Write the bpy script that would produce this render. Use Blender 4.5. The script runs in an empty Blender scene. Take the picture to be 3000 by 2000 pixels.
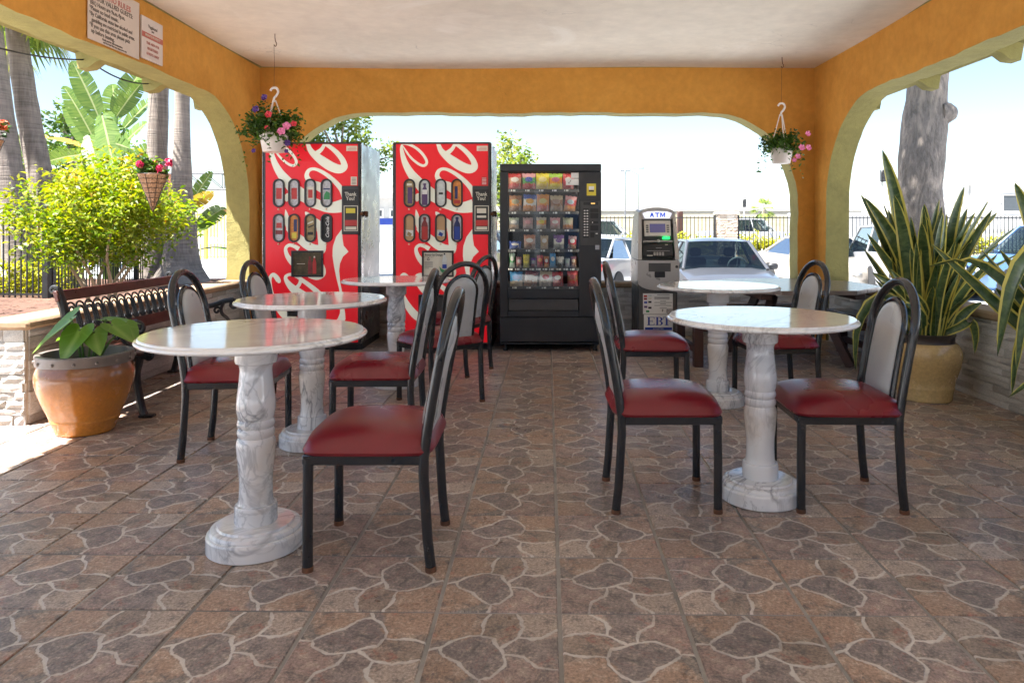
import bpy, bmesh, math, random
import numpy as np
from math import sin, cos, pi, radians, sqrt
from mathutils import Vector, Matrix, Euler

D = bpy.data
SC = bpy.context.scene
COL = SC.collection
random.seed(7)
RNG = np.random.default_rng(11)

# ------------------------------------------------------------------ camera, sky, sun, exposure
cam_data = D.cameras.new('camera')
cam = D.objects.new('camera', cam_data)
COL.objects.link(cam)
cam.location = (0.0, 0.0, 1.07)
cam.rotation_euler = (radians(90), 0, 0)
cam_data.sensor_width = 36.0
cam_data.lens = 25.5
cam_data.shift_x = -0.0247
cam_data.shift_y = -0.111
cam_data.clip_start = 0.05
cam_data.clip_end = 3000
SC.camera = cam

SUN_DIR = Vector((-1.0, -0.55, 2.15)).normalized()      # towards the sun
SUN_EL = math.asin(SUN_DIR.z)
SUN_AZ = math.atan2(SUN_DIR.x, SUN_DIR.y)
world = D.worlds.new('World')
SC.world = world
world.use_nodes = True
wn = world.node_tree
wn.nodes.clear()
sky_tex = wn.nodes.new('ShaderNodeTexSky')
sky_tex.sky_type = 'NISHITA'
sky_tex.sun_disc = False
sky_tex.sun_elevation = SUN_EL
sky_tex.sun_rotation = SUN_AZ
sky_tex.air_density = 1.0
sky_tex.dust_density = 0.5
sky_tex.ozone_density = 1.0
bg = wn.nodes.new('ShaderNodeBackground')
bg.inputs['Strength'].default_value = 0.055
wout = wn.nodes.new('ShaderNodeOutputWorld')
wn.links.new(sky_tex.outputs[0], bg.inputs[0])
wn.links.new(bg.outputs[0], wout.inputs[0])

sun_data = D.lights.new('sun', 'SUN')
sun_data.energy = 5.0
sun_data.angle = radians(0.53)
sun_data.color = (1.0, 0.98, 0.955)
sun = D.objects.new('sun', sun_data)
COL.objects.link(sun)
sun.location = SUN_DIR * 60
sun.rotation_euler = SUN_DIR.to_track_quat('Z', 'Y').to_euler()

SC.render.engine = 'CYCLES'
SC.view_settings.view_transform = 'Standard'
SC.view_settings.look = 'None'
SC.view_settings.exposure = 2.35
SC.view_settings.gamma = 1.0
SC.cycles.use_denoising = True
SC.cycles.use_adaptive_sampling = True
SC.cycles.adaptive_threshold = 0.02
SC.cycles.max_bounces = 8
SC.cycles.diffuse_bounces = 5
SC.cycles.glossy_bounces = 3
SC.cycles.transmission_bounces = 6
SC.cycles.transparent_max_bounces = 12
SC.cycles.caustics_reflective = False
SC.cycles.caustics_refractive = False
SC.cycles.sample_clamp_indirect = 6.0

# ------------------------------------------------------------------ mesh helpers
class MB:
    """collects shapes; build() links them as one mesh object"""
    def __init__(s):
        s.v = []; s.f = []; s.m = []; s.uv = {}
    def add(s, v, f, m=0):
        o = len(s.v)
        s.v.extend([tuple(p) for p in v])
        for a in f:
            s.f.append(tuple(i + o for i in a)); s.m.append(m)
        return s
    def box(s, x0, x1, y0, y1, z0, z1, m=0, b=0.0, T=None):
        if x0 > x1: x0, x1 = x1, x0
        if y0 > y1: y0, y1 = y1, y0
        if z0 > z1: z0, z1 = z1, z0
        b = min(b, (x1-x0)*.45, (y1-y0)*.45, (z1-z0)*.45)
        if b <= 0:
            v = [(x, y, z) for z in (z0, z1) for y in (y0, y1) for x in (x0, x1)]
            f = [(0,2,3,1),(4,5,7,6),(0,1,5,4),(2,6,7,3),(0,4,6,2),(1,3,7,5)]
        else:
            v = []; idx = {}
            X = (x0, x1); Y = (y0, y1); Z = (z0, z1)
            for i in (0,1):
                for j in (0,1):
                    for k in (0,1):
                        sx = b if i == 0 else -b; sy = b if j == 0 else -b; sz = b if k == 0 else -b
                        idx[i,j,k,0] = len(v); v.append((X[i], Y[j]+sy, Z[k]+sz))
                        idx[i,j,k,1] = len(v); v.append((X[i]+sx, Y[j], Z[k]+sz))
                        idx[i,j,k,2] = len(v); v.append((X[i]+sx, Y[j]+sy, Z[k]))
            f = []
            for i in (0,1):
                q = [idx[i,0,0,0], idx[i,1,0,0], idx[i,1,1,0], idx[i,0,1,0]]; f.append(q if i else q[::-1])
                q = [idx[0,i,0,1], idx[0,i,1,1], idx[1,i,1,1], idx[1,i,0,1]]; f.append(q if i else q[::-1])
                q = [idx[0,0,i,2], idx[1,0,i,2], idx[1,1,i,2], idx[0,1,i,2]]; f.append(q if i else q[::-1])
            for a in (0,1):
                for c in (0,1):
                    q = [idx[0,a,c,1], idx[1,a,c,1], idx[1,a,c,2], idx[0,a,c,2]]; f.append(q if (a==c) is False else q[::-1])
                    q = [idx[a,0,c,0], idx[a,1,c,0], idx[a,1,c,2], idx[a,0,c,2]]; f.append(q if (a==c) else q[::-1])
                    q = [idx[a,c,0,0], idx[a,c,1,0], idx[a,c,1,1], idx[a,c,0,1]]; f.append(q if (a==c) is False else q[::-1])
            for i in (0,1):
                for j in (0,1):
                    for k in (0,1):
                        t = [idx[i,j,k,0], idx[i,j,k,1], idx[i,j,k,2]]
                        f.append(t if (i+j+k) % 2 else t[::-1])
        if T is not None:
            v = [T @ Vector(p) for p in v]
        return s.add(v, f, m)
    def lathe(s, prof, n=32, c=(0,0,0), m=0, T=None, sx=1.0, sy=1.0):
        v = []; f = []
        k = len(prof)
        for i in range(n):
            a = 2*pi*i/n
            for r, z in prof:
                v.append((c[0]+r*cos(a)*sx, c[1]+r*sin(a)*sy, c[2]+z))
        for i in range(n):
            j = (i+1) % n
            for q in range(k-1):
                f.append((i*k+q, j*k+q, j*k+q+1, i*k+q+1))
        if prof[0][0] > 1e-6: f.append(tuple(i*k for i in range(n))[::-1])
        if prof[-1][0] > 1e-6: f.append(tuple(i*k+k-1 for i in range(n)))
        if T is not None:
            v = [T @ Vector(p) for p in v]
        return s.add(v, f, m)
    def tube(s, pts, r, n=8, m=0, closed=False, flat=1.0, up=None):
        pts = [Vector(p) for p in pts]
        k = len(pts)
        rs = r if isinstance(r, (list, tuple)) else [r]*k
        v = []; f = []
        ref = Vector(up) if up else None
        for i, p in enumerate(pts):
            if closed: t = pts[(i+1) % k] - pts[i-1]
            elif i == 0: t = pts[1]-pts[0]
            elif i == k-1: t = pts[-1]-pts[-2]
            else: t = (pts[i+1]-p).normalized() + (p-pts[i-1]).normalized()
            if t.length < 1e-9: t = Vector((0,0,1))
            t.normalize()
            if ref is None:
                ref = Vector((1,0,0)) if abs(t.x) < .9 else Vector((0,1,0))
            a = ref - t*ref.dot(t)
            if a.length < 1e-5:
                a = Vector((0,1,0)) - t*t.y
            a.normalize(); ref = a if up is None else ref
            b = t.cross(a)
            for j in range(n):
                th = 2*pi*j/n
                v.append(p + a*(rs[i]*cos(th)) + b*(rs[i]*flat*sin(th)))
        for i in range(k if closed else k-1):
            i2 = (i+1) % k
            for j in range(n):
                j2 = (j+1) % n
                f.append((i*n+j, i*n+j2, i2*n+j2, i2*n+j))
        if not closed:
            f.append(tuple(range(n))[::-1])
            f.append(tuple((k-1)*n+j for j in range(n)))
        return s.add(v, f, m)
    def prism(s, poly, a, b, axis='y', m=0, mside=None, T=None, caps=True):
        """poly: 2-D points; extruded from a to b along axis. axis y: (x,z); x: (y,z); z: (x,y)"""
        n = len(poly)
        def P(p, t):
            if axis == 'y': return (p[0], t, p[1])
            if axis == 'x': return (t, p[0], p[1])
            return (p[0], p[1], t)
        v = [P(p, a) for p in poly] + [P(p, b) for p in poly]
        if T is not None: v = [T @ Vector(p) for p in v]
        area = sum(poly[i][0]*poly[(i+1)%n][1]-poly[(i+1)%n][0]*poly[i][1] for i in range(n))
        flip = (area < 0) ^ (axis == 'y') ^ (b < a)
        c0 = tuple(range(n))[::-1]; c1 = tuple(range(n, 2*n))
        if flip: c0 = c0[::-1]; c1 = c1[::-1]
        if caps: s.add(v, [c0, c1], m)
        else:
            o = len(s.v); s.v.extend([tuple(p) for p in v])
        o = len(s.v) - 2*n
        for i in range(n):
            j = (i+1) % n
            q = (o+i, o+j, o+n+j, o+n+i)
            s.f.append(q[::-1] if flip else q); s.m.append(m if mside is None else mside)
        return s
    def quad(s, a, b, c, d, m=0):
        return s.add([a, b, c, d], [(0,1,2,3)], m)
    def grid(s, P, nu, nv, m=0, flip=False):
        """P: list of nu*nv points, row-major"""
        f = []
        for i in range(nu-1):
            for j in range(nv-1):
                q = (i*nv+j, (i+1)*nv+j, (i+1)*nv+j+1, i*nv+j+1)
                f.append(q[::-1] if flip else q)
        return s.add(P, f, m)
    def mesh(s, name, mats, smooth=True, angle=38, fix=True):
        me = D.meshes.new(name)
        me.from_pydata(s.v, [], s.f)
        if fix and len(s.f) < 6000:
            bm = bmesh.new(); bm.from_mesh(me)
            bmesh.ops.recalc_face_normals(bm, faces=bm.faces)
            bm.to_mesh(me); bm.free()
        if not isinstance(mats, (list, tuple)): mats = [mats]
        for q in mats: me.materials.append(q)
        if len(mats) > 1: me.polygons.foreach_set('material_index', s.m)
        if smooth:
            me.polygons.foreach_set('use_smooth', [True]*len(s.f))
            me.set_sharp_from_angle(angle=radians(angle))
        me.update()
        return me
    def build(s, name, mats, parent=None, loc=None, rot=None, smooth=True, angle=38, fix=True):
        return link(name, s.mesh(name, mats, smooth, angle, fix), parent, loc, rot)

def link(name, data, parent=None, loc=None, rot=None):
    o = D.objects.new(name, data)
    COL.objects.link(o)
    if parent is not None: o.parent = parent
    if loc is not None: o.location = loc
    if rot is not None: o.rotation_euler = rot
    return o

def tag(o, label=None, cat=None, group=None, kind=None):
    if label: o['label'] = label
    if cat: o['category'] = cat
    if group: o['group'] = group
    if kind: o['kind'] = kind
    return o

def thing(name, label, cat, loc=(0,0,0), rz=0.0, group=None):
    o = D.objects.new(name, None)
    o.empty_display_size = .1
    COL.objects.link(o)
    o.location = loc; o.rotation_euler = (0, 0, rz)
    return tag(o, label, cat, group)

def dup(root, loc, rz, label):
    r = root.copy(); COL.objects.link(r); r.location = loc; r.rotation_euler = (0, 0, rz); r['label'] = label
    for ch in list(root.children):
        c = ch.copy(); COL.objects.link(c); c.parent = r
        for g in ch.children:
            d = g.copy(); COL.objects.link(d); d.parent = c
    return r

def catmull(pts, n=6, closed=False):
    P = [np.array(p, float) for p in pts]
    out = []
    k = len(P)
    rng = range(k if closed else k-1)
    for i in rng:
        p0 = P[i-1] if (i > 0 or closed) else P[0]
        p1 = P[i]; p2 = P[(i+1) % k]
        p3 = P[(i+2) % k] if (i+2 < k or closed) else P[-1]
        for j in range(n):
            t = j/n
            out.append(.5*((2*p1)+(-p0+p2)*t+(2*p0-5*p1+4*p2-p3)*t*t+(-p0+3*p1-3*p2+p3)*t**3))
    if not closed: out.append(P[-1])
    return [tuple(q) for q in out]

def text_mesh(name, body, size, mat, parent, loc, rot=(pi/2,0,0), ext=.0006, align='CENTER', sx=1.0, space=1.0, bold=0.0, shear=0.0):
    cu = D.curves.new(name, 'FONT')
    cu.body = body; cu.size = size; cu.extrude = ext; cu.align_x = align; cu.align_y = 'CENTER'
    cu.space_line = space; cu.resolution_u = 2; cu.offset = bold; cu.shear = shear
    ob = D.objects.new(name, cu)
    me = D.meshes.new_from_object(ob)
    D.objects.remove(ob)
    me.materials.clear(); me.materials.append(mat)
    o = link(name, me, parent, loc, rot)
    o.scale = (sx, 1, 1)
    return o

# ------------------------------------------------------------------ material helpers
class NT:
    def __init__(s, name):
        s.m = D.materials.new(name); s.m.use_nodes = True
        s.t = s.m.node_tree; s.t.nodes.clear()
    def n(s, typ, ins=None, **props):
        nd = s.t.nodes.new('ShaderNode'+typ)
        for k, v in props.items(): setattr(nd, k, v)
        if ins:
            for k, v in ins.items():
                sock = nd.inputs[k]
                if isinstance(v, bpy.types.NodeSocket): s.t.links.new(v, sock)
                else: sock.default_value = v
        return nd
    def math(s, op, a, b=None, c=None, clamp=False):
        nd = s.t.nodes.new('ShaderNodeMath'); nd.operation = op; nd.use_clamp = clamp
        for i, v in enumerate((a, b, c)):
            if v is None: continue
            if isinstance(v, bpy.types.NodeSocket): s.t.links.new(v, nd.inputs[i])
            else: nd.inputs[i].default_value = v
        return nd.outputs[0]
    def mix(s, f, a, b, mode='MIX'):
        nd = s.t.nodes.new('ShaderNodeMix'); nd.data_type = 'RGBA'; nd.blend_type = mode
        for sock, v in ((nd.inputs[0], f), (nd.inputs[6], a), (nd.inputs[7], b)):
            if isinstance(v, bpy.types.NodeSocket): s.t.links.new(v, sock)
            elif sock.type == 'VALUE': sock.default_value = v
            else: sock.default_value = (*v[:3], 1)
        return nd.outputs[2]
    def ramp(s, fac, stops, interp='LINEAR'):
        nd = s.t.nodes.new('ShaderNodeValToRGB')
        nd.color_ramp.interpolation = interp
        e = nd.color_ramp.elements
        while len(e) < len(stops): e.new(.5)
        for q, (p, c) in zip(e, stops):
            q.position = p
            q.color = (*c, 1) if isinstance(c, (tuple, list)) else (c, c, c, 1)
        s.t.links.new(fac, nd.inputs[0])
        return nd.outputs[0]
    def coords(s, kind='Object', rand=False, scale=None):
        tc = s.n('TexCoord'); o = tc.outputs[kind]
        if rand:
            oi = s.n('ObjectInfo')
            ad = s.n('VectorMath', operation='ADD'); s.t.links.new(o, ad.inputs[0])
            mu = s.n('VectorMath', operation='SCALE'); mu.inputs[0].default_value = (17.3, 11.1, 7.7)
            s.t.links.new(oi.outputs['Random'], mu.inputs['Scale']); s.t.links.new(mu.outputs[0], ad.inputs[1])
            o = ad.outputs[0]
        if scale:
            mp = s.n('Mapping', {'Vector': o, 'Scale': scale}); o = mp.outputs[0]
        return o
    def noise(s, co, scale, detail=4, rough=.55, dist=0.0):
        return s.n('TexNoise', {'Vector': co, 'Scale': scale, 'Detail': detail, 'Roughness': rough, 'Distortion': dist}).outputs[0]
    def bump(s, h, strength=.3, dist=.01, normal=None):
        nd = s.n('Bump', {'Height': h, 'Strength': strength, 'Distance': dist})
        if normal is not None: s.t.links.new(normal, nd.inputs['Normal'])
        return nd.outputs[0]
    def out(s, **ins):
        p = s.n('BsdfPrincipled')
        for k, v in ins.items():
            k = k.replace('_', ' ')
            sock = p.inputs[k]
            if isinstance(v, bpy.types.NodeSocket): s.t.links.new(v, sock)
            elif sock.type == 'RGBA': sock.default_value = (*v[:3], 1)
            else: sock.default_value = v
        o = s.n('OutputMaterial'); s.t.links.new(p.outputs[0], o.inputs[0])
        s.p = p
        return s.m
    def surf(s, shader):
        o = s.n('OutputMaterial'); s.t.links.new(shader, o.inputs[0]); return s.m

def srgb(r, g, b):
    def f(c):
        c /= 255
        return c/12.92 if c <= .04045 else ((c+.055)/1.055)**2.4
    return (f(r), f(g), f(b))

def simple(name, col, rough=.5, metal=0.0, var=.12, vs=6.0, bump=0.0, bs=60.0, coat=0.0, emis=0.0, rvar=.12, spec=.5):
    """plain material with a little colour, gloss and relief variation"""
    t = NT(name)
    co = t.coords('Object', rand=True)
    nz = t.noise(co, vs, 5, .6)
    f = t.n('MapRange', {'Value': nz, 1: .3, 2: .7, 3: 1-var, 4: 1+var*.6}).outputs[0]
    c = t.mix(1.0, col, (0,0,0), 'MULTIPLY')
    nd = c.node
    vm = t.n('VectorMath', {0: col}, operation='SCALE')
    t.t.links.new(f, vm.inputs['Scale'])
    t.t.nodes.remove(nd)
    r = t.n('MapRange', {'Value': t.noise(co, vs*2.7, 4, .6), 1: .3, 2: .7, 3: max(.02, rough-rvar), 4: min(1, rough+rvar)}).outputs[0]
    ins = dict(Base_Color=vm.outputs[0], Roughness=r, Metallic=metal)
    if bump: ins['Normal'] = t.bump(t.noise(co, bs, 4, .6), bump, .004)
    if coat: ins['Coat_Weight'] = coat; ins['Coat_Roughness'] = .06
    if emis: ins['Emission_Color'] = col; ins['Emission_Strength'] = emis
    ins['Specular_IOR_Level'] = spec
    return t.out(**ins)
# ------------------------------------------------------------------ materials of the place
def stucco(name, col, col2, scale=3.0, bump=.5, stain=(0,0,0), stain_amt=0.0, lo=.88, hi=1.08):
    t = NT(name); co = t.coords('Object')
    n1 = t.noise(co, scale, 6, .62, .6); n2 = t.noise(co, scale*7, 5, .6); n3 = t.noise(co, 95, 4, .65)
    f = t.n('MapRange', {'Value': n1, 1: .32, 2: .68, 3: 0.0, 4: 1.0}).outputs[0]
    c = t.mix(f, col, col2)
    g = t.n('MapRange', {'Value': n2, 1: .25, 2: .75, 3: lo, 4: hi}).outputs[0]
    vm = t.n('VectorMath', {0: c}, operation='SCALE'); t.t.links.new(g, vm.inputs['Scale'])
    cc = vm.outputs[0]
    vo = t.n('TexVoronoi', {'Vector': t.mix(.12, co, t.n('TexNoise', {'Vector': co, 'Scale': 9.0}).outputs[1]), 'Scale': scale*2.1}, feature='DISTANCE_TO_EDGE').outputs[0]
    ck = t.n('MapRange', {'Value': vo, 1: 0.0, 2: .012, 3: 1.0, 4: 0.0}).outputs[0]
    mk = t.n('MapRange', {'Value': t.noise(co, 1.7, 3), 1: .55, 2: .68, 3: 0.0, 4: .5}).outputs[0]
    ck = t.math('MULTIPLY', ck, mk)
    cc = t.mix(ck, cc, tuple(q*.45 for q in col))
    if stain_amt:
        sm = t.n('MapRange', {'Value': t.noise(co, 1.1, 6, .7, 1.0), 1: .56, 2: .7, 3: 0.0, 4: stain_amt}).outputs[0]
        cc = t.mix(sm, cc, stain)
    h = t.math('ADD', t.math('MULTIPLY', n2, .6), t.math('MULTIPLY', n3, .35))
    h = t.math('SUBTRACT', h, t.math('MULTIPLY', ck, .5))
    return t.out(Base_Color=cc, Roughness=.88, Normal=t.bump(h, bump, .012), Specular_IOR_Level=.25)

M = {}
M['ochre'] = stucco('ochre_stucco', (.66, .315, .060), (.57, .255, .042), 2.2, .55)
M['olive'] = stucco('olive_stucco', (.37, .32, .115), (.29, .255, .095), 3.0, .8)
M['ceiling'] = stucco('ceiling_plaster', (.88, .80, .68), (.80, .72, .605), 1.2, .40, (.92, .86, .76), .8, .915, 1.05)
M['cap'] = stucco('wall_cap', (.40, .275, .17), (.31, .21, .13), 5, .5)
M['concrete'] = stucco('concrete', (.40, .385, .36), (.34, .325, .30), 1.5, .3)
M['white_wall'] = stucco('white_wall', (.56, .55, .53), (.50, .49, .47), .5, .1)
M['mortar'] = simple('wall_core', (.46, .41, .34), .9, bump=.4)

def stone_mat(name, cols):
    t = NT(name); co = t.coords('Object', rand=True)
    oi = t.n('ObjectInfo')
    c = t.ramp(oi.outputs['Random'], [(i/(len(cols)-1), q) for i, q in enumerate(cols)])
    n = t.noise(co, 14, 6, .65); n2 = t.noise(co, 55, 4, .6)
    f = t.n('MapRange', {'Value': n, 1: .3, 2: .7, 3: .66, 4: 1.18}).outputs[0]
    vm = t.n('VectorMath', {0: c}, operation='SCALE'); t.t.links.new(f, vm.inputs['Scale'])
    h = t.math('ADD', n, t.math('MULTIPLY', n2, .4))
    return t.out(Base_Color=vm.outputs[0], Roughness=.85, Normal=t.bump(h, .8, .012), Specular_IOR_Level=.3)
M['stone'] = stone_mat('ledger_stone', [(.76,.73,.68), (.60,.57,.52), (.80,.78,.74), (.48,.45,.40), (.72,.69,.64), (.82,.80,.76)])
M['pstone'] = stone_mat('pillar_stone', [(.50,.36,.26), (.62,.53,.43), (.38,.28,.22), (.58,.46,.36), (.66,.60,.52)])

# printed flagstone floor tile: every tile carries the same print
def tile_mat():
    t = NT('flagstone_tile')
    uv = t.n('UVMap').outputs[0]
    wc = t.n('NewGeometry').outputs['Position']
    d1 = t.n('TexNoise', {'Vector': uv, 'Scale': 4.2, 'Detail': 2.0}).outputs[1]
    d2 = t.n('TexNoise', {'Vector': uv, 'Scale': 21.0, 'Detail': 2.0}).outputs[1]
    def disp(base, nz, amt):
        sb = t.n('VectorMath', {0: nz, 1: (.5, .5, .5)}, operation='SUBTRACT').outputs[0]
        sc_ = t.n('VectorMath', {0: sb, 'Scale': amt}, operation='SCALE').outputs[0]
        return t.n('VectorMath', {0: base, 1: sc_}, operation='ADD').outputs[0]
    p = disp(disp(uv, d1, .07), d2, .030)
    p = t.n('VectorMath', {0: p, 1: (1, 1, 0)}, operation='MULTIPLY').outputs[0]
    def dist(s_):
        return t.n('VectorMath', {0: p, 1: (*s_, 0)}, operation='DISTANCE').outputs['Value']
    def seg(a, b):
        dx, dy = b[0]-a[0], b[1]-a[1]; l2 = dx*dx+dy*dy
        q = t.n('VectorMath', {0: p, 1: (a[0], a[1], 0)}, operation='SUBTRACT').outputs[0]
        h = t.n('VectorMath', {0: q, 1: (dx/l2, dy/l2, 0)}, operation='DOT_PRODUCT').outputs['Value']
        h = t.math('ADD', h, 0.0, clamp=True)
        c = t.n('VectorMath', {0: h, 1: (dx, dy, 0), 2: (a[0], a[1], 0)}, operation='MULTIPLY_ADD').outputs[0]
        return t.n('VectorMath', {0: p, 1: c}, operation='DISTANCE').outputs['Value']
    stone = [(.33,.39),(.37,.488),(.54,.57),(.714,.586),(.853,.504),(.883,.424),(.82,.343),(.685,.252),(.61,.16),(.497,.10),(.405,.175),(.338,.294)]
    veins = [stone+[stone[0]], [(-.02,.456),(.10,.41),(.33,.39)], [(.497,.10),(.53,-.02)], [(.883,.43),(1.02,.424)],
             [(.207,1.02),(.364,.869),(.387,.762),(.36,.69),(.493,.553)], [(.36,.69),(.21,.728),(.055,.673),(-.02,.64)], [(.571,.58),(.60,.728),(.729,.833),(.78,1.02)]]
    ed = None
    for pl in veins:
        for a, b in zip(pl, pl[1:]):
            q = seg(a, b); ed = q if ed is None else t.math('MINIMUM', ed, q)
    cells = [
        ([(.44,.38),(.56,.45),(.70,.48),(.78,.43),(.50,.24),(.60,.33)], (.150,.128,.120)),
        ([(.14,.16),(.26,.24),(.20,.05)], (.36,.222,.135)),
        ([(.74,.10),(.86,.22)], (.345,.210,.125)),
        ([(.99,.31)], (.125,.125,.108)),
        ([(.12,.54),(.26,.56)], (.225,.165,.112)),
        ([(.12,.87),(.24,.84)], (.42,.335,.26)),
        ([(.50,.72),(.55,.90)], (.215,.172,.150)),
        ([(.80,.72),(.93,.56),(.92,.85)], (.29,.195,.160)),
    ]
    ds = []; f1 = None
    for pts, c in cells:
        d = dist(pts[0])
        for q in pts[1:]: d = t.math('MINIMUM', d, dist(q))
        ds.append((d, c)); f1 = d if f1 is None else t.math('MINIMUM', f1, d)
    col = None
    for d, c in ds:
        if col is None: col = t.mix(0.0, c, c); continue
        isn = t.n('MapRange', {'Value': t.math('SUBTRACT', d, f1), 1: 0.0, 2: .05, 3: 1.0, 4: 0.0}).outputs[0]
        col = t.mix(isn, col, c)
    col = t.mix(.40, col, (.285,.225,.195))
    # printed mottling of the stones (the same on every tile) and wear that differs over the floor
    m1 = t.noise(uv, 9, 6, .7, .8); m2 = t.noise(uv, 38, 4, .75)
    col = t.mix(t.n('MapRange', {'Value': m1, 1: .50, 2: .66, 3: 0.0, 4: .75}).outputs[0], col, (.45,.355,.275))
    col = t.mix(t.n('MapRange', {'Value': t.noise(uv, 6.3, 5, .7, .5), 1: .52, 2: .66, 3: 0.0, 4: .8}).outputs[0], col, (.085,.080,.076))
    col = t.mix(t.n('MapRange', {'Value': t.noise(uv, 5.1, 4, .7, .9), 1: .58, 2: .68, 3: 0.0, 4: .6}).outputs[0], col, (.30,.10,.07))
    g = t.n('MapRange', {'Value': m2, 1: .28, 2: .72, 3: .40, 4: 1.80}).outputs[0]
    vm = t.n('VectorMath', {0: col}, operation='SCALE'); t.t.links.new(g, vm.inputs['Scale']); col = vm.outputs[0]
    wnz = t.n('MapRange', {'Value': t.noise(uv, 8.0, 3), 1: .3, 2: .7, 3: .006, 4: .017}).outputs[0]
    line = t.n('MapRange', {'Value': t.math('DIVIDE', ed, wnz), 1: .75, 2: 1.5, 3: 1.0, 4: 0.0}).outputs[0]
    lc = t.mix(t.noise(uv, 30, 3), (.48,.425,.365), (.68,.62,.55))
    worn = t.n('MapRange', {'Value': t.noise(uv, 3.4, 3), 1: .34, 2: .52, 3: .55, 4: 1.0}).outputs[0]
    col = t.mix(t.math('MULTIPLY', line, worn), col, lc)
    dirt = t.n('MapRange', {'Value': t.noise(wc, 1.3, 5, .65), 1: .3, 2: .7, 3: .80, 4: 1.22}).outputs[0]
    oi = t.n('ObjectInfo'); dirt = t.math('MULTIPLY', dirt, t.n('MapRange', {'Value': oi.outputs['Random'], 3: .90, 4: 1.10}).outputs[0])
    grime = t.n('MapRange', {'Value': t.noise(wc, 4.3, 6, .75, .6), 1: .56, 2: .75, 3: 0.0, 4: .35}).outputs[0]
    col = t.mix(grime, col, (.115,.098,.086))
    vm2 = t.n('VectorMath', {0: col}, operation='SCALE'); t.t.links.new(dirt, vm2.inputs['Scale'])
    rough = t.n('MapRange', {'Value': t.noise(wc, 2.2, 5, .7), 1: .3, 2: .7, 3: .24, 4: .46}).outputs[0]
    h = t.math('SUBTRACT', t.math('MULTIPLY', m2, .35), t.math('MULTIPLY', line, .55))
    h = t.math('ADD', h, t.math('MULTIPLY', t.noise(uv, 12, 3), .5))
    return t.out(Base_Color=vm2.outputs[0], Roughness=rough, Normal=t.bump(h, .35, .006), Specular_IOR_Level=.45)
M['tile'] = tile_mat()
M['grout'] = simple('grout', (.33, .31, .285), .9, var=.35, vs=5, bump=.5, bs=120)

def ground_mat(name, c1, c2, s1, s2, bump):
    t = NT(name); co = t.coords('Object')
    n1 = t.noise(co, s1, 6, .6); n2 = t.noise(co, s2, 4, .7)
    c = t.mix(t.n('MapRange', {'Value': n1, 1: .35, 2: .65}).outputs[0], c1, c2)
    g = t.n('MapRange', {'Value': n2, 1: .25, 2: .75, 3: .6, 4: 1.3}).outputs[0]
    vm = t.n('VectorMath', {0: c}, operation='SCALE'); t.t.links.new(g, vm.inputs['Scale'])
    return t.out(Base_Color=vm.outputs[0], Roughness=.9, Normal=t.bump(n2, bump, .02))
M['asphalt'] = ground_mat('light_paving', (.49,.495,.50), (.57,.575,.58), .25, 60, .3)
M['earth'] = ground_mat('dry_earth', (.24,.19,.125), (.17,.165,.08), .15, 8, .5)
M['mulch'] = ground_mat('mulch', (.105,.048,.030), (.17,.09,.055), 1.2, 26, .9)
M['black_iron'] = simple('black_iron', (.018, .019, .020), .42, .0, .3, 12, .15, 90)
M['wood_dark'] = simple('dark_wood', (.07, .028, .020), .5, 0, .3, 10, .2, 40)
M['rust'] = simple('rusty_metal', (.16, .07, .035), .75, .2, .4, 14, .4, 60)
M['yellow_paint'] = simple('yellow_paint', (.62, .52, .10), .6)
M['white_paint'] = simple('white_paint', (.78, .77, .74), .5)

# ------------------------------------------------------------------ ground
def smooth(a, b, x):
    t = min(1, max(0, (x-a)/(b-a))); return t*t*(3-2*t)
def zg(x, y):
    z = -.22 + (-.38)*smooth(-4.0, 1.0, x)
    z += (.22)*smooth(24, 40, y)*smooth(-6, 2, x)
    if y > 60: z += 0
    return z
def axis(lo, hi, fine0, fine1, step):
    a = list(np.arange(fine0, fine1+.01, step))
    d = step; x = fine0
    while x > lo: d *= 1.5; x -= d; a.insert(0, max(x, lo))
    d = step; x = fine1
    while x < hi: d *= 1.5; x += d; a.append(min(x, hi))
    return a
gx = axis(-900, 900, -14, 22, 1.0); gy = axis(-400, 1500, -6, 44, 1.0)
m = MB()
P = []
for x in gx:
    for y in gy:
        z = zg(x, y)
        if -3.4 < x < 3.4 and -3.4 < y < 7.9: z -= .35       # under the patio slab
        P.append((x, y, z))
m.grid(P, len(gx), len(gy))
tag(m.build('parking_lot', M['asphalt'], angle=60), kind='structure')
# mulch bed left of the patio
m = MB(); P = []
xs = np.linspace(-17, -2.99, 30); ys = np.linspace(4.3, 18.2, 30)
for x in xs:
    for y in ys:
        e = min(1, (x+17)/1.0, (y-4.3)/.6+.2, (18.2-y)/1.2)
        P.append((x, y, zg(x, y)+.012+.05*max(0, e)+.03*sin(x*2.3+y)*sin(y*1.7)*max(0, e)))
m.grid(P, 30, 30)
tag(m.build('mulch_bed', M['mulch']), kind='structure')
# loose mulch chips on the bed
rc = RNG
n = 3000
m = MB()
for i in range(n):
    x = rc.uniform(-12, -3.3); y = rc.uniform(5.0, 17.0); z = zg(x, y)+.07+.03*sin(x*2.3+y)*sin(y*1.7)
    a = rc.uniform(0, pi); l = rc.uniform(.02, .06); w = l*.4; h = rc.uniform(.004, .02)
    dx, dy = cos(a)*l, sin(a)*l; ex, ey = -sin(a)*w, cos(a)*w
    m.add([(x-dx-ex, y-dy-ey, z), (x+dx-ex, y+dy-ey, z+h), (x+dx+ex, y+dy+ey, z+h), (x-dx+ex, y-dy+ey, z)], [(0,1,2,3)])
tag(m.build('mulch_chips', M['mulch'], smooth=False, fix=False), 'loose reddish bark chips scattered over the planting bed', 'mulch', kind='stuff')
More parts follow.
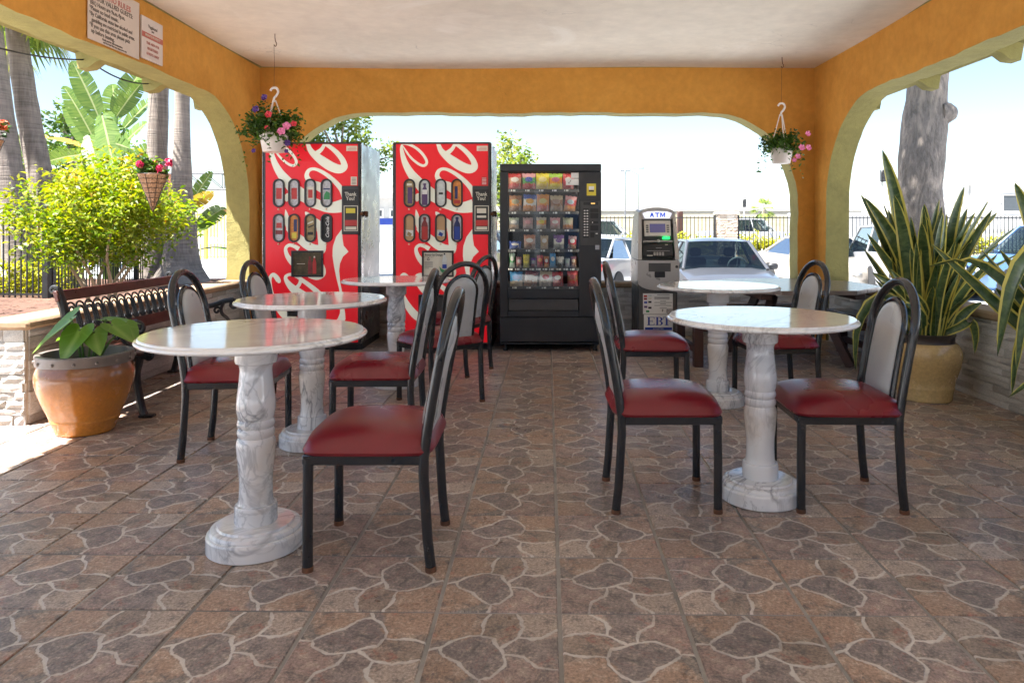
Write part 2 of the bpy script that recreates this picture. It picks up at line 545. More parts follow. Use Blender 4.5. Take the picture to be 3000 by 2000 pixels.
# raised bed and street beyond the lot
m = MB(); m.box(-1.5, 40, 24.15, 31.5, -.8, .10)
tag(m.build('planting_strip', M['earth']), kind='structure')
m = MB(); m.box(-60, 120, 31.6, 46, -.75, -.30)
tag(m.build('street', M['asphalt']), kind='structure')
m = MB(); m.box(-1.5, 40, 23.9, 24.15, -.8, .16, b=.03)
ret = m.build('retaining_kerb', M['cap'])
tag(ret, 'low tan kerb wall holding the raised bed under the far fence', 'wall')

# ------------------------------------------------------------------ patio floor
PITCH = .3425; TA = -.0138
slab = MB(); slab.box(-3.25, 3.25, -2.4, 7.62, -.75, -.0045)
floor = tag(slab.build('patio_floor', M['grout']), kind='structure')
def tile_mesh(name):
    hx, hy, b = PITCH/2-.0056, PITCH/2-.0048, .0030
    v = [(-hx,-hy,-.0040),(hx,-hy,-.0040),(hx,hy,-.0040),(-hx,hy,-.0040),
         (-hx+b*.3,-hy+b*.3,-.0016),(hx-b*.3,-hy+b*.3,-.0016),(hx-b*.3,hy-b*.3,-.0016),(-hx+b*.3,hy-b*.3,-.0016),
         (-hx+b,-hy+b,0),(hx-b,-hy+b,0),(hx-b,hy-b,0),(-hx+b,hy-b,0)]
    f = [(8,9,10,11)]
    for i in range(4):
        j = (i+1) % 4
        f += [(i, j, 4+j, 4+i), (4+i, 4+j, 8+j, 8+i)]
    return v, f
tv, tf = tile_mesh('tile')
def add_uv(me, rotk):
    lay = me.uv_layers.new(name='UVMap')
    for lp in me.loops:
        x, y, z = me.vertices[lp.vertex_index].co
        u, w = x/PITCH, y/PITCH
        for _ in range(rotk): u, w = -w, u
        lay.data[lp.index].uv = (u+.5, w+.5)
variants = []
for k in range(4):
    me = D.meshes.new('tile'); me.from_pydata(tv, [], tf); me.materials.append(M['tile'])
    add_uv(me, k); me.update(); variants.append(me)
u_ = Vector((cos(TA), sin(TA), 0)); w_ = Vector((-sin(TA), cos(TA), 0))
O_ = Vector((.062, 2.018, 0)) + u_*PITCH*.5 + w_*PITCH*.5
rest_v = []; rest_f = []; rest_uv = []
rr = random.Random(5)
for i in range(-10, 9):
    for j in range(-11, 16):
        c = O_ + u_*(i*PITCH) + w_*(j*PITCH)
        if not (-3.12 < c.x < 3.05 and c.y < 7.40): continue
        # laid in loose runs of the same turn of the print
        k = int((sin(i*1.9+j*.7)+sin(j*1.3-i*.4)+2)*1.0 + rr.choice((0,0,0,1))) % 4
        y = c.y + .17
        px = (c.x/max(y, .3))*1667+1234
        vis = y > 1.66 and -60 < px < 2420
        jz = rr.uniform(-.0006, .0006)
        if vis:
            o = link('tile', variants[k], floor, (c.x, c.y, jz), (rr.uniform(-.002,.002), rr.uniform(-.002,.002), TA+rr.uniform(-.003,.003)))
        else:
            b0 = len(rest_v)
            for q in tv:
                p = c + u_*q[0] + w_*q[1]; rest_v.append((p.x, p.y, q[2]+jz))
            for q in tf:
                rest_f.append(tuple(b0+z for z in q))
                for z in q:
                    x, yy = tv[z][0]/PITCH, tv[z][1]/PITCH
                    for _ in range(k): x, yy = -yy, x
                    rest_uv.append((x+.5, yy+.5))
me = D.meshes.new('tile_field'); me.from_pydata(rest_v, [], rest_f); me.materials.append(M['tile'])
lay = me.uv_layers.new(name='UVMap')
lay.data.foreach_set('uv', [q for p in rest_uv for q in p]); me.update()
tag(link('tile_field', me, floor), kind='stuff')

# ------------------------------------------------------------------ the shelter: three arched sides, ceiling, eaves
shelter = thing('patio_shelter', 'ochre stucco patio shelter with wide arches and cream ceiling', 'shelter')
def wob(s_, amp=.006):
    return amp*(sin(s_*3.1)+.6*sin(s_*8.7+1)+.5*sin(s_*19.3+2))
def arch_pts(a0, a1, z1, r, seed=0.0):
    pts = [(a0, 0)]
    for q in np.linspace(0, z1-r, 12)[1:-1]: pts.append((a0+wob(q+seed), q))
    for q in np.linspace(0, pi/2, 22): pts.append((a0+r-r*cos(q)+wob(q*2+seed)*.6, z1-r+r*sin(q)+wob(q*1.5+seed+4)*.6))
    for q in np.arange(a0+r+.12, a1-r-.05, .12): pts.append((q, z1+wob(q*1.3+seed)))
    for q in np.linspace(pi/2, 0, 22): pts.append((a1-r+r*cos(q)+wob(q*2+seed+7)*.6, z1-r+r*sin(q)+wob(q*1.5+seed+9)*.6))
    for q in np.linspace(z1-r, 0, 12)[1:-1]: pts.append((a1+wob(q+seed+3), q))
    pts.append((a1, 0))
    return pts
def arch_wall(name, A0, A1, a0, a1, z1, r, t0, t1, axis, zt=2.66, seed=0.0):
    poly = [(A0, -.3)] + [(a0, -.3)] + arch_pts(a0, a1, z1, r, seed) + [(a1, -.3), (A1, -.3), (A1, zt), (A0, zt)]
    m = MB(); m.prism(poly, t0, t1, axis, m=0, mside=1)
    m.m[1] = 1                       # the outer face
    return m.build(name, [M['ochre'], M['olive']], shelter, angle=30, fix=False)
arch_wall('back_arch_wall', -2.97, 2.97, -2.587, 2.587, 2.21, .88, 7.20, 7.43, 'y')
arch_wall('left_arch_wall', -1.8, 7.198, -1.2, 6.93, 2.21, .95, -2.75, -2.97, 'x', seed=2)
arch_wall('right_arch_wall', -1.8, 7.198, -1.2, 6.91, 2.21, .95, 2.75, 2.97, 'x', seed=5)
arch_wall('rear_arch_wall', -2.97, 2.97, -2.4, 2.4, 2.21, .88, -1.802, -2.03, 'y', seed=8)
m = MB(); P = []
xs = np.linspace(-2.98, 2.98, 40); ys = np.linspace(-2.04, 7.44, 50)
for x in xs:
    for y in ys: P.append((x, y, 2.655+.006*sin(x*1.7+y*.9)+.004*sin(y*2.3-x)))
m.grid(P, 40, 50, flip=True)
m.box(-2.98, 2.98, -2.04, 7.44, 2.70, 2.78)
m.build('ceiling', M['ceiling'], shelter, fix=False)
# sloping roof deck over the eaves and the clay tile row along its edge
def eave_poly(): return [(2.965, 2.535), (3.44, 2.365), (3.44, 2.395), (2.965, 2.57), (1.2, 3.25), (1.2, 3.2), (2.965, 2.60)]
M['clay'] = simple('clay_tile', (.42, .17, .085), .8, var=.35, vs=4, bump=.3)
for sgn in (-1, 1):
    m = MB(); m.prism([(sgn*x, z) for x, z in eave_poly()], -2.5, 7.9, 'y')
    m.build('roof_deck', M['olive'], shelter)
m = MB(); m.prism([(7.425, 2.535), (7.9, 2.365), (7.9, 2.395), (7.425, 2.57), (4.0, 3.9), (4.0, 3.85), (7.425, 2.60)], -3.44, 3.44, 'x')
m.build('roof_deck', M['olive'], shelter)
m = MB(); m.prism([(-1.3, 3.21), (1.3, 3.21), (1.3, 3.27), (-1.3, 3.27)], -2.5, 7.0, 'y'); m.build('ridge', M['clay'], shelter)
bm_ = MB()
for k in range(9):
    a = pi*k/8
bar = MB()
def barrel(L=.5, r=.075):
    b = MB(); n = 9
    for t in (0, 1):
        for k in range(n):
            a = pi*k/(n-1); rr_ = r*(1.0 if t == 0 else .86)
            b.v.append((-rr_*cos(a), t*L, rr_*sin(a)*.75))
    for t in (0, 1):
        for k in range(n):
            a = pi*k/(n-1); rr_ = (r-.012)*(1.0 if t == 0 else .86)
            b.v.append((-rr_*cos(a), t*L, rr_*sin(a)*.75))
    for k in range(n-1):
        b.f += [(k, k+1, n+k+1, n+k), (2*n+k, 3*n+k, 3*n+k+1, 2*n+k+1), (k, 2*n+k, 2*n+k+1, k+1)]; b.m += [0,0,0]
    return b.mesh('roof_tile', M['clay'])
bme = barrel()
rise = math.atan2(.17, .475)
for sgn in (-1, 1):
    y = -2.35
    while y < 7.85:
        o = link('roof_tile', bme, shelter, (sgn*3.47, y, 2.385), Euler((rise, 0, sgn*pi/2), 'XYZ'))
        y += .21
x = -3.3
while x < 3.35:
    link('roof_tile', bme, shelter, (x, 7.93, 2.385), Euler((rise, 0, pi), 'XYZ')); x += .21
# shaped rafter tails
def tail(name, y, sgn):
    prof = [(2.955, 2.53), (2.955, 2.40), (3.14, 2.28), (3.19, 2.315), (3.26, 2.30), (3.32, 2.255), (3.40, 2.245), (3.42, 2.36)]
    m = MB(); m.prism([(sgn*x, z) for x, z in prof], y-.055, y+.055, 'y'); m.build('rafter_tail', M['olive'], shelter)
for y in (-.2, .9, 2.0, 3.1, 5.42, 6.32, 7.25): tail('rafter_tail', y, -1)
for y in (-.2, .9, 2.0, 3.1, 4.25, 5.15, 6.2, 7.25): tail('rafter_tail', y, 1)
# cable looped under the left eave
for k, (ya, yb) in enumerate(((3.15, 5.42), (5.42, 6.32))):
    m = MB(); pts = []
    for q in np.linspace(0, 1, 14):
        pts.append((-3.36, ya+(yb-ya)*q, 2.325-.075*(4*q*(1-q))*(yb-ya)/1.2))
    m.tube(pts, .006, 6)
    tag(m.build('eave_cable', M['black_iron']), ('longer', 'shorter')[k]+' loop of black cable sagging under the left eave', 'cable', 'cables under the left eave')

# ------------------------------------------------------------------ low stone walls with caps
stone_variants = []
for k in range(10):
    r_ = random.Random(40+k)
    me_list = []
    m = MB()
    # unit stone, 1 x 1 face, irregular proud front (towards -y), scaled per stone
    nx, nz = 4, 3
    P = []
    for i in range(nx):
        for j in range(nz):
            edge = i in (0, nx-1) or j in (0, nz-1)
            P.append((i/(nx-1)-.5+r_.uniform(-.02,.02)*(not edge), -(r_.uniform(.45, .7) if edge else r_.uniform(.75, 1.0)), j/(nz-1)-.5+r_.uniform(-.06,.06)*(not edge)))
    m.grid(P, nx, nz)
    ring = [0, 1, 2, 5, 8, 11, 10, 9, 6, 3]
    b0 = len(m.v)
    m.v += [(m.v[i][0], 1.0, m.v[i][2]) for i in ring]
    for a in range(len(ring)):
        c = (a+1) % len(ring)
        m.f.append((ring[a], ring[c], b0+c, b0+a)); m.m.append(0)
    stone_variants.append(m.mesh('stone', M['stone'], smooth=False))
def face_stones(parent, length, z0, z1, place, rot, seed, hmin=.032, hmax=.055, lmin=.12, lmax=.36, mat=None):
    """courses of ledger stones over a face; place(s, z) gives a point on the face"""
    r_ = random.Random(seed); z = z0
    while z < z1-.012:
        h = min(r_.uniform(hmin, hmax), z1-z)
        if z1-z-h < .02: h = z1-z
        s_ = -r_.uniform(0, .1)
        while s_ < length:
            l = r_.uniform(lmin, lmax)
            a, b = max(0, s_), min(length, s_+l)
            if b-a > .02:
                o = link('stone', r_.choice(stone_variants), parent, place((a+b)/2, z+h/2), rot)
                o.scale = (b-a-.0015, r_.uniform(.010, .028), h-.003)
            s_ += l
        z += h
def low_wall(name, label, x0, x1, y0, y1, top, cap=.055, over=.035):
    w = thing(name, label, 'wall', ((x0+x1)/2, (y0+y1)/2, 0))
    cx, cy = (x0+x1)/2, (y0+y1)/2
    m = MB(); m.box(x0-cx, x1-cx, y0-cy, y1-cy, -.6, top-cap); m.build('core', M['mortar'], w)
    m = MB(); m.box(x0-cx-over, x1-cx+over, y0-cy-over, y1-cy+over, top-cap, top, b=.016)
    m.build('cap', M['cap'], w)
    return w, cx, cy
w, cx, cy = low_wall('low_wall', 'pale ledger stone low wall behind the iron bench, left of the patio', -2.96, -2.775, 3.94, 6.90, .572)
face_stones(w, 2.94, 0.0, .517, lambda s_, z: (.0925, -1.47+s_, z), (0, 0, pi/2), 1, hmin=.045, hmax=.075, lmin=.2, lmax=.5)
face_stones(w, .185, 0.0, .517, lambda s_, z: (-.0925+s_, -1.48, z), (0, 0, 0), 2, lmin=.10, lmax=.2)
w, cx, cy = low_wall('low_wall', 'pale ledger stone low wall behind the snake plants, right of the patio', 2.775, 2.96, 1.2, 6.88, .562)
face_stones(w, 4.48, 0.0, .507, lambda s_, z: (-.0925, 2.84-s_, z), (0, 0, -pi/2), 3)
w, cx, cy = low_wall('low_wall', 'grey ledger stone low wall behind the vending machines at the back', -2.56, 2.56, 7.215, 7.40, .53)
face_stones(w, 5.12, 0.0, .475, lambda s_, z: (-2.56+s_, -.0925, z), (0, 0, 0), 4, lmin=.22, lmax=.48)
# ------------------------------------------------------------------ furniture materials
def marble(name, base=(.84,.84,.84), vein=(.16,.17,.19), warm=(.62,.50,.38)):
    t = NT(name); co = t.coords('Object', rand=True)
    mp = t.n('Mapping', {'Vector': co, 'Rotation': (.5, .35, .6), 'Scale': (1.0, 2.6, 1.0)}).outputs[0]
    n1 = t.noise(mp, 1.7, 5, .58, 1.1)
    r1 = t.math('ABSOLUTE', t.math('SUBTRACT', n1, .5))
    v1 = t.n('MapRange', {'Value': r1, 1: 0.0, 2: .030, 3: 1.0, 4: 0.0}).outputs[0]
    n2 = t.noise(mp, 3.6, 5, .58, 1.4)
    v2 = t.n('MapRange', {'Value': t.math('ABSOLUTE', t.math('SUBTRACT', n2, .47)), 1: 0.0, 2: .03, 3: .55, 4: 0.0}).outputs[0]
    mask = t.n('MapRange', {'Value': t.noise(co, 2.2, 3), 1: .38, 2: .58, 3: 0.0, 4: 1.0}).outputs[0]
    cloud = t.n('MapRange', {'Value': t.noise(mp, 2.0, 5, .6, .6), 1: .35, 2: .72, 3: 0.0, 4: .42}).outputs[0]
    c = t.mix(cloud, base, (.46,.47,.49))
    c = t.mix(t.n('MapRange', {'Value': t.noise(co, 5.0, 4), 1: .60, 2: .74, 3: 0.0, 4: .35}).outputs[0], c, warm)
    v = t.math('MULTIPLY', t.math('MAXIMUM', v1, v2), mask)
    c = t.mix(t.math('MULTIPLY', v, .8), c, vein)
    r = t.n('MapRange', {'Value': t.noise(co, 9, 4), 1: .3, 2: .7, 3: .05, 4: .13}).outputs[0]
    return t.out(Base_Color=c, Roughness=r, Coat_Weight=.25, Coat_Roughness=.05, Specular_IOR_Level=.55)
M['marble'] = marble('veined_marble')
M['marble_top'] = marble('marble_top', (.83,.825,.815), (.36,.35,.345), (.70,.64,.58))
def vinyl(name, col):
    t = NT(name); co = t.coords('Object', rand=True)
    n1 = t.noise(co, 5, 4); n2 = t.noise(co, 160, 3, .6)
    g = t.n('MapRange', {'Value': n1, 1: .3, 2: .7, 3: .93, 4: 1.06}).outputs[0]
    vm = t.n('VectorMath', {0: col}, operation='SCALE'); t.t.links.new(g, vm.inputs['Scale'])
    sc = t.n('MapRange', {'Value': t.noise(co, 70, 4, .7, 1.0), 1: .68, 2: .78, 3: 0.0, 4: .10}).outputs[0]
    c = t.mix(sc, vm.outputs[0], tuple(min(1, q*2.2+.03) for q in col))
    r = t.n('MapRange', {'Value': t.noise(co, 4, 3), 1: .3, 2: .7, 3: .25, 4: .33}).outputs[0]
    return t.out(Base_Color=c, Roughness=r, Normal=t.bump(n2, .10, .001), Specular_IOR_Level=.5)
M['red_vinyl'] = vinyl('oxblood_vinyl', (.185, .008, .016))
M['grey_vinyl'] = vinyl('grey_vinyl', (.46, .465, .465))
def chipped(name):
    t = NT(name); co = t.coords('Object', rand=True)
    n1 = t.noise(co, 26, 5, .65)
    c = t.mix(t.n('MapRange', {'Value': t.noise(co, 40, 5, .7), 1: .66, 2: .76, 3: 0.0, 4: .12}).outputs[0], (.017,.017,.018), (.085,.080,.075))
    r = t.n('MapRange', {'Value': n1, 1: .3, 2: .7, 3: .20, 4: .28}).outputs[0]
    return t.out(Base_Color=c, Roughness=r, Coat_Weight=.3, Coat_Roughness=.12)
M['chair_metal'] = chipped('chair_black_metal')

# ------------------------------------------------------------------ chairs
def lean(z):       # x of the back as it rises
    if z < .33: return -.190 + .020*(z/.33)
    return -.170 - .095*((z-.33)/.535)**1.25
def make_chair(label):
    t = thing('dining_chair', label, 'chair', group='dining chairs on the patio')
    # back frame: one bent tube, feet to crown
    def outer(side):
        pts = [(lean(0)-.004, side*.178, .012)]
        for z in (.10, .20, .30, .36, .43, .52, .60, .665): pts.append((lean(z), side*(.178+.006*(z/.66)), z))
        return pts
    arch = []
    for q in np.linspace(0, pi, 17):
        z = .672+.185*sin(q); arch.append((lean(z), .185*cos(q), z))
    pts = outer(1) + arch + outer(-1)[::-1]
    m = MB(); m.tube(pts, .0165, 12)
    m.build('back_frame', M['chair_metal'], t)
    for s_ in (1, -1):
        m = MB(); m.tube([(lean(0)-.0042, s_*.178, .0), (lean(.016)-.004, s_*.178, .016)], .0178, 12); m.build('foot_cap', M['rust'], t)
        m = MB(); m.tube([(.188, s_*.178, .352), (.190, s_*.178, .20), (.190, s_*.178, .012)], .0165, 12)
        lg = m.build('front_leg', M['chair_metal'], t)
        m = MB(); m.tube([(.190, s_*.178, 0), (.190, s_*.178, .016)], .0178, 12); m.build('foot_cap', M['rust'], lg)
    # seat apron
    m = MB()
    for s_ in (1, -1): m.box(-.168, .205, s_*.178-.0125, s_*.178+.0125, .3325, .3655, b=.004)
    m.box(.178, .203, -.166, .166, .3335, .3650, b=.004); m.box(-.178, -.156, -.166, .166, .3335, .3650, b=.004)
    m.build('seat_frame', M['chair_metal'], t)
    # cushion
    m = MB(); n = 18; P = []; half = .208
    def prof(a, b):      # rounded-square plan, puffed crown
        e = 1-(abs(a)**3.2); f = 1-(abs(b)**3.2)
        return .066*max(0, e*f)**.46
    for i in range(n+1):
        for j in range(n+1):
            a = -1+2*i/n; b = -1+2*j/n
            a = math.copysign(abs(a)**.75, a); b = math.copysign(abs(b)**.75, b)
            x, y = a*half, b*half
            rc_ = 1-.10*(abs(a)**5)*(abs(b)**5)
            P.append((x*rc_+.006, y*rc_, .384+prof(a, b)))
    m.grid(P, n+1, n+1)
    N = n+1
    ring = [i*N for i in range(N)] + [(N-1)*N+j for j in range(1, N)] + [i*N+N-1 for i in range(N-2, -1, -1)] + [j for j in range(N-2, 0, -1)]
    b0 = len(m.v); R = len(ring)
    for (k_, z) in ((1.018, .376), (.995, .3662)):
        m.v += [((m.v[i][0]-.006)*k_+.006, m.v[i][1]*k_, z) for i in ring]
    for a in range(R):
        c = (a+1) % R
        m.f.append((ring[a], ring[c], b0+c, b0+a)); m.m.append(0)
        m.f.append((b0+a, b0+c, b0+R+c, b0+R+a)); m.m.append(0)
    m.f.append(tuple(b0+R+i for i in range(R))); m.m.append(0)
    m.build('seat', M['red_vinyl'], t, angle=50)
    # padded back panel in its own black rim
    def inner(w, z0, zt, n=14):
        pts = [(-w, z0)]
        for z in np.linspace(z0, zt-w, 7)[1:]: pts.append((-w, z))
        for q in np.linspace(pi, 0, n)[1:-1]: pts.append((w*cos(q), zt-w+w*sin(q)))
        for z in np.linspace(zt-w, z0, 7)[:-1]: pts.append((w, z))
        pts.append((w, z0))
        return pts
    rim = inner(.113, .405, .785)
    m = MB(); m.tube([(lean(z)+.004, y, z) for y, z in rim], .0115, 8); m.build('panel_rim', M['chair_metal'], t)
    m = MB()
    o = inner(.104, .402, .776)
    layers = []
    for k_, dx in ((1.0, .006), (.95, .017), (.75, .024), (.4, .027)):
        layers.append([(lean(z)+.004+dx, y*k_, .575+(z-.575)*(1-(1-k_)*.45)) for y, z in o])
    for k_, dx in ((1.0, -.006), (.95, -.012), (.7, -.014), (.3, -.015)):
        layers.append([(lean(z)+.004+dx, y*k_, .575+(z-.575)*(1-(1-k_)*.45)) for y, z in o])
    n = len(o)
    base = len(m.v)
    for L in layers: m.v += L
    for L in range(3):
        for a in range(n):
            c = (a+1) % n
            m.f.append((base+L*n+a, base+L*n+c, base+(L+1)*n+c, base+(L+1)*n+a)); m.m.append(0)
            q = base+4*n
            m.f.append((q+L*n+a, q+L*n+c, q+(L+1)*n+c, q+(L+1)*n+a)); m.m.append(0)
    for a in range(n):
        c = (a+1) % n
        m.f.append((base+a, base+c, base+4*n+c, base+4*n+a)); m.m.append(0)
    m.f.append(tuple(base+3*n+i for i in range(n))); m.m.append(0)
    m.f.append(tuple(base+7*n+i for i in range(n))); m.m.append(0)
    m.build('backrest', M['grey_vinyl'], t, angle=60)
    return t
chair = make_chair('red seat chair nearest the camera, seen side-on at the front left marble table')
chair.location = (-.526, 2.44, 0); chair.rotation_euler = (0, 0, pi)
dup(chair, (-1.445, 3.50, 0), .06, 'red seat chair between the iron bench and the front left tables')
dup(chair, (-1.52, 4.50, 0), -.05, 'red seat chair just in front of the leftmost red drinks machine')
dup(chair, (-.765, 3.55, 0), pi+.02, 'red seat chair directly behind the nearest chair, at the second left table')
dup(chair, (-.60, 4.49, 0), pi*.73, 'chair turned away with its grey back to us before the second drinks machine')
dup(chair, (-.60, 5.42, 0), pi*.86, 'farthest chair on the left, half hidden behind another chair near the snack machine')
dup(chair, (.487, 2.90, 0), .01, 'red seat chair left of the front right marble table')
dup(chair, (1.187, 2.90, 0), pi-.03, 'red seat chair right of the front right marble table, grey back showing')
dup(chair, (.67, 4.33, 0), -.02, 'red seat chair in front of the cash machine')
dup(chair, (1.455, 4.42, 0), pi+.12, 'red seat chair in front of the wooden picnic table')

# ------------------------------------------------------------------ marble pedestal tables
def make_table(label):
    t = thing('pedestal_table', label, 'table', group='round marble pedestal tables')
    m = MB(); m.lathe([(0, 0), (.152, 0), (.157, .004), (.157, .050), (.154, .056), (.147, .058), (.147, .064), (.143, .072), (.134, .076), (.124, .076), (.121, .083), (.0, .084)], 56)
    m.build('base', M['marble'], t, angle=24)
    pr = [(.070,.083),(.0715,.086),(.0715,.136),(.069,.143),(.061,.145),(.059,.150),(.057,.165),(.0555,.20),(.0565,.24),(.061,.285),(.065,.325),(.066,.345),(.063,.36),(.0585,.368),
          (.0615,.374),(.0635,.384),(.0615,.394),(.057,.399),(.0615,.404),(.0635,.413),(.0615,.422),(.0585,.428),(.062,.440),(.0655,.462),(.0655,.485),(.061,.525),(.0565,.56),(.054,.59),
          (.055,.602),(.059,.612),(.0615,.614),(.0685,.617),(.071,.624),(.071,.688)]
    m = MB(); m.lathe([(r*.965, z) for r, z in pr], 40); m.build('column', M['marble'], t, angle=30)
    m = MB(); m.lathe([(.0, .688), (.078, .688), (.080, .691), (.080, .697), (.0, .697)], 40); m.build('mounting_plate', M['wood_dark'], t)
    m = MB(); m.lathe([(r_*.972, z_) for r_, z_ in [(0, .6975), (.365, .6975), (.3725, .7005), (.3765, .7055), (.3765, .7085), (.3735, .7125), (.3665, .7150), (.3655, .7185), (.362, .7215), (0, .7215)]], 96)
    m.build('tabletop', M['marble_top'], t, angle=32)
    return t
table = make_table('round marble table at the front left, nearest the camera')
table.location = (-.95, 2.45, 0); table.rotation_euler = (0, 0, .4)
dup(table, (-1.118, 3.60, 0), 1.7, 'round marble table second from the camera on the left side')
dup(table, (-.958, 4.93, 0), 3.1, 'round marble table close to the drinks machines on the left side')
dup(table, (.885, 2.88, 0), 4.0, 'round marble table at the front right between two facing chairs')
dup(table, (1.10, 4.42, 0), 5.3, 'round marble table on the right, between the cash machine and the front right table')

# ------------------------------------------------------------------ octagonal picnic table
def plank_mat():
    t = NT('sky_sheen_plank'); co = t.coords('Object', rand=True)
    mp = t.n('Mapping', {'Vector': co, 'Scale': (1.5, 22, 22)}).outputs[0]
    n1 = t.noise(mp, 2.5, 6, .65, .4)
    c = t.mix(t.n('MapRange', {'Value': n1, 1: .3, 2: .7}).outputs[0], (.15,.105,.09), (.30,.24,.21))  # plank tones lightened to stand in for sky sheen on the boards
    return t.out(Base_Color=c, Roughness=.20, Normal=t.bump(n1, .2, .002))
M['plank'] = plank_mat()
pt = thing('picnic_table', 'brown wooden octagonal picnic table with attached benches by the right column', 'picnic table', (2.03, 5.92, 0), .03)
R8 = .66
def octx(y):      # half-width of an octagon of apothem R8 at offset y
    s_ = R8*math.tan(pi/8)
    return R8 if abs(y) <= s_ else R8-(abs(y)-s_)
nb = 9; wpl = 2*R8/nb
for k in range(nb):
    y0 = -R8+k*wpl+.004; y1 = y0+wpl-.008
    a0, a1 = octx(y0), octx(y1); ym = []
    s_ = R8*math.tan(pi/8)
    poly = [(-a0, y0), (a0, y0)]
    for q in (-s_, s_):
        if y0 < q < y1: poly.append((R8, q))
    poly.append((a1, y1)); poly.append((-a1, y1))
    for q in (s_, -s_):
        if y0 < q < y1: poly.append((-R8, q))
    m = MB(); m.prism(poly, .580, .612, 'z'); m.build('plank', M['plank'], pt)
m = MB()
for q in (-.35, .35): m.box(q-.04, q+.04, -.55, .55, .535, .5795, b=.004)
m.build('batten', M['wood_dark'], pt)
for k in range(4):
    a = pi/4+k*pi/2
    m = MB()
    T = Matrix.Rotation(a, 4, 'Z')
    v0 = T @ Vector((.24, 0, .535)); v1 = T @ Vector((.52, 0, .0))
    m.tube([v1, v0], .042, 4); m.build('leg', M['wood_dark'], pt)
for k, a in enumerate((0, pi/2, pi, 3*pi/2)):
    T = Matrix.Rotation(a, 4, 'Z')
    if k == 3: continue
    bx = .80 if k != 1 else .86
    if k == 0: bx = .60
    m = MB()
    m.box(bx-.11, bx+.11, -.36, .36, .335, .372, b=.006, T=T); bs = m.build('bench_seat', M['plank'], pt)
    m = MB()
    for q in (-.30, .30): m.box(bx-.035, bx+.035, q-.035, q+.035, .0, .334, b=.004, T=T)
    m.box(bx-.02, bx+.02, -.264, .264, .10, .145, T=T)
    m.build('bench_leg', M['wood_dark'], pt)
m = MB(); m.box(-.78, .58, -.30, -.24, .27, .33); m.box(-.78, .58, .24, .30, .27, .33); m.build('bench_beam', M['wood_dark'], pt)

# ------------------------------------------------------------------ cast-iron bench
bench = thing('park_bench', 'cast-iron and brown slat bench with scrolled arms along the left wall', 'bench', (-2.50, 4.74, 0))
def scroll(c, r0, turns, a0, n=26, sgn=1):
    return [(c[0]+(r0*(1-q*.82))*cos(a0+sgn*q*turns*2*pi), c[1]+(r0*(1-q*.82))*sin(a0+sgn*q*turns*2*pi)) for q in np.linspace(0, 1, n)]
def bench_end(yc):
    m = MB()
    def path(pts, r, n=8):
        m.tube([(x, yc, z) for x, z in catmull(pts, 5)], r, n, flat=1.25)
    path([(.285,.0),(.265,.05),(.245,.15),(.235,.24),(.25,.31),(.25,.345)], [.020]*26)          # front leg
    path([(-.20,.0),(-.175,.10),(-.15,.22),(-.13,.345)], .020)                                     # rear leg
    m.box(.255, .335, yc-.028, yc+.028, 0, .018, b=.006); m.box(-.235, -.165, yc-.026, yc+.026, 0, .016, b=.005)
    path([(-.14,.34),(.0,.325),(.14,.325),(.27,.345),(.305,.36)], .018)                            # seat rail
    m.tube([(x, yc, z) for x, z in scroll((.300,.345), .030, 1.0, pi*.6, sgn=-1)], .011, 6)
    path([(-.13,.34),(-.145,.45),(-.165,.56),(-.19,.66),(-.215,.725)], .022)                       # back post
    m.tube([(x, yc, z) for x, z in scroll((-.235,.715), .026, .8, .2)], .011, 6)
    path([(-.16,.50),(-.04,.485),(.08,.492),(.18,.525),(.245,.535)], .015)                         # arm
    m.tube([(x, yc, z) for x, z in scroll((.245,.502), .036, 1.35, pi/2, sgn=-1)], .011, 6)
    path([(.235,.345),(.20,.40),(.165,.43),(.155,.47),(.175,.515)], .012)                          # arm support
    m.tube([(x, yc, z) for x, z in scroll((.125,.455), .030, 1.1, 0)], .009, 6)
    for z in (.42, .47, .53, .58, .63, .68):                                                      # vine relief on the post
        x = -.13-(z-.34)*.22
        m.tube([(x+.012+a, yc+.012, z+b) for a, b in scroll((0, 0), .017, .9, 1.2)], .006, 5)
    return m.build('end_frame', M['black_iron'], bench)
for yc in (-.64, .64): bench_end(yc)
M['bench_slat'] = simple('bench_slat', (.085, .026, .018), .38, 0, .3, 9, .2, 60)
for k, x in enumerate((-.09, -.005, .08, .165, .25)):
    m = MB(); m.box(x-.034, x+.034, -.675, .675, .350, .372, b=.006); m.build('slat', M['bench_slat'], bench)
def back_slat(s0, s1, th=.012):
    m = MB(); p0 = Vector((-.125, 0, .40)); dr = Vector((-.215+.13, 0, .725-.40)).normalized(); nr = Vector((dr.z, 0, -dr.x))
    T = Matrix(((dr.x, 0, nr.x, p0.x), (0, 1, 0, 0), (dr.z, 0, nr.z, p0.z), (0, 0, 0, 1)))
    m.box(s0, s1, -.675, .675, -th, th, b=.004, T=T); m.build('slat', M['bench_slat'], bench)
back_slat(.010, .085); back_slat(.262, .325)
def bp(s_, y): return (-.118-.2615*s_*.97, y, .40+s_*.967)
nA = 15; wA = 1.24/nA
for k in range(nA):
    yc = -.62+wA*(k+.5)
    m = MB()
    for (hw, zt) in ((wA*.46, .250), (wA*.27, .222)):
        pts = [(-hw, .085)] + [(-hw, z) for z in np.linspace(.085, zt-hw, 4)[1:]] + [(hw*cos(q), zt-hw+hw*sin(q)) for q in np.linspace(pi, 0, 9)[1:-1]] + [(hw, z) for z in np.linspace(zt-hw, .085, 4)]
        m.tube([bp(z, yc+y) for y, z in pts], .0055, 6)
    m.tube([bp(z, yc+y) for y, z in ((-wA*.46, .115), (-wA*.2, .095), (0, .12), (wA*.2, .095), (wA*.46, .115))], .0045, 5)
    m.build('arch_tracery', M['black_iron'], bench)

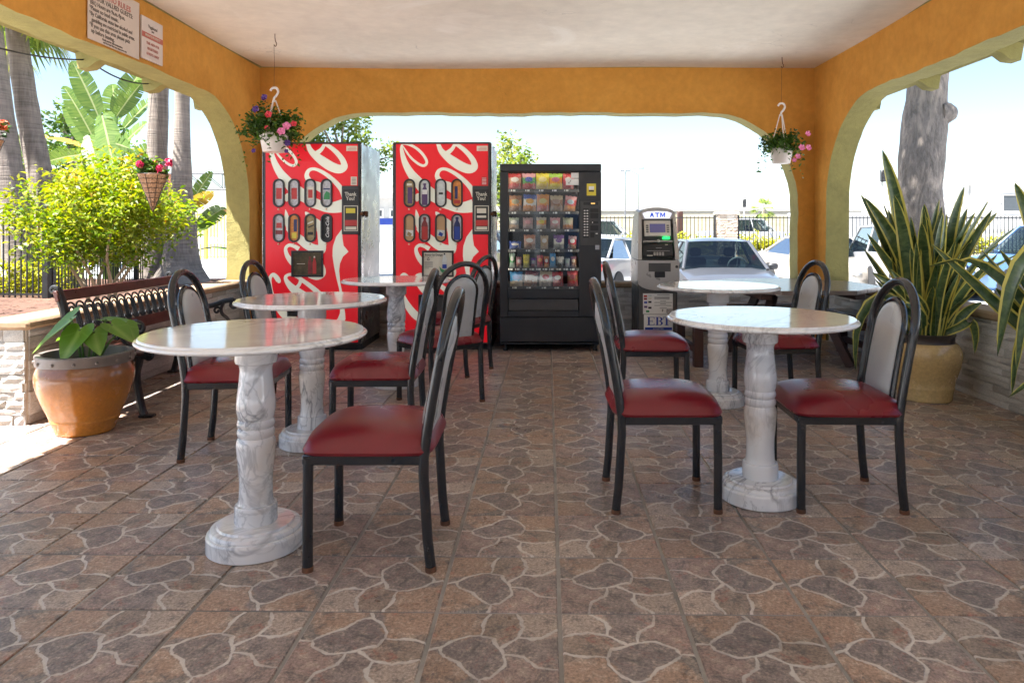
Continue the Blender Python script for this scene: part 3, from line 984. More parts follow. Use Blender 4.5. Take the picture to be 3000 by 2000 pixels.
# ------------------------------------------------------------------ glazed pots
def glaze(name, c1, c2, c3, zt):
    t = NT(name); co = t.coords('Object'); sp = t.n('SeparateXYZ', {0: co})
    z = t.math('DIVIDE', sp.outputs[2], zt)
    z = t.math('ADD', z, t.math('MULTIPLY', t.math('SUBTRACT', t.noise(co, 6, 5), .5), .25))
    c = t.ramp(z, [(0.0, c1), (.5, c2), (.9, c3)])
    sp2 = t.n('MapRange', {'Value': t.noise(co, 60, 5, .7), 1: .3, 2: .7, 3: .82, 4: 1.15}).outputs[0]
    vm = t.n('VectorMath', {0: c}, operation='SCALE'); t.t.links.new(sp2, vm.inputs['Scale'])
    r = t.n('MapRange', {'Value': t.noise(co, 14, 4), 1: .3, 2: .7, 3: .14, 4: .30}).outputs[0]
    return t.out(Base_Color=vm.outputs[0], Roughness=r, Coat_Weight=.5, Coat_Roughness=.08, Normal=t.bump(t.noise(co, 30, 4), .06, .004))
M['amber'] = glaze('amber_glaze', (.56, .225, .034), (.50, .185, .028), (.24, .10, .04), .42)
M['cream'] = glaze('cream_glaze', (.64, .49, .24), (.60, .42, .175), (.57, .39, .165), .38)
M['grey_band'] = simple('grey_glaze_band', (.20, .165, .145), .38, 0, .25, 9, .2, 50)
M['brown_band'] = simple('brown_glaze_band', (.045, .032, .026), .42, 0, .25, 9, .2, 50)
M['soil'] = ground_mat('potting_soil', (.05,.034,.022), (.085,.06,.04), 6, 60, .9)
def smooth_prof(ctrl, n=5): return catmull(ctrl, n)
p1 = thing('glazed_pot', 'big amber glazed pot with studded grey rim at the left end of the bench', 'pot', (-2.385, 3.83, 0))
p1.scale = (.87, .87, .90)
m = MB(); m.lathe([(0, 0), (.150, 0)] + smooth_prof([(.158,.006),(.172,.045),(.186,.078)], 3) + [(.188,.083),(.186,.087)] + smooth_prof([(.192,.10),(.225,.175),(.254,.26),(.265,.32),(.262,.355),(.252,.385),(.247,.402)], 5), 64)
m.build('body', M['amber'], p1, angle=60)
m = MB(); m.lathe([(.247,.402),(.258,.404),(.260,.410),(.258,.442),(.262,.452),(.260,.460),(.250,.464),(.228,.462),(.222,.452),(.226,.40),(.21,.36),(.16,.34)], 64)
rim = m.build('rim', M['grey_band'], p1, angle=45)
m = MB()
for k in range(14):
    a = 2*pi*k/14+.1
    m.lathe([(0, .013), (.006, .011), (.010, .004), (.0105, 0)], 10, T=Matrix.Translation((.257*cos(a), .257*sin(a), .426)) @ Matrix.Rotation(a, 4, 'Z') @ Matrix.Rotation(pi/2, 4, 'Y'))
m.build('stud', M['grey_band'], rim)
m = MB(); m.lathe([(0,.392),(.10,.396),(.20,.388),(.224,.385)], 32); m.build('soil', M['soil'], p1)
p2 = thing('glazed_pot', 'cream glazed pot with dark brown neck, holding a snake plant', 'pot', (2.435, 4.56, 0))
cr = [(0, 0), (.150, 0)] + smooth_prof([(.154,.006),(.160,.05),(.166,.078)], 3) + [(.1675,.083),(.166,.088)] + smooth_prof([(.172,.12),(.200,.21),(.211,.27),(.208,.31),(.190,.345),(.172,.358)], 5)
nk = [(.172,.358),(.168,.362),(.168,.395),(.174,.402),(.174,.412),(.166,.416),(.152,.412),(.150,.36),(.14,.33)]
m = MB(); m.lathe(cr, 56); m.build('body', M['cream'], p2, angle=60)
m = MB(); m.lathe(nk, 56); m.build('rim', M['brown_band'], p2, angle=45)
m = MB(); m.lathe([(0,.352),(.08,.355),(.151,.348)], 28); m.build('soil', M['soil'], p2)
dup(p2, (2.47, 3.28, 0), 1.0, 'cream glazed pot holding the second snake plant at the right edge')
# ------------------------------------------------------------------ drinks machines
def lit(name, col, strength, rough=.25, var=.06, coat=.3):
    t = NT(name); co = t.coords('Object')
    g = t.n('MapRange', {'Value': t.noise(co, 2.2, 3), 1: .3, 2: .7, 3: 1-var*3, 4: 1+var*2}).outputs[0]
    s_ = t.math('MULTIPLY', g, strength)
    return t.out(Base_Color=col, Roughness=rough, Emission_Color=col, Emission_Strength=s_, Coat_Weight=coat, Coat_Roughness=.08)
M['coke_red'] = lit('backlit_red_panel', (.56, .004, .012), .10, .3, coat=.12)
M['coke_white'] = lit('backlit_cream_print', (.66, .66, .55), .07)
M['frame_grey'] = simple('dark_frame', (.045, .046, .048), .42, .1, .2, 5, .1, 80)
M['black_plastic'] = simple('black_plastic', (.016, .016, .017), .38, 0, .2, 8, .1, 90)
M['silver'] = simple('brushed_silver', (.40, .40, .42), .33, .85, .12, 3, .05, 40)
M['steel'] = simple('steel_trim', (.50, .50, .51), .25, 1.0, .1, 5)
M['machine_red'] = simple('machine_red_side', (.22, .012, .016), .28, 0, .12, 4)
M['cream_print'] = simple('cream_print', (.72, .68, .56), .5)
M['white_print'] = simple('white_print', (.80, .79, .76), .5)
M['red_print'] = simple('red_print', (.50, .035, .03), .45)
M['yellow_print'] = simple('yellow_print', (.75, .62, .06), .45)
M['blue_print'] = simple('blue_print', (.02, .055, .33), .45)
M['black_print'] = simple('black_print', (.02, .02, .02), .5)
M['green_print'] = simple('green_print', (.03, .25, .08), .45)
M['tan_print'] = simple('tan_print', (.60, .38, .20), .6)
M['amber_lens'] = simple('cream_button', (.75, .55, .38), .4)

K1 = .002973
def cx_(px): return (px-913)*K1
def cz_(py): return 1.07-(py-667)*K1
Z1 = lambda x, y: (1130+x/5.227-376, 400+y/5.227, 1/5.227)
Z2 = lambda x, y: (1130+x/5.227-376, 680+y/5.227, 1/5.227)
Z4 = lambda x, y: (760+x/4.611, 700+y/4.611, 1/4.611)
STROKES = [
    (Z1, [(222,118,30),(212,200,52),(255,380,88),(340,545,120),(440,670,150),(560,800,175),(700,905,180),(850,1000,150)]),
    (Z1, [(226,112,22),(330,125,38),(450,190,42),(550,290,42),(598,390,42),(560,446,40),(480,425,38),(370,340,34),(290,240,28),(236,150,14)]),
    (Z1, [(768,98,55),(815,215,82),(905,305,115),(1010,385,140),(1130,460,145),(1250,500,135),(1325,470,112),(1322,400,90),(1270,310,78),(1170,205,68),(1060,125,56),(1000,90,50)]),
    (Z1, [(915,255,75),(985,195,56),(1030,120,50)]),
    (Z1, [(860,730,100),(790,670,85),(757,600,70),(785,525,56),(860,497,46),(960,527,52),(1080,600,62),(1200,705,72),(1290,815,80),(1330,920,80)]),
    (Z1, [(850,720,90),(940,765,130),(1060,850,120)]),
    (Z1, [(820,1000,170),(940,1045,150),(1060,1085,150),(1180,1085,170),(1310,1060,200)]),
    (Z1, [(445,1000,10),(450,965,70),(470,930,120),(520,930,90)]),
    (Z1, [(432,1118,6),(445,1190,50),(460,1300,90),(500,1400,110)]),
    (Z1, [(735,1150,10),(760,1185,60),(830,1260,90),(940,1340,100),(955,1450,90)]),
    (Z4, [(800,-180,60),(830,-60,90),(842,10,100),(852,80,105),(868,150,60),(862,196,14)]),
    (Z4, [(380,-150,60),(470,-60,100),(560,12,112),(640,80,112),(740,128,110),(845,135,100)]),
    (Z4, [(535,135,64),(470,97,50),(402,84,44),(356,130,44),(376,222,60),(442,312,80),(560,420,90)]),
    (Z4, [(858,335,14),(880,420,34),(858,490,52),(780,530,46),(690,520,24),(655,505,10)]),
    (Z4, [(640,800,130),(520,720,122),(430,645,92),(366,560,58),(360,505,44),(420,478,40),(510,508,46),(600,570,56),(700,642,62),(795,725,72),(870,805,80),(960,900,90)]),
    (Z4, [(565,535,46),(542,610,46),(490,672,52)]),
    (Z4, [(250,590,10),(262,570,62),(230,515,66),(185,478,46),(145,535,46),(150,640,48),(175,760,60),(230,880,84),(330,1010,104),(450,1090,120),(600,1180,150),(760,1290,170)]),
]
SWASH = [(1002,671),(985,694),(976,720),(975,731),(974.5,750),(979,780),(985.5,813),(994,847),(996.5,873),(996.5,917),(990,932),(979,945),(962,960),(985,962),(1006,951),(1012.5,934),(1011.5,917),(1005,873),(1003,856),(997.5,830),(994,793),(996.5,771.5),(1005,752),(1021.5,737),(1007,719.5),(1004,700)]
def ribbon(m, conv, pts, y):
    pp = []
    for x, yy, w in pts:
        X, Y, s_ = conv(x, yy); pp.append((cx_(X), cz_(Y), w*s_*K1))
    pp = catmull(pp, 6)
    L = []; R_ = []
    for i, (x, z, w) in enumerate(pp):
        a = pp[max(0, i-1)]; b = pp[min(len(pp)-1, i+1)]
        tx, tz = b[0]-a[0], b[1]-a[1]; l = max(1e-6, sqrt(tx*tx+tz*tz)); nx, nz = -tz/l, tx/l
        def cl(px, pz): return (min(.3985, max(-.3985, px)), y, min(1.796, max(.075, pz)))
        L.append(cl(x+nx*w/2, z+nz*w/2)); R_.append(cl(x-nx*w/2, z-nz*w/2))
    P = []
    for a, b in zip(L, R_): P += [a, b]
    m.grid(P, len(L), 2)
def stadium(w, h, n=10):
    r = w/2; pts = []
    for q in np.linspace(0, pi, n): pts.append((r*cos(q), h/2-r+r*sin(q)))
    for q in np.linspace(pi, 2*pi, n): pts.append((r*cos(q), -h/2+r+r*sin(q)))
    return pts
def ring_prism(m, outer, inner, y0, y1, mi=0):
    n = len(outer); b = len(m.v)
    for P_, y in ((outer, y0), (inner, y0), (outer, y1), (inner, y1)):
        m.v += [(x, y, z) for x, z in P_]
    for i in range(n):
        j = (i+1) % n
        for q in ((i, j, n+j, n+i), (2*n+i, 2*n+j, 3*n+j, 3*n+i), (i, j, 2*n+j, 2*n+i), (n+i, n+j, 3*n+j, 3*n+i)):
            m.f.append(tuple(b+z for z in q)); m.m.append(mi)
def bottle_poly(w, h):
    half = [(.5,-.5),(.5,.10),(.42,.22),(.20,.34),(.18,.40),(.24,.41),(.24,.5)]
    p = [(x*w, z*h) for x, z in half] + [(-x*w, z*h) for x, z in half[::-1]]
    return p
M['can_silver'] = simple('can_silver', (.56,.55,.57), .45, 0, .35, 60, 0)
M['bottle_pale'] = simple('bottle_pale', (.66,.70,.68), .4, 0, .2, 40)
M['purple_print'] = simple('purple_print', (.10,.05,.16), .45)
M['gold_print'] = simple('gold_print', (.36,.27,.12), .45, 0, .4, 50)
M['orange_print'] = simple('orange_print', (.70,.25,.05), .45, 0, .3, 40)
M['maroon_print'] = simple('maroon_print', (.24,.03,.03), .45, 0, .3, 40)
M['navy_print'] = simple('navy_print', (.02,.03,.12), .45)
M['cola_photo'] = ground_mat('cola_photo_print', (.05,.055,.035), (.14,.10,.055), 5, 30, 0)
def drinks_machine(label, loc, side_mat, which, rz=0.0):
    t = thing('drinks_machine', label, 'vending machine', loc, rz, 'red drinks machines')
    m = MB(); m.box(-.424, .424, .062, .78, .05, 1.812, b=.008); cab = m.build('cabinet', side_mat, t)
    m = MB(); m.box(-.424, .424, .064, .76, 0.0, .0495); m.build('plinth', M['black_plastic'], t)
    m = MB(); m.box(-.428, .428, .0, .050, .052, 1.816, b=.010)
    door = m.build('door', M['frame_grey'], t)
    m = MB(); m.box(.4265, .4325, .004, .075, .06, 1.81, b=.002); m.box(-.4325, -.4265, .004, .075, .06, 1.81, b=.002); m.build('edge_trim', M['steel'], door)
    m = MB(); m.box(-.4015, .4015, -.004, .004, .072, 1.798, b=.002); m.build('front_panel', M['coke_red'], door)
    y = -.0050
    g = MB()
    for conv, pts in STROKES:
        ribbon(g, conv, pts, y); y -= .00018
    g.prism([(cx_(x), cz_(yy)) for x, yy in SWASH], y, y-.0002, 'y')
    g.build('script_print', M['coke_white'], door, smooth=False, fix=False)
    yb = -.0095
    cols = (818, 862.6, 910, 957.5); rows = (566, 668)
    for r_, py in enumerate(rows):
        for c_, px in enumerate(cols):
            x0, z0 = cx_(px), cz_(py)
            o = [(x0+x, z0+z) for x, z in stadium(.101, .250)]; i_ = [(x0+x, z0+z) for x, z in stadium(.073, .222)]
            m = MB(); ring_prism(m, o, i_, yb-.012, -.0040)
            b_ = m.build('selection_button', M['black_plastic'], door, angle=50)
            plate = M['can_silver']; extra = []
            if which == 1:
                k = r_*4+c_
                if k in (0, 1, 2): extra = [('red_print', [(x0-.024, z0-.052), (x0+.024, z0-.052), (x0+.024, z0+.045), (x0-.024, z0+.045)])]
                if k == 2: extra = [('cream_print', [(x0-.026, z0-.052), (x0+.026, z0-.052), (x0+.026, z0+.055), (x0-.026, z0+.055)]), ('red_print', [(x0-.019, z0-.042), (x0+.019, z0-.042), (x0+.019, z0+.03), (x0-.019, z0+.03)])]
                if k == 3: extra = [('navy_print', [(x0-.028, z0+.03), (x0+.028, z0+.03), (x0+.028, z0+.042), (x0-.028, z0+.042)]), ('green_print', [(x0-.026, z0-.055), (x0+.028, z0-.055), (x0+.028, z0+.0), (x0-.0, z0+.018), (x0-.02, z0-.01)])]
                if k == 4: extra = [('maroon_print', [(x0-.03, z0-.055), (x0+.03, z0-.055), (x0+.03, z0-.02), (x0-.03, z0-.02)]), ('red_print', [(x0-.024, z0+.0), (x0+.026, z0+.0), (x0+.022, z0+.045), (x0-.02, z0+.045)])]
                if k == 5: plate = M['orange_print']; extra = [('navy_print', [(x0-.004, z0-.03), (x0+.024, z0-.03), (x0+.024, z0+.075), (x0-.004, z0+.075)]), ('yellow_print', [(x0-.02, z0-.09), (x0+.02, z0-.09), (x0+.02, z0-.04), (x0-.02, z0-.04)])]
                if k == 6: plate = M['gold_print']; extra = [('black_print', [(x0-.02, z0+.0), (x0+.03, z0+.02), (x0+.03, z0+.032), (x0-.02, z0+.012)]), ('cream_print', [(x0-.026, z0+.03), (x0+.026, z0+.05), (x0+.024, z0+.064), (x0-.024, z0+.045)]), ('black_print', [(x0-.024, z0-.06), (x0+.024, z0-.06), (x0+.024, z0-.035), (x0-.024, z0-.035)])]
                if k == 7: plate = M['black_print']
            else:
                k = r_*4+c_
                if k == 0: plate = M['gold_print']; extra = [('purple_print', [(x0-.016, z0-.09), (x0+.024, z0-.09), (x0+.024, z0+.05), (x0-.016, z0+.05)]), ('cream_print', [(x0-.022, z0+.065), (x0+.022, z0+.065), (x0+.022, z0+.085), (x0-.022, z0+.085)])]
                if k == 1: plate = M['bottle_pale']; extra = [('purple_print', [(x0+x, z0-.01+z) for x, z in bottle_poly(.05, .19)]), ('white_print', [(x0-.022, z0-.01), (x0+.022, z0-.01), (x0+.022, z0+.03), (x0-.022, z0+.03)])]
                if k == 2: plate = M['bottle_pale']; extra = [('black_print', [(x0-.018, z0-.012), (x0+.018, z0-.012), (x0+.018, z0+.006), (x0-.018, z0+.006)])]
                if k == 3: plate = M['orange_print']; extra = [('navy_print', [(x0-.02, z0-.05), (x0+.005, z0-.05), (x0+.005, z0+.06), (x0-.02, z0+.06)]), ('red_print', [(x0-.026, z0-.09), (x0+.026, z0-.09), (x0+.026, z0-.06), (x0-.026, z0-.06)])]
                if k in (4, 6): plate = M['tan_print']; extra = [('white_print' if k == 4 else 'bottle_pale', [(x0-.033, z0-.07), (x0+.033, z0-.07), (x0+.033, z0-.02), (x0-.033, z0-.015)]), ('gold_print' if k == 4 else 'blue_print', [(x0-.022, z0-.06), (x0+.01, z0-.075), (x0+.02, z0-.05), (x0-.01, z0-.03)])]
                if k in (5, 7):
                    cmat = 'orange_print' if k == 5 else 'blue_print'
                    extra = [(('maroon_print' if k == 5 else 'navy_print'), [(x0+x, z0-.005+z) for x, z in bottle_poly(.056, .20)]), (cmat, [(x0-.024, z0-.10), (x0+.024, z0-.10), (x0+.024, z0+.012), (x0-.024, z0+.012)])]
                    if k == 5: extra[1] = ('red_print', extra[1][1])
            m = MB(); m.prism([(x0+x, z0+z) for x, z in stadium(.074, .223)], -.0092, -.0085, 'y'); m.build('button_face', plate, b_)
            yy = -.0096
            for mn, poly in extra:
                m = MB(); m.prism(poly, yy, yy-.0005, 'y'); m.build('drink_print', M[mn], b_); yy -= .0008
            if which == 1 and r_*4+c_ == 7:
                text_mesh('drink_print', 'Coca-Cola', .042, M['white_print'], b_, (x0+.008, yy-.001, z0+.005), (pi/2, -pi/2, 0), shear=.35, bold=.0008)
            m = MB(); m.lathe([(.0, .010), (.007, .009), (.009, .004), (.009, 0)], 12, T=Matrix.Translation((x0-.004, -.008, z0-.140)) @ Matrix.Rotation(pi/2, 4, 'X')); m.build('lamp', M['amber_lens'], b_)
    # coin and note unit
    x0, x1 = cx_(1003), cx_(1057); z1, z0 = cz_(545), cz_(687)
    m = MB(); m.box(x0, x1-.006, -.030, -.0045, z0, z1, b=.006); cu = m.build('payment_unit', M['frame_grey'], door)
    m = MB(); m.box(x0+.012, x1-.018, -.0340, -.0305, z0+.26, z1-.03, b=.002); m.build('thank_you_plate', M['black_plastic'], cu)
    text_mesh('lettering', 'Thank\nYou!', .047, M['cream_print'], cu, ((x0+x1)/2-.002, -.0352, z1-.092), space=.8, bold=.0006, sx=.85)
    m = MB(); ring_prism(m, [(x0+.020, z0+.03), (x1-.018, z0+.03), (x1-.018, z0+.25), (x0+.020, z0+.25)], [(x0+.026, z0+.036), (x1-.024, z0+.036), (x1-.024, z0+.244), (x0+.026, z0+.244)], -.0345, -.0305); m.build('trim', M['cream_print'], cu)
    m = MB(); m.box(x0+.034, x1-.030, -.0375, -.0305, z0+.135, z0+.235, b=.003); m.build('note_slot', M['black_plastic'], cu)
    m = MB(); m.box(x0+.040, x1-.040, -.0392, -.0378, z0+.185, z0+.228); 
    if which == 2: m.box(x0+.040, x1-.040, -.0392, -.0378, z0+.145, z0+.165)
    m.build('note_label', M['yellow_print'] if which == 1 else M['cream_print'], cu)
    m = MB(); m.box(x0+.030, x1-.026, -.0365, -.0305, z0+.075, z0+.125); m.build('coin_plate', M['red_print'], cu)
    m = MB(); m.box(x0+.036, x1-.032, -.0365, -.0305, z0+.042, z0+.068); m.build('coin_label', M['cream_print'], cu)
    # advert frame
    x0, x1 = cx_(855), cx_(948); z1, z0 = cz_(734), cz_(811)
    m = MB(); ring_prism(m, [(x0, z0), (x1, z0), (x1, z1), (x0, z1)], [(x0+.016, z0+.016), (x1-.016, z0+.016), (x1-.016, z1-.016), (x0+.016, z1-.016)], -.022, -.0090)
    fr = m.build('advert_frame', M['black_plastic'], door)
    m = MB(); m.box(x0+.012, x1-.012, -.0150, -.0095, z0+.012, z1-.012); m.build('advert', M['cola_photo'] if which == 1 else M['cream_print'], fr)
    xm = (x0+x1)/2; zm = (z0+z1)/2
    if which == 1:
        for bx, mm in ((.022, 'maroon_print'), (.062, 'red_print')):
            m = MB(); m.prism([(xm+bx+x, zm-.012+z) for x, z in bottle_poly(.032, .15)], -.0158, -.0164, 'y'); m.build('bottle_print', M[mm], fr)
        m = MB(); m.box(xm+.056, xm+.068, -.0172, -.0165, zm+.052, zm+.066); m.box(xm-.09, xm-.02, -.0172, -.0165, zm-.002, zm+.002); m.build('cap_print', M['cream_print'], fr)
    else:
        text_mesh('lettering', 'Better by Design', .024, M['black_print'], fr, (xm-.035, -.0160, z1-.038), sx=.95, bold=.0004)
        text_mesh('lettering', 'One bottle at a time:', .010, M['black_print'], fr, (x0+.056, -.0160, z1-.056))
        m = MB()
        for q in (.098, .108, .118, .128, .140, .152): m.box(x0+.022, x0+.022+(.072 if q != .152 else .04), -.0162, -.0155, z1-q-.003, z1-q)
        for a in range(3):
            T = Matrix.Translation((x0+.055, -.0160, z1-.074)) @ Matrix.Rotation(a*2*pi/3, 4, 'Y')
            m.box(-.006, .006, -.0004, .0004, .007, .012, T=T); m.box(.002, .008, -.0004, .0004, .003, .009, T=T)
        m.build('print_lines', M['black_print'], fr)
        m = MB(); m.prism([(xm+.058+x*.9, zm+.022+z) for x, z in bottle_poly(.046, .13)], -.0158, -.0164, 'y'); m.build('bottle_print', M['bottle_pale'], fr)
        m = MB(); m.box(xm+.039, xm+.077, -.0172, -.0166, zm-.040, zm-.005); m.build('bottle_print', M['blue_print'], fr)
        m = MB(); m.prism([(xm+.058, zm-.098), (xm+.022, zm-.06), (xm+.012, zm-.022), (xm+.034, zm-.044), (xm+.058, zm-.054), (xm+.082, zm-.044), (xm+.106, zm-.02), (xm+.095, zm-.062)], -.0176, -.0182, 'y'); m.build('leaf_print', M['green_print'], fr)
        m = MB(); m.box(xm+.052, xm+.064, -.0172, -.0166, zm+.078, zm+.092); m.build('cap_print', M['black_print'], fr)
    # stickers
    m = MB(); m.box(cx_(1015), cx_(1047), -.0066+.0, -.0092, cz_(443), cz_(428)); st = m.build('sticker', M['cream_print'], door)
    m = MB()
    for q in range(3): m.box(cx_(1024 if q == 0 else 1020), cx_(1044), -.0099, -.0094, cz_(432+q*4.0)-.003, cz_(432+q*4.0)); 
    m.build('print_lines', M['red_print'], st)
    m = MB(); m.box(cx_(1028), cx_(1046), -.0066, -.0092, cz_(543), cz_(518)); st = m.build('sticker', M['cream_print'] if which == 1 else M['red_print'], door)
    m = MB()
    for q in range(5): m.box(cx_(1031), cx_(1043), -.0099, -.0094, cz_(522+q*4.2)-.004, cz_(522+q*4.2))
    m.build('print_lines', M['black_print'] if which == 1 else M['white_print'], st)
    # delivery hatch
    x0, x1 = cx_(846), cx_(942); z1, z0 = cz_(862), cz_(925)
    m = MB(); ring_prism(m, [(x0, z0), (x1, z0), (x1, z1), (x0, z1)], [(x0+.02, z0+.02), (x1-.02, z0+.02), (x1-.02, z1-.02), (x0+.02, z1-.02)], -.045, -.0090); h = m.build('delivery_hatch', M['black_plastic'], door)
    m = MB(); m.box(x0+.018, x1-.018, -.018, -.0095, z0+.018, z1-.018); m.build('hatch_flap', M['frame_grey'], h)
    # hasp and padlock on the right edge
    m = MB(); m.box(.418, .452, -.016, .10, 1.175, 1.20, b=.003); m.box(.434, .470, .055, .10, 1.165, 1.215, b=.006); hs = m.build('hasp', M['rust'], door)
    m = MB(); m.tube([(.452, .045, 1.18), (.452, .045, 1.15), (.452, .075, 1.15), (.452, .075, 1.18)], .005, 6); m.build('shackle', M['steel'], hs)
    return t
drinks_machine('red drinks machine nearest the left column, cola bottle advert in its frame', (-1.965, 6.32, 0), M['silver'], 1)
drinks_machine('red drinks machine beside the snack machine, white recycling notice in its frame', (-.830, 6.32, 0), M['machine_red'], 2, -.012)

# ------------------------------------------------------------------ snack machine
M['snack_black'] = simple('snack_black', (.024, .026, .030), .45, 0, .25, 4, .12, 120)
M['snack_grey'] = simple('snack_grey', (.060, .060, .060), .4, 0, .2, 12, .2, 90)
M['cavity'] = simple('machine_cavity', (.022, .019, .017), .6, 0, .2)
def pane_glass(name, tint=(.95,.97,.97), gloss=.09, rough=.02):
    t = NT(name)
    tr = t.n('BsdfTransparent', {'Color': (*tint, 1)}); gl = t.n('BsdfGlossy', {'Color': (1,1,1,1), 'Roughness': rough})
    fr = t.n('Fresnel', {'IOR': 1.5})
    f = t.math('ADD', t.math('MULTIPLY', fr.outputs[0], .6), gloss*.1, clamp=True)
    mx = t.n('MixShader', {0: f}); t.t.links.new(tr.outputs[0], mx.inputs[1]); t.t.links.new(gl.outputs[0], mx.inputs[2])
    return t.surf(mx.outputs[0])
M['pane'] = pane_glass('clear_pane')
K2 = .002944
def sx_(px): return (px-1612)*K2
def sz_(py): return 1.07-(py-667)*K2
SN = (.115, 6.26, 0)
sm = thing('snack_machine', 'black glass-front snack machine between the drinks machines and the cash machine', 'vending machine', SN)
gx0, gx1, gz0, gz1 = sx_(1487), sx_(1695), sz_(846), sz_(505)
m = MB()
m.box(-.436, -.424, .032, .80, .06, 1.618); m.box(.424, .436, .032, .80, .06, 1.618); m.box(-.424, .424, .032, .80, 1.600, 1.618)
m.box(-.424, .424, .78, .80, .06, 1.600); m.box(-.424, .424, .032, .78, .06, .075)
m.build('cabinet', M['snack_black'], sm)
m = MB(); m.box(-.423, .423, .46, .47, .076, 1.599); m.box(gx1+.012, gx1+.018, .034, .459, .30, 1.599); m.box(-.420, gx0-.012, .034, .459, .30, 1.599); m.build('lining', M['cavity'], sm)
m = MB()
m.box(-.4375, gx0, 0, .030, .30, 1.552, b=.004); m.box(gx1, .4375, 0, .030, .30, 1.552, b=.004)
m.box(-.4375, .4375, -.004, .030, 1.5535, 1.620, b=.008); m.box(gx0+.0005, gx1-.0005, .0, .030, .46, gz0, b=.003)
dr = m.build('door', M['snack_black'], sm)
m = MB(); m.box(gx0+.0005, gx1-.0005, .002, .030, .302, .352, b=.003); m.build('lower_rail', M['snack_black'], dr)
m = MB(); m.box(gx0+.004, gx1-.004, .010, .026, .356, .455, b=.003); m.build('delivery_flap', M['snack_grey'], dr)
m = MB(); m.box(-.4375, .4375, -.002, .030, .085, .297, b=.006); m.build('kick_panel', M['snack_black'], dr)
for x in (-.39, .39):
    for y in (.06, .72):
        m = MB(); m.lathe([(.022, 0), (.022, .02), (.012, .022), (.012, .06)], 12, c=(x, y, 0)); m.build('foot', M['black_plastic'], sm)
m = MB(); m.box(gx0+.001, gx1-.001, .012, .016, gz0+.001, gz1-.0015); m.build('front_glass', M['pane'], dr)
m = MB(); m.box(gx0+.02, gx1-.02, .034, .050, 1.556, 1.564); m.box(gx0-.0105, gx0-.002, .036, .050, .60, 1.54); m.box(gx1+.002, gx1+.0105, .036, .050, .60, 1.54); m.build('lamp_and_fill_tubes', lit('snack_lamp_and_fill', (1.0, .88, .72), 1.5), sm)  # top lamp tube, plus hidden side tubes added to brighten the lower trays
# control strip
m = MB(); m.box(sx_(1699), sx_(1756), -.006, -.0005, sz_(718), sz_(589), b=.003); kp = m.build('control_panel', M['snack_grey'], dr)
m = MB(); m.box(sx_(1708), sx_(1751), -.009, -.0065, sz_(601), sz_(592)); m.build('display', M['black_plastic'], kp)
m = MB(); m.box(sx_(1730), sx_(1742), -.0098, -.0092, sz_(598), sz_(594.5)); m.build('display_digits', lit('amber_digits', (.8,.45,.12), .25), kp)
m = MB(); m.box(sx_(1706), sx_(1724), -.009, -.0065, sz_(697), sz_(611), b=.001); kb = m.build('keypad', M['black_plastic'], kp)
for r_ in range(10):
    m = MB()
    for c_ in range(2): m.box(sx_(1709+c_*8), sx_(1714+c_*8), -.012, -.0092, sz_(619+r_*8.0), sz_(615.5+r_*8.0), b=.001)
    m.build('key', M['white_print'], kb)
m = MB()
for a, b in ((611, 622), (624, 640), (648, 655), (660, 676)): m.box(sx_(1728), sx_(1752), -.0088, -.0065, sz_(b), sz_(a), b=.001)
m.box(sx_(1728), sx_(1740), -.0095, -.0065, sz_(696), sz_(681)); m.box(sx_(1744), sx_(1750), -.0095, -.0065, sz_(690), sz_(682))
m.build('coin_unit', M['black_plastic'], kp)
m = MB(); m.box(sx_(1733), sx_(1736), -.0098, -.009, sz_(653), sz_(650)); m.box(sx_(1744), sx_(1750), -.0105, -.0097, sz_(686), sz_(683)); m.build('indicator', M['white_print'], kp)
m = MB(); m.box(sx_(1718), sx_(1745), -.003, -.0005, sz_(573), sz_(538)); st = m.build('sticker', M['yellow_print'], dr)
m = MB(); m.box(sx_(1724), sx_(1739), -.0038, -.0032, sz_(556), sz_(546)); m.build('sticker_print', M['white_print'], st)
m = MB(); m.box(sx_(1724), sx_(1739), -.0038, -.0032, sz_(562), sz_(557)); m.build('sticker_print', M['black_print'], st)
m = MB(); m.box(sx_(1743), sx_(1755), -.003, -.0005, sz_(731), sz_(704)); m.build('sticker', M['silver'], dr)
m = MB(); m.box(sx_(1742), sx_(1750), -.004, -.0005, sz_(882), sz_(864), b=.001); m.build('lock', M['snack_grey'], dr)
m = MB(); m.box(sx_(1672), sx_(1694.5), .0085, .0115, sz_(521.5), sz_(506)); m.build('price_notice', M['white_print'], dr)
m = MB(); m.box(sx_(1657), sx_(1694.5), .0085, .0115, sz_(542), sz_(523.5)); nt_ = m.build('price_notice', M['white_print'], dr)
m = MB(); m.tube([(sx_(1663), .0075, sz_(533)), (sx_(1666), .0075, sz_(538)), (sx_(1672), .0075, sz_(527))], .0025, 5); m.build('tick_print', M['black_print'], nt_)
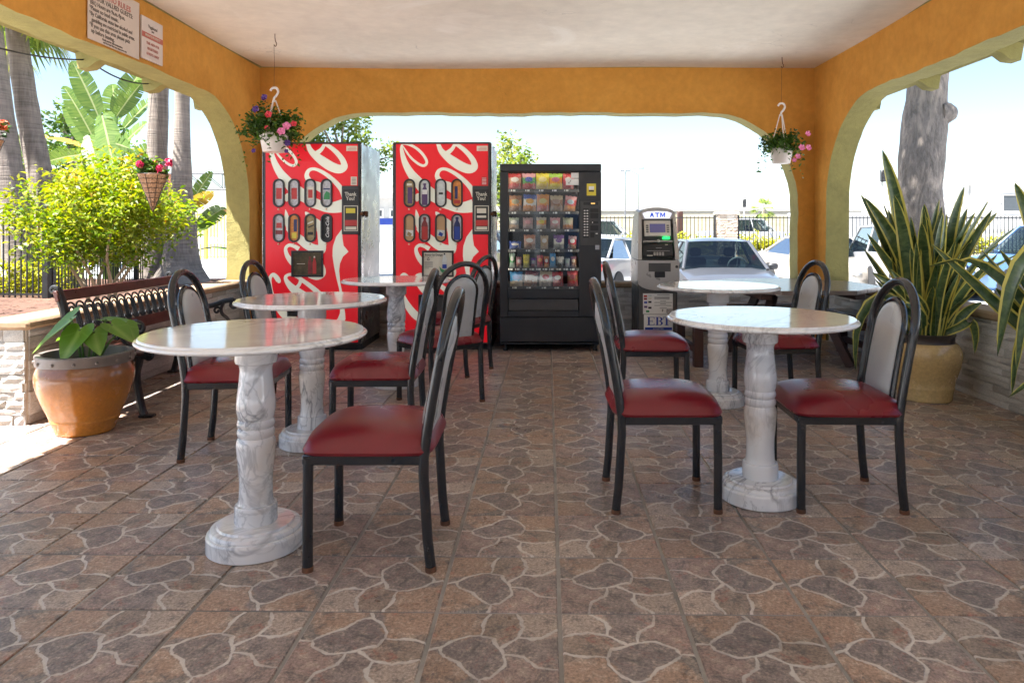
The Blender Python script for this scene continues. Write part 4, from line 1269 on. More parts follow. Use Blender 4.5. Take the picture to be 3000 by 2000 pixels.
# trays, spirals, price tags
TRAYS = (554, 620, 672, 732, 787, 842)
M['wire'] = simple('spiral_wire', (.35,.34,.33), .35, .9)
SLOTS = {0: (1506,1548,1589,1628,1663), 1: (1508,1549,1590,1630,1668), 2: (1487+17,1545,1585,1626,1665), 3: (1507,1550,1594,1637,1675), 4: (1498,1518,1540,1561,1581,1600,1619,1641,1662,1681), 5: (1510,1552,1597,1635,1678)}
for k, py in enumerate(TRAYS):
    z = sz_(py)
    m = MB(); m.box(gx0-.008, gx1+.008, .075, .455, z-.006, z); m.box(gx0-.008, gx1+.008, .070, .075, z-.022, z+.004)
    tr = m.build('tray', M['snack_grey'], sm)
    m = MB()
    for px in SLOTS[k]:
        x = sx_(px); r_ = .042 if k < 2 else (.030 if k != 4 else .018)
        pts = [(x+r_*cos(a), .085+.10*a/(6*pi), z+.002+r_+r_*sin(a)) for a in np.linspace(-pi/2, 5.5*pi, 44)]
        m.tube(pts, .0016, 4)
    m.build('spiral', M['wire'], tr)
    m = MB()
    for px in SLOTS[k]:
        x = sx_(px)-.012
        m.box(x-.020, x-.010, .066, .0695, z-.016, z-.002); m.box(x-.003, x+.018, .066, .0695, z-.017, z-.001)
    m.build('price_tag', M['white_print'], tr)
def bag_mat(name, top, mid, low, emblem):
    t = NT(name); ge = t.coords('Generated'); sp = t.n('SeparateXYZ', {0: ge}); z = sp.outputs[2]; x = sp.outputs[0]
    zz = t.math('ADD', z, t.math('MULTIPLY', t.math('SUBTRACT', t.noise(ge, 5, 3), .5), .35))
    c = t.ramp(zz, [(0.0, low), (.34, low), (.42, mid), (.68, mid), (.76, top), (1.0, top)])
    dx = t.math('MULTIPLY', t.math('SUBTRACT', x, .5), 1.1); dz = t.math('MULTIPLY', t.math('SUBTRACT', z, .62), 2.2)
    d = t.math('SQRT', t.math('ADD', t.math('MULTIPLY', dx, dx), t.math('MULTIPLY', dz, dz)))
    c = t.mix(t.n('MapRange', {'Value': d, 1: .30, 2: .34, 3: 1.0, 4: 0.0}).outputs[0], c, emblem)
    sp_ = t.n('TexVoronoi', {'Vector': ge, 'Scale': 7.0}).outputs[1]
    hsv = t.n('HueSaturation', {'Color': sp_, 'Saturation': .3, 'Value': .6})
    lowm = t.n('MapRange', {'Value': z, 1: .15, 2: .42, 3: .55, 4: 0.0}).outputs[0]
    c = t.mix(t.math('MULTIPLY', lowm, .6), c, hsv.outputs[0])
    wv = t.noise(ge, 18, 3)
    c = t.mix(t.n('MapRange', {'Value': wv, 1: .58, 2: .62, 3: 0.0, 4: .25}).outputs[0], c, (.75,.70,.62))
    return t.out(Base_Color=c, Roughness=.26, Normal=t.bump(t.noise(ge, 6, 4, .6), .5, .01), Coat_Weight=.3)
def bag(px, w, h, tray, label, cols, lean_=0.0, cat='snack', shape='bag'):
    m = MB(); n = 9; P1 = []; P2 = []
    for i in range(n):
        for j in range(n):
            a = -1+2*i/(n-1); b = j/(n-1)
            bulge = .022*(1-abs(a)**2.5)*(sin(pi*min(1, max(0, b)))**.5 if 0 < b < 1 else 0)
            x = a*w/2*(1-.06*sin(pi*b)); z = b*h+.004*sin(a*9+b*3)
            P1.append((x, -bulge-.0008+.002*sin(7*a+5*b), z)); P2.append((x, bulge+.0008, z))
    m.grid(P1, n, n); m.grid(P2, n, n, flip=True)
    cm = bag_mat(label[:24], *cols)
    o = m.build('snack_bag' if shape == 'bag' else shape, cm, None, (SN[0]+sx_(px), SN[1]+.105, sz_(TRAYS[tray])+.001), (0, lean_, 0), fix=False)
    return tag(o, label, cat, 'snacks in the machine')
R_, G_, B_, Y_, O_r, W_, P_, BR = (.55,.03,.04), (.05,.35,.10), (.04,.10,.42), (.75,.62,.03), (.72,.26,.03), (.75,.72,.68), (.20,.06,.36), (.28,.12,.05)
PK, SK, CR, MR, GY = (.70,.32,.34), (.05,.32,.68), (.62,.50,.34), (.26,.03,.05), (.32,.33,.33)
bag(1506, .118, .140, 0, 'red chip bag in the top tray of the snack machine, leftmost', (R_, (.6,.3,.2), R_, W_))
bag(1548, .118, .142, 0, 'pink, green and red bag with a blue oval in the top snack tray', (PK, G_, R_, B_))
bag(1589, .118, .142, 0, 'bright yellow chip bag in the middle of the top snack tray', (Y_, Y_, (.70,.50,.03), (.8,.7,.3)))
bag(1628, .118, .140, 0, 'green and orange chip bag in the top snack tray', ((.30,.55,.04), O_r, Y_, (.45,.12,.2)))
bag(1664, .100, .138, 0, 'crimson chip bag behind the paper notices in the top snack tray', (R_, (.6,.06,.12), R_, W_), .05)
bag(1508, .112, .142, 1, 'brown and orange bag at the left of the second snack tray', ((.35,.14,.05), O_r, BR, (.35,.35,.2)))
bag(1549, .118, .150, 1, 'blue, white and orange bag in the second snack tray', (B_, W_, O_r, (.70,.35,.05)), .06)
bag(1590, .112, .152, 1, 'orange bag with green lettering in the middle of the second snack tray', (O_r, O_r, (.6,.10,.05), (.6,.5,.15)))
bag(1630, .112, .142, 1, 'tan and brown bag in the second snack tray', (CR, BR, (.35,.20,.12), (.45,.30,.25)))
bag(1668, .104, .138, 1, 'pink and red tilted bag at the right of the second snack tray', (PK, R_, O_r, (.35,.5,.6)), .14)
bag(1503, .090, .102, 2, 'pale green packet at the left of the third snack tray', ((.45,.5,.4), GY, (.5,.35,.25), W_), shape='snack_packet')
bag(1545, .090, .102, 2, 'dusty pink packet second in the third snack tray', ((.5,.32,.32), (.5,.28,.28), (.5,.34,.32), PK), shape='snack_packet')
bag(1585, .090, .104, 2, 'orange and cream packet in the middle of the third snack tray', (CR, O_r, CR, Y_), shape='snack_packet')
bag(1626, .090, .102, 2, 'rose pink packet fourth in the third snack tray', (PK, (.6,.25,.28), (.5,.30,.28), W_), shape='snack_packet')
bag(1664, .090, .102, 2, 'olive and orange packet at the right of the third snack tray', ((.42,.42,.25), CR, O_r, (.5,.5,.3)), shape='snack_packet')
bag(1507, .108, .072, 3, 'blue wide biscuit packet at the left of the fourth snack tray', (B_, B_, (.08,.15,.5), W_), shape='snack_packet')
bag(1550, .104, .128, 3, 'copper bag with a pastry inside in the fourth snack tray', ((.5,.18,.08), (.55,.30,.22), BR, W_))
bag(1594, .070, .122, 3, 'caramel roll packet in the fourth snack tray', (CR, (.55,.36,.2), (.6,.4,.22), W_))
bag(1637, .094, .126, 3, 'purple and silver bag in the fourth snack tray', (P_, W_, GY, P_))
bag(1676, .074, .118, 3, 'dull red bag at the right of the fourth snack tray', ((.4,.25,.25), R_, BR, W_), .06)
for px, w, h, c, nm in ((1498,.052,.128,((.4,.55,.45),G_,(.35,.5,.4),W_),'mint green'), (1518,.046,.096,((.4,.15,.18),PK,BR,W_),'dusky pink'), (1540,.056,.118,(Y_,Y_,(.6,.55,.05),(.5,.4,.0)),'bright yellow'), (1561,.044,.088,(P_,(.3,.2,.28),MR,GY),'plum'), (1581,.056,.112,(R_,R_,R_,O_r),'scarlet'), (1600,.046,.102,((.6,.2,.08),R_,O_r,W_),'orange and red'), (1619,.052,.128,(SK,SK,SK,W_),'sky blue'), (1641,.066,.098,(W_,GY,(.06,.06,.06),W_),'white and black'), (1662,.046,.084,((.3,.35,.32),GY,GY,(.3,.4,.35)),'grey'), (1681,.050,.100,((.25,.1,.15),BR,BR,CR),'brown')):
    bag(px, w, h, 4, nm+' candy bar standing in the fifth snack tray', c, cat='candy bar', shape='candy_bar')
bag(1510, .112, .128, 5, 'light blue bag at the left of the bottom snack tray', (SK, SK, CR, (.1,.25,.6)))
bag(1552, .116, .134, 5, 'maroon and white bag of nuts in the bottom snack tray', (MR, W_, BR, W_), .12)
bag(1597, .110, .134, 5, 'cream bag in the middle of the bottom snack tray', (CR, W_, (.5,.42,.34), R_), .05)
bag(1635, .096, .126, 5, 'dark red bag fourth in the bottom snack tray', (R_, MR, R_, W_), -.05)
bag(1679, .094, .134, 5, 'red bag with brown middle at the right of the bottom snack tray', (R_, BR, R_, MR), -.04)

# ------------------------------------------------------------------ cash machine
M['atm'] = simple('atm_silver', (.44,.42,.395), .36, .4, .1, 3, .06, 150)
M['atm_dark'] = simple('atm_dark', (.085,.083,.080), .45, .2, .15, 4)
M['atm_beige'] = simple('atm_beige', (.66,.60,.51), .45, 0, .1, 4)
K3 = .002963
atm = thing('cash_machine', 'silver ATM cash machine with lit ATM sign and EBT poster on its base', 'cash machine', (1.052, 6.30, 0), -.02)
def az(py): return 1.07-(590+py/3.822-667)*K3
def ax(px): return (1840+px/3.822-1929)*K3
m = MB(); m.box(-.172, .172, .035, .56, .0, .786, b=.012); m.build('cabinet', M['atm_dark'], atm)
m = MB(); m.prism([(-.180, .787), (.180, .787), (.180, .60)] + [(.180*cos(q), .60-.075*sin(q)) for q in np.linspace(0, pi, 15)[1:-1]] + [(-.180, .60)], -.012, .0345, 'y')
m.box(-.180, -.1725, .0350, .545, .56, .787, b=.003); m.box(.1725, .180, .0350, .545, .56, .787, b=.003)
dw = m.build('lower_door', M['atm'], atm)
# hood: cheeks and arched crown, leaning back
def hood_y(z): return -.012+.11*max(0, (z-.80))/.44
for s_ in (-1, 1):
    m = MB(); v = []
    outl = [(hood_y(.80)-.004, .792), (hood_y(1.05), 1.05), (hood_y(1.21), 1.205), (.30, 1.235), (.50, 1.16), (.545, .95), (.545, .792)]
    n = len(outl)
    m.v = [(s_*(.180-.020*max(0, (z-.8)/.44)), y, z) for y, z in outl] + [(s_*(.145-.012*max(0, (z-.8)/.44)), y, z) for y, z in outl]
    m.f = [tuple(range(n)), tuple(range(n, 2*n))[::-1]] + [(i, (i+1) % n, n+(i+1) % n, n+i) for i in range(n)]; m.m = [0]*len(m.f)
    m.build('cheek', M['atm'], atm)
crown = [(-.132, 1.145), (.132, 1.145), (.150, 1.205)] + [(.150*cos(q), 1.205+.043*sin(q)) for q in np.linspace(0, pi, 13)[1:-1]] + [(-.150, 1.205)]
m = MB(); m.prism(crown, hood_y(1.2)-.006, .48, 'y'); m.build('crown', M['atm'], atm)
m = MB(); m.box(-.131, .131, hood_y(1.144)+.022, .50, .792, 1.144); m.build('fascia', M['atm_dark'], atm)
yy = hood_y(1.2)-.008
ATM_BLUE = lit('atm_blue', (.012,.085,.62), .12)
m = MB(); m.prism([(-.108, 1.152), (.108, 1.152), (.128, 1.196), (.09, 1.210), (0, 1.215), (-.09, 1.210), (-.128, 1.196)], yy, yy-.006, 'y'); sg = m.build('lit_sign', lit('atm_sign_lamp', (.80,.80,.98), .22), atm)
for ch, x0, poly in (('A', -.066, [(0,0),(.010,0),(.0135,.010),(.0265,.010),(.030,0),(.040,0),(.025,.040),(.015,.040)]),
                     ('T', -.019, [(.014,0),(.024,0),(.024,.031),(.038,.031),(.038,.040),(0,.040),(0,.031),(.014,.031)]),
                     ('M', .026, [(0,0),(.009,0),(.009,.025),(.0185,.004),(.0255,.004),(.035,.025),(.035,0),(.044,0),(.044,.040),(.033,.040),(.022,.016),(.011,.040),(0,.040)])):
    m = MB(); m.prism([(x0+a, 1.162+b) for a, b in poly], yy-.0064, yy-.0080, 'y'); m.build('lettering', ATM_BLUE, sg)
tilt = math.atan2(.11, .44)
def tl(z): return Matrix.Translation((0, hood_y(z)+.012, z)) @ Matrix.Rotation(-tilt, 4, 'X')
m = MB(); m.box(-.116, .116, -.010, .012, -.070, .070, b=.004, T=tl(1.062)); bz = m.build('screen_bezel', M['atm_beige'], atm)
m = MB(); m.box(-.068, .068, -.0135, -.0105, -.038, .040, T=tl(1.062)); m.build('screen', lit('atm_screen', (.10,.09,.22), .06, .1), bz)
m = MB()
for s_ in (-1, 1):
    for q in range(4): m.box(s_*.090-.011, s_*.090+.011, -.0140, -.0105, -.038+q*.019, -.026+q*.019, b=.002, T=tl(1.062))
m.build('screen_key', M['atm_dark'], bz)
m = MB(); m.box(-.128, .128, -.030, .006, -.007, .007, b=.003, T=tl(.946)); sh = m.build('shelf', M['atm'], atm)
m = MB(); m.lathe([(0, .012), (.012, .010), (.016, 0)], 16, T=tl(.946) @ Matrix.Translation((0, -.030, 0)) @ Matrix.Rotation(pi/2, 4, 'X')); m.build('knob', M['atm'], sh)
m = MB(); m.box(.040, .105, -.024, .004, -.012, .010, b=.004, T=tl(.978)); m.build('card_slot_light', lit('green_lamp', (.02,.62,.12), .55), atm)
m = MB(); m.box(-.130, .130, -.010, .010, -.055, .055, b=.004, T=tl(.872)); kd = m.build('keypad_plate', M['black_plastic'], atm)
m = MB(); m.box(-.10, .10, -.0125, -.0105, -.008, -.005, T=tl(.872)); m.box(-.02, .03, -.0125, -.0105, .018, .021, T=tl(.872)); m.build('trim', M['silver'], kd)
m = MB()
for q in range(4):
    for r_ in range(3): m.box(-.042+q*.024, -.024+q*.024, -.016, -.0105, -.048+r_*.011, -.040+r_*.011, b=.001, T=tl(.872))
m.build('key', M['atm'], kd)
m = MB(); m.box(-.10, -.05, -.0125, -.0105, -.052, -.044, T=tl(.872)); m.box(.06, .085, -.0125, -.0105, .046, .052, T=tl(.872)); m.build('label_strip', M['cream_print'], kd)
m = MB(); m.box(ax(228), ax(475), -.0155, -.0125, az(785), az(690), b=.002); m.build('recess', M['atm_dark'], dw)
m = MB(); m.box(ax(295), ax(412), -.024, -.0125, az(850), az(784), b=.005); m.build('cash_slot', M['black_plastic'], dw)
m = MB(); m.lathe([(0, .006), (.011, .005), (.013, 0)], 16, T=Matrix.Translation((ax(542), -.012, az(730))) @ Matrix.Rotation(pi/2, 4, 'X')); m.build('lock', M['black_plastic'], dw)
m = MB(); m.box(ax(173), ax(507), .030, .0345, az(1266), az(1034)); ps = m.build('notice', M['white_print'], atm)
lg = [('red_print', 200, 1065), ('bottle_pale', 250, 1060), ('maroon_print', 200, 1095), ('blue_print', 203, 1135), ('black_print', 250, 1130), ('purple_print', 203, 1185), ('green_print', 225, 1235), ('cream_print', 250, 1090), ('black_print', 250, 1195)]
for q, (mn, px, py) in enumerate(lg):
    m = MB(); m.box(ax(px-18), ax(px+18), .0282, .0295, az(py+11), az(py-11)); m.build('logo_print', M[mn], ps)
m = MB()
for (a, b, py) in ((330, 470, 1050), (300, 470, 1075), (300, 470, 1085), (300, 470, 1097), (365, 430, 1120), (300, 500, 1135), (365, 430, 1150), (300, 490, 1168), (360, 440, 1198)):
    m.box(ax(a), ax(b), .0284, .0295, az(py+3), az(py-2))
m.build('print_lines', M['atm_dark'], ps)
text_mesh('lettering', 'F', .030, M['black_print'], ps, (ax(393), .0285, az(1228)), bold=.0008)
m = MB(); m.box(ax(183), ax(507), .029, .0345, az(1490), az(1272)); eb = m.build('notice', M['white_print'], atm)
# serif capitals E B T
def serif(m, ch, x, z, w, h, y):
    def bx_(a, b, c, d): m.box(x+a*w, x+b*w, y-.0009, y, z+c*h, z+d*h)
    if ch == 'E':
        bx_(.12,.36,.06,.94); bx_(0,.98,0,.055); bx_(0,.98,.945,1); bx_(.365,.7,.475,.525); bx_(.90,.98,.06,.22); bx_(.90,.98,.78,.94); bx_(.66,.72,.38,.47); bx_(.66,.72,.53,.62)
    if ch == 'B':
        bx_(.12,.36,.06,.94); bx_(0,.40,0,.055); bx_(0,.40,.945,1)
        for (c0, r0, rr_) in ((.735, .265, .60), (.26, .26, .66)):
            o = [(.405, c0+r0)] + [(.50+(rr_-.05)*.78*sin(q), c0+r0*cos(q)) for q in np.linspace(.15, pi-.15, 12)] + [(.405, c0-r0)]
            i_ = [(.405, c0+r0*.80)] + [(.48+(rr_-.30)*.70*sin(q), c0+r0*.80*cos(q)) for q in np.linspace(.15, pi-.15, 12)] + [(.405, c0-r0*.80)]
            b0 = len(m.v); n = len(o)
            for P_ in (o, i_): m.v += [(x+a*w, y-.0009, z+b*h) for a, b in P_]
            for k in range(n-1): m.f.append((b0+k, b0+k+1, b0+n+k+1, b0+n+k)); m.m.append(0)
    if ch == 'T':
        bx_(.38,.62,.06,.94); bx_(.25,.75,0,.055); bx_(0,1,.945,1); bx_(0,.07,.72,.94); bx_(.93,1,.72,.94)
m = MB()
for ch, px in (('E', 218), ('B', 312), ('T', 396)): serif(m, ch, ax(px), az(1392), ax(85)-ax(0), az(1298)-az(1392), .0284)
m.build('lettering', M['blue_print'], eb, smooth=False, fix=False)
m = MB(); m.box(ax(195), ax(498), .0275, .0288, az(1445), az(1415)); bn = m.build('banner_print', M['blue_print'], eb)
text_mesh('lettering', 'ACCEPTED', .017, M['white_print'], bn, (ax(345), .0262, az(1430)), sx=1.1)

# ------------------------------------------------------------------ notices on the left beam
SX = -2.742
sgn = thing('rules_notice', 'large white patio rules notice on the left beam', 'sign', (SX, 4.705, 2.225))
m = MB(); m.box(0, .004, -.285, .285, 0, .385); m.build('board', simple('notice_board', (.66,.55,.46), .5, 0, .06), sgn)
rt = (pi/2, 0, pi/2)
def line(txt, y, z, size, mat='sign_ink', al='LEFT', sx=1.0): text_mesh('lettering', txt, size, M[mat], sgn, (.0048, y, z), rt, .0004, al, sx, bold=.0009)
M['sign_ink'] = simple('faded_black_ink', (.13,.095,.07), .6)
M['sign_red'] = simple('faded_red_ink', (.52,.14,.10), .6)
line('PATIO RULES', .02, .306, .054, 'sign_red', 'CENTER', 1.0)
line('OUR VALUED GUESTS:', .0, .266, .041, 'sign_ink', 'CENTER', .98)
line('BBQ Hours are 9a.m.-9p.m.', -.265, .229, .037, sx=.90)
line('*Please no loud music.', -.272, .194, .037, sx=.92)
line('*By California state law alcohol and', -.272, .159, .034, sx=.96)
line('gambling are restricted in public areas.', -.250, .124, .034, sx=.90)
line('*If you use this area please pick', -.270, .090, .036, sx=.96)
line('up before leaving.', -.255, .056, .036, sx=.96)
line('Thank you for your cooperation', -.03, .030, .017, al='CENTER')
line('and we hope that you enjoy your stay', -.0, .013, .017, al='CENTER')
s2 = thing('parking_notice', 'small white notice with a red band, right of the rules notice on the beam', 'sign', (SX, 5.148, 2.245))
m = MB(); m.box(0, .012, -.14, .14, 0, .295, b=.002); m.build('board', simple('small_board', (.68,.58,.52), .5, 0, .06), s2)
m = MB(); m.box(.0125, .0135, -.139, .139, .150, .188); m.build('band', M['sign_red'], s2)
def line2(txt, z, size, mat, sx=1.0): text_mesh('lettering', txt, size, M[mat], s2, (.0142, 0, z), rt, .0004, 'CENTER', sx, bold=.0003)
line2('Vagabond', .236, .034, 'sign_ink', .9); line2('INN', .208, .018, 'sign_ink')
line2('PRIVATE PROPERTY', .169, .024, 'cream_print', .95)
line2('THIS AREA FOR', .117, .026, 'sign_red', .95); line2('REGISTERED', .080, .026, 'sign_red', 1.0); line2('GUESTS ONLY', .043, .026, 'sign_red', 1.0)
# ------------------------------------------------------------------ plants
def leaf_mat(name, stops, trans=.35, rough=.45):
    t = NT(name)
    at_ = t.n('Attribute', attribute_name='rnd'); 
    c = t.ramp(at_.outputs['Fac'], stops)
    df = t.n('BsdfPrincipled', {'Base Color': c, 'Roughness': rough, 'Specular IOR Level': .35})
    tl_ = t.n('BsdfTranslucent')
    hs = t.n('HueSaturation', {'Color': c, 'Saturation': 1.15, 'Value': 1.3}); t.t.links.new(hs.outputs[0], tl_.inputs['Color'])
    mx = t.n('MixShader', {0: trans}); t.t.links.new(df.outputs[0], mx.inputs[1]); t.t.links.new(tl_.outputs[0], mx.inputs[2])
    return t.surf(mx.outputs[0])
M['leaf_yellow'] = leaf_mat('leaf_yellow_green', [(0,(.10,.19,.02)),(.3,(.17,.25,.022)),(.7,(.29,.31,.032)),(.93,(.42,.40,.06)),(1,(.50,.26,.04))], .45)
M['leaf_green'] = leaf_mat('leaf_green', [(0,(.03,.085,.015)),(.5,(.065,.14,.02)),(1,(.14,.21,.03))])
M['leaf_tree'] = leaf_mat('leaf_tree', [(0,(.06,.11,.02)),(.5,(.15,.21,.035)),(1,(.32,.34,.07))], .4)
M['leaf_basket'] = leaf_mat('leaf_basket', [(0,(.025,.06,.012)),(.6,(.06,.13,.02)),(1,(.15,.24,.03))], .3)
M['hedge'] = leaf_mat('hedge_leaf', [(0,(.16,.20,.02)),(.5,(.36,.36,.03)),(1,(.52,.48,.05))], .4)
M['bark'] = ground_mat('bark', (.20,.165,.14), (.32,.28,.245), 3, 22, .9)
M['stem'] = simple('woody_stem', (.34,.27,.19), .8, 0, .3, 10)
M['green_stem'] = simple('green_stem', (.12,.22,.05), .5, 0, .2, 10)

def leaf_cloud(name, C_, size, mat, parent=None, aspect=.42, up=.25, seed=0, kind=None, rnd=None, droop=0.0):
    """C_: N x 3 centres; one folded leaf quad each"""
    g = np.random.default_rng(seed); n = len(C_)
    C_ = np.asarray(C_, float)
    d = g.normal(size=(n, 3)); d[:, 2] = d[:, 2]*.6-droop; d /= np.linalg.norm(d, axis=1)[:, None]
    nr = g.normal(size=(n, 3)); nr[:, 2] = abs(nr[:, 2])+up
    s_ = np.cross(d, nr); s_ /= np.linalg.norm(s_, axis=1)[:, None]+1e-9
    nn = np.cross(s_, d)
    L = (size if np.isscalar(size) else np.asarray(size)[:, None])*g.uniform(.6, 1.25, (n, 1))
    W = L*aspect
    V = np.empty((n, 4, 3))
    V[:, 0] = C_-d*L*.5; V[:, 2] = C_+d*L*.5-nn*L*.12
    V[:, 1] = C_+s_*W*.5+nn*L*.10; V[:, 3] = C_-s_*W*.5+nn*L*.10
    me = D.meshes.new(name)
    me.vertices.add(n*4); me.vertices.foreach_set('co', V.reshape(-1))
    me.loops.add(n*4); me.loops.foreach_set('vertex_index', np.arange(n*4))
    me.polygons.add(n); me.polygons.foreach_set('loop_start', np.arange(0, n*4, 4))
    try: me.polygons.foreach_set('loop_total', np.full(n, 4))
    except Exception: pass
    a = me.attributes.new('rnd', 'FLOAT', 'FACE')
    a.data.foreach_set('value', (g.uniform(0, 1, n) if rnd is None else np.clip(rnd+g.normal(0, .12, n), 0, 1)))
    me.materials.append(mat); me.update(calc_edges=True); me.validate()
    o = link(name, me, parent)
    if kind: o['kind'] = kind
    return o
def clumps(center, radii, n_clump, per, sig, seed, shell=.55):
    g = np.random.default_rng(seed)
    u = g.normal(size=(n_clump, 3)); u /= np.linalg.norm(u, axis=1)[:, None]
    r = g.uniform(shell, 1.0, (n_clump, 1))**.8
    c = u*r*np.array(radii)
    pts = (c[:, None, :]+g.normal(0, 1, (n_clump, per, 3))*np.array(sig)).reshape(-1, 3)
    tone = np.repeat(g.uniform(.15, .85, n_clump), per)
    return pts+np.array(center), tone, c+np.array(center)

# ---- snake plants
def snake_mat():
    t = NT('snake_plant_leaf'); uv = t.n('UVMap').outputs[0]; sp = t.n('SeparateXYZ', {0: uv})
    u = t.math('ABSOLUTE', t.math('SUBTRACT', sp.outputs[0], .5))
    oi = t.n('ObjectInfo')
    co = t.coords('Object', rand=True)
    band = t.noise(t.n('Mapping', {'Vector': uv, 'Scale': (1.6, 26, 1)}).outputs[0], 1.0, 4, .6, .4)
    g = t.mix(t.n('MapRange', {'Value': band, 1: .38, 2: .62}).outputs[0], (.030,.070,.020), (.105,.155,.050))
    e = t.math('ADD', u, t.math('MULTIPLY', t.math('SUBTRACT', t.noise(uv, 9, 3), .5), .10))
    ed = t.n('MapRange', {'Value': e, 1: .35, 2: .38, 3: 0.0, 4: 1.0}).outputs[0]
    c = t.mix(ed, g, (.60,.53,.11))
    return t.out(Base_Color=c, Roughness=.36, Normal=t.bump(band, .15, .004), Specular_IOR_Level=.5)
M['snake'] = snake_mat()
def blade(parent, pts, w, roll, name='leaf', mat=None, n=14, cup=.22, wprof=None):
    P = catmull(pts, max(2, n//(len(pts)-1))); k = len(P)
    v = []; uvs = []
    side = Vector((cos(roll), sin(roll), 0))
    for i, p in enumerate(P):
        p = Vector(p); q = i/(k-1)
        t_ = (Vector(P[min(k-1, i+1)])-Vector(P[max(0, i-1)])).normalized()
        s_ = side-t_*side.dot(t_)
        if s_.length < .05: s_ = Vector((0, 1, 0))-t_*t_.y
        s_.normalize(); nr = s_.cross(t_)
        ww = w*(wprof(q) if wprof else (.55+1.5*q*(1-q)*1.15+.0)*(1-q**5)**.8*(1 if q < .999 else 0))
        for a in (-.5, -.25, 0, .25, .5):
            v.append(p+s_*(a*ww)+nr*(-cup*ww*(1-(2*a)**2)))
            uvs.append((a+.5, q))
    f = [(i*5+j, i*5+j+1, (i+1)*5+j+1, (i+1)*5+j) for i in range(k-1) for j in range(4)]
    me = D.meshes.new(name); me.from_pydata([tuple(x) for x in v], [], f); me.materials.append(mat or M['snake'])
    lay = me.uv_layers.new(name='UVMap')
    lay.data.foreach_set('uv', [c for lp in me.loops for c in uvs[lp.vertex_index]])
    me.polygons.foreach_set('use_smooth', [True]*len(f)); me.update()
    return link(name, me, parent)
def to_local(base, p): return (p[0]-base[0], p[1]-base[1], p[2]-base[2])
def snake_plant(label, base, tips, seed, extra=14, hmax=.62):
    t = thing('snake_plant', label, 'plant', base)
    g = random.Random(seed)
    for (x, y, z, w, via) in tips:
        a = g.uniform(0, 2*pi); r = g.uniform(.02, .10)
        b = (r*cos(a)+.25*(x-base[0])*.3, r*sin(a)*.8, 0)
        tip = to_local(base, (x, y, z))
        if via is None:
            mid = (b[0]*.6+tip[0]*.36, b[1]*.6+tip[1]*.36, tip[2]*.48)
            pts = [b, mid, (mid[0]*.45+tip[0]*.5, mid[1]*.45+tip[1]*.5, tip[2]*.78), tip]
        else:
            pts = [b] + [to_local(base, q) for q in via] + [tip]
        blade(t, pts, w*1.30, g.uniform(-.6, .6))
    for k in range(extra):
        a = g.uniform(0, 2*pi); r = g.uniform(.01, .11); h = g.uniform(.35, hmax); ln = g.uniform(.05, .32); b_ = g.uniform(-.6, .6)+a
        b = (r*cos(a), r*sin(a), 0)
        blade(t, [b, (b[0]+ln*.3*cos(b_), b[1]+ln*.3*sin(b_), h*.5), (b[0]+ln*cos(b_), b[1]+ln*sin(b_), h)], g.uniform(.055, .085), g.uniform(-.7, .7))
    return t
B1 = (2.435, 4.56, .352)
snake_plant('tall snake plant with yellow-edged leaves in the cream pot by the right wall', B1, [
    (2.14, 4.50, 1.555, .075, None), (2.19, 4.45, 1.27, .070, None), (2.03, 4.50, 1.26, .065, None), (2.06, 4.62, 1.28, .060, None),
    (2.68, 4.55, 1.33, .065, None), (2.66, 4.40, 1.17, .072, None), (2.86, 4.50, 1.17, .070, None), (2.76, 4.65, 1.20, .060, None),
    (2.98, 4.50, 1.08, .055, None), (2.95, 4.42, .92, .055, None), (2.36, 4.40, 1.14, .080, None), (2.43, 4.34, 1.16, .075, None),
    (2.30, 4.34, 1.10, .072, None), (2.51, 4.32, .98, .085, None), (2.03, 4.40, .80, .050, [(2.35, 4.45, .55), (2.2, 4.42, .70)]),
    (2.14, 4.40, .82, .050, [(2.38, 4.45, .55), (2.25, 4.42, .70)]), (2.22, 4.62, 1.05, .065, None), (2.60, 4.34, 1.0, .075, None), (2.78, 4.36, .98, .06, None),
    (1.955, 4.45, .185, .058, [(2.36, 4.46, .50), (2.16, 4.45, .64), (2.03, 4.45, .60), (1.955, 4.45, .42)]),
    (2.10, 4.38, .45, .045, [(2.36, 4.42, .52), (2.25, 4.39, .60), (2.15, 4.38, .58)]),
    (2.665, 4.42, .30, .045, [(2.58, 4.44, .46), (2.64, 4.42, .50), (2.67, 4.42, .42)]),
    (2.70, 4.40, .62, .05, None), (2.40, 4.50, 1.22, .07, None), (2.55, 4.60, 1.25, .07, None)], 3, 55, .92)
B2 = (2.47, 3.28, .352)
snake_plant('arching snake plant at the right edge, leaves drooping into view', B2, [
    (2.17, 3.30, 1.28, .065, None), (2.16, 3.22, 1.05, .060, None), (1.84, 3.42, .885, .055, [(2.36, 3.30, .55), (2.20, 3.34, .78), (2.02, 3.38, .92)]),
    (1.84, 3.40, 1.00, .055, [(2.38, 3.30, .50), (2.25, 3.34, .60), (2.05, 3.38, .80)]), (2.03, 3.20, .50, .085, [(2.38, 3.25, .60), (2.26, 3.22, .98), (2.12, 3.20, .90), (2.06, 3.20, .70)]),
    (2.10, 3.18, .43, .055, [(2.38, 3.22, .62), (2.25, 3.20, .80), (2.14, 3.18, .70)]), (2.12, 3.24, .32, .05, [(2.36, 3.24, .58), (2.20, 3.22, .66), (2.13, 3.22, .52)]),
    (2.05, 3.16, .33, .045, [(2.32, 3.2, .42), (2.2, 3.18, .42)]), (2.20, 3.2, .15, .06, [(2.36, 3.24, .50), (2.26, 3.2, .52), (2.2, 3.2, .36)]),
    (2.23, 3.16, 1.10, .07, None), (2.60, 3.25, 1.2, .07, None), (2.75, 3.30, 1.1, .065, None)], 9, 24, .85)

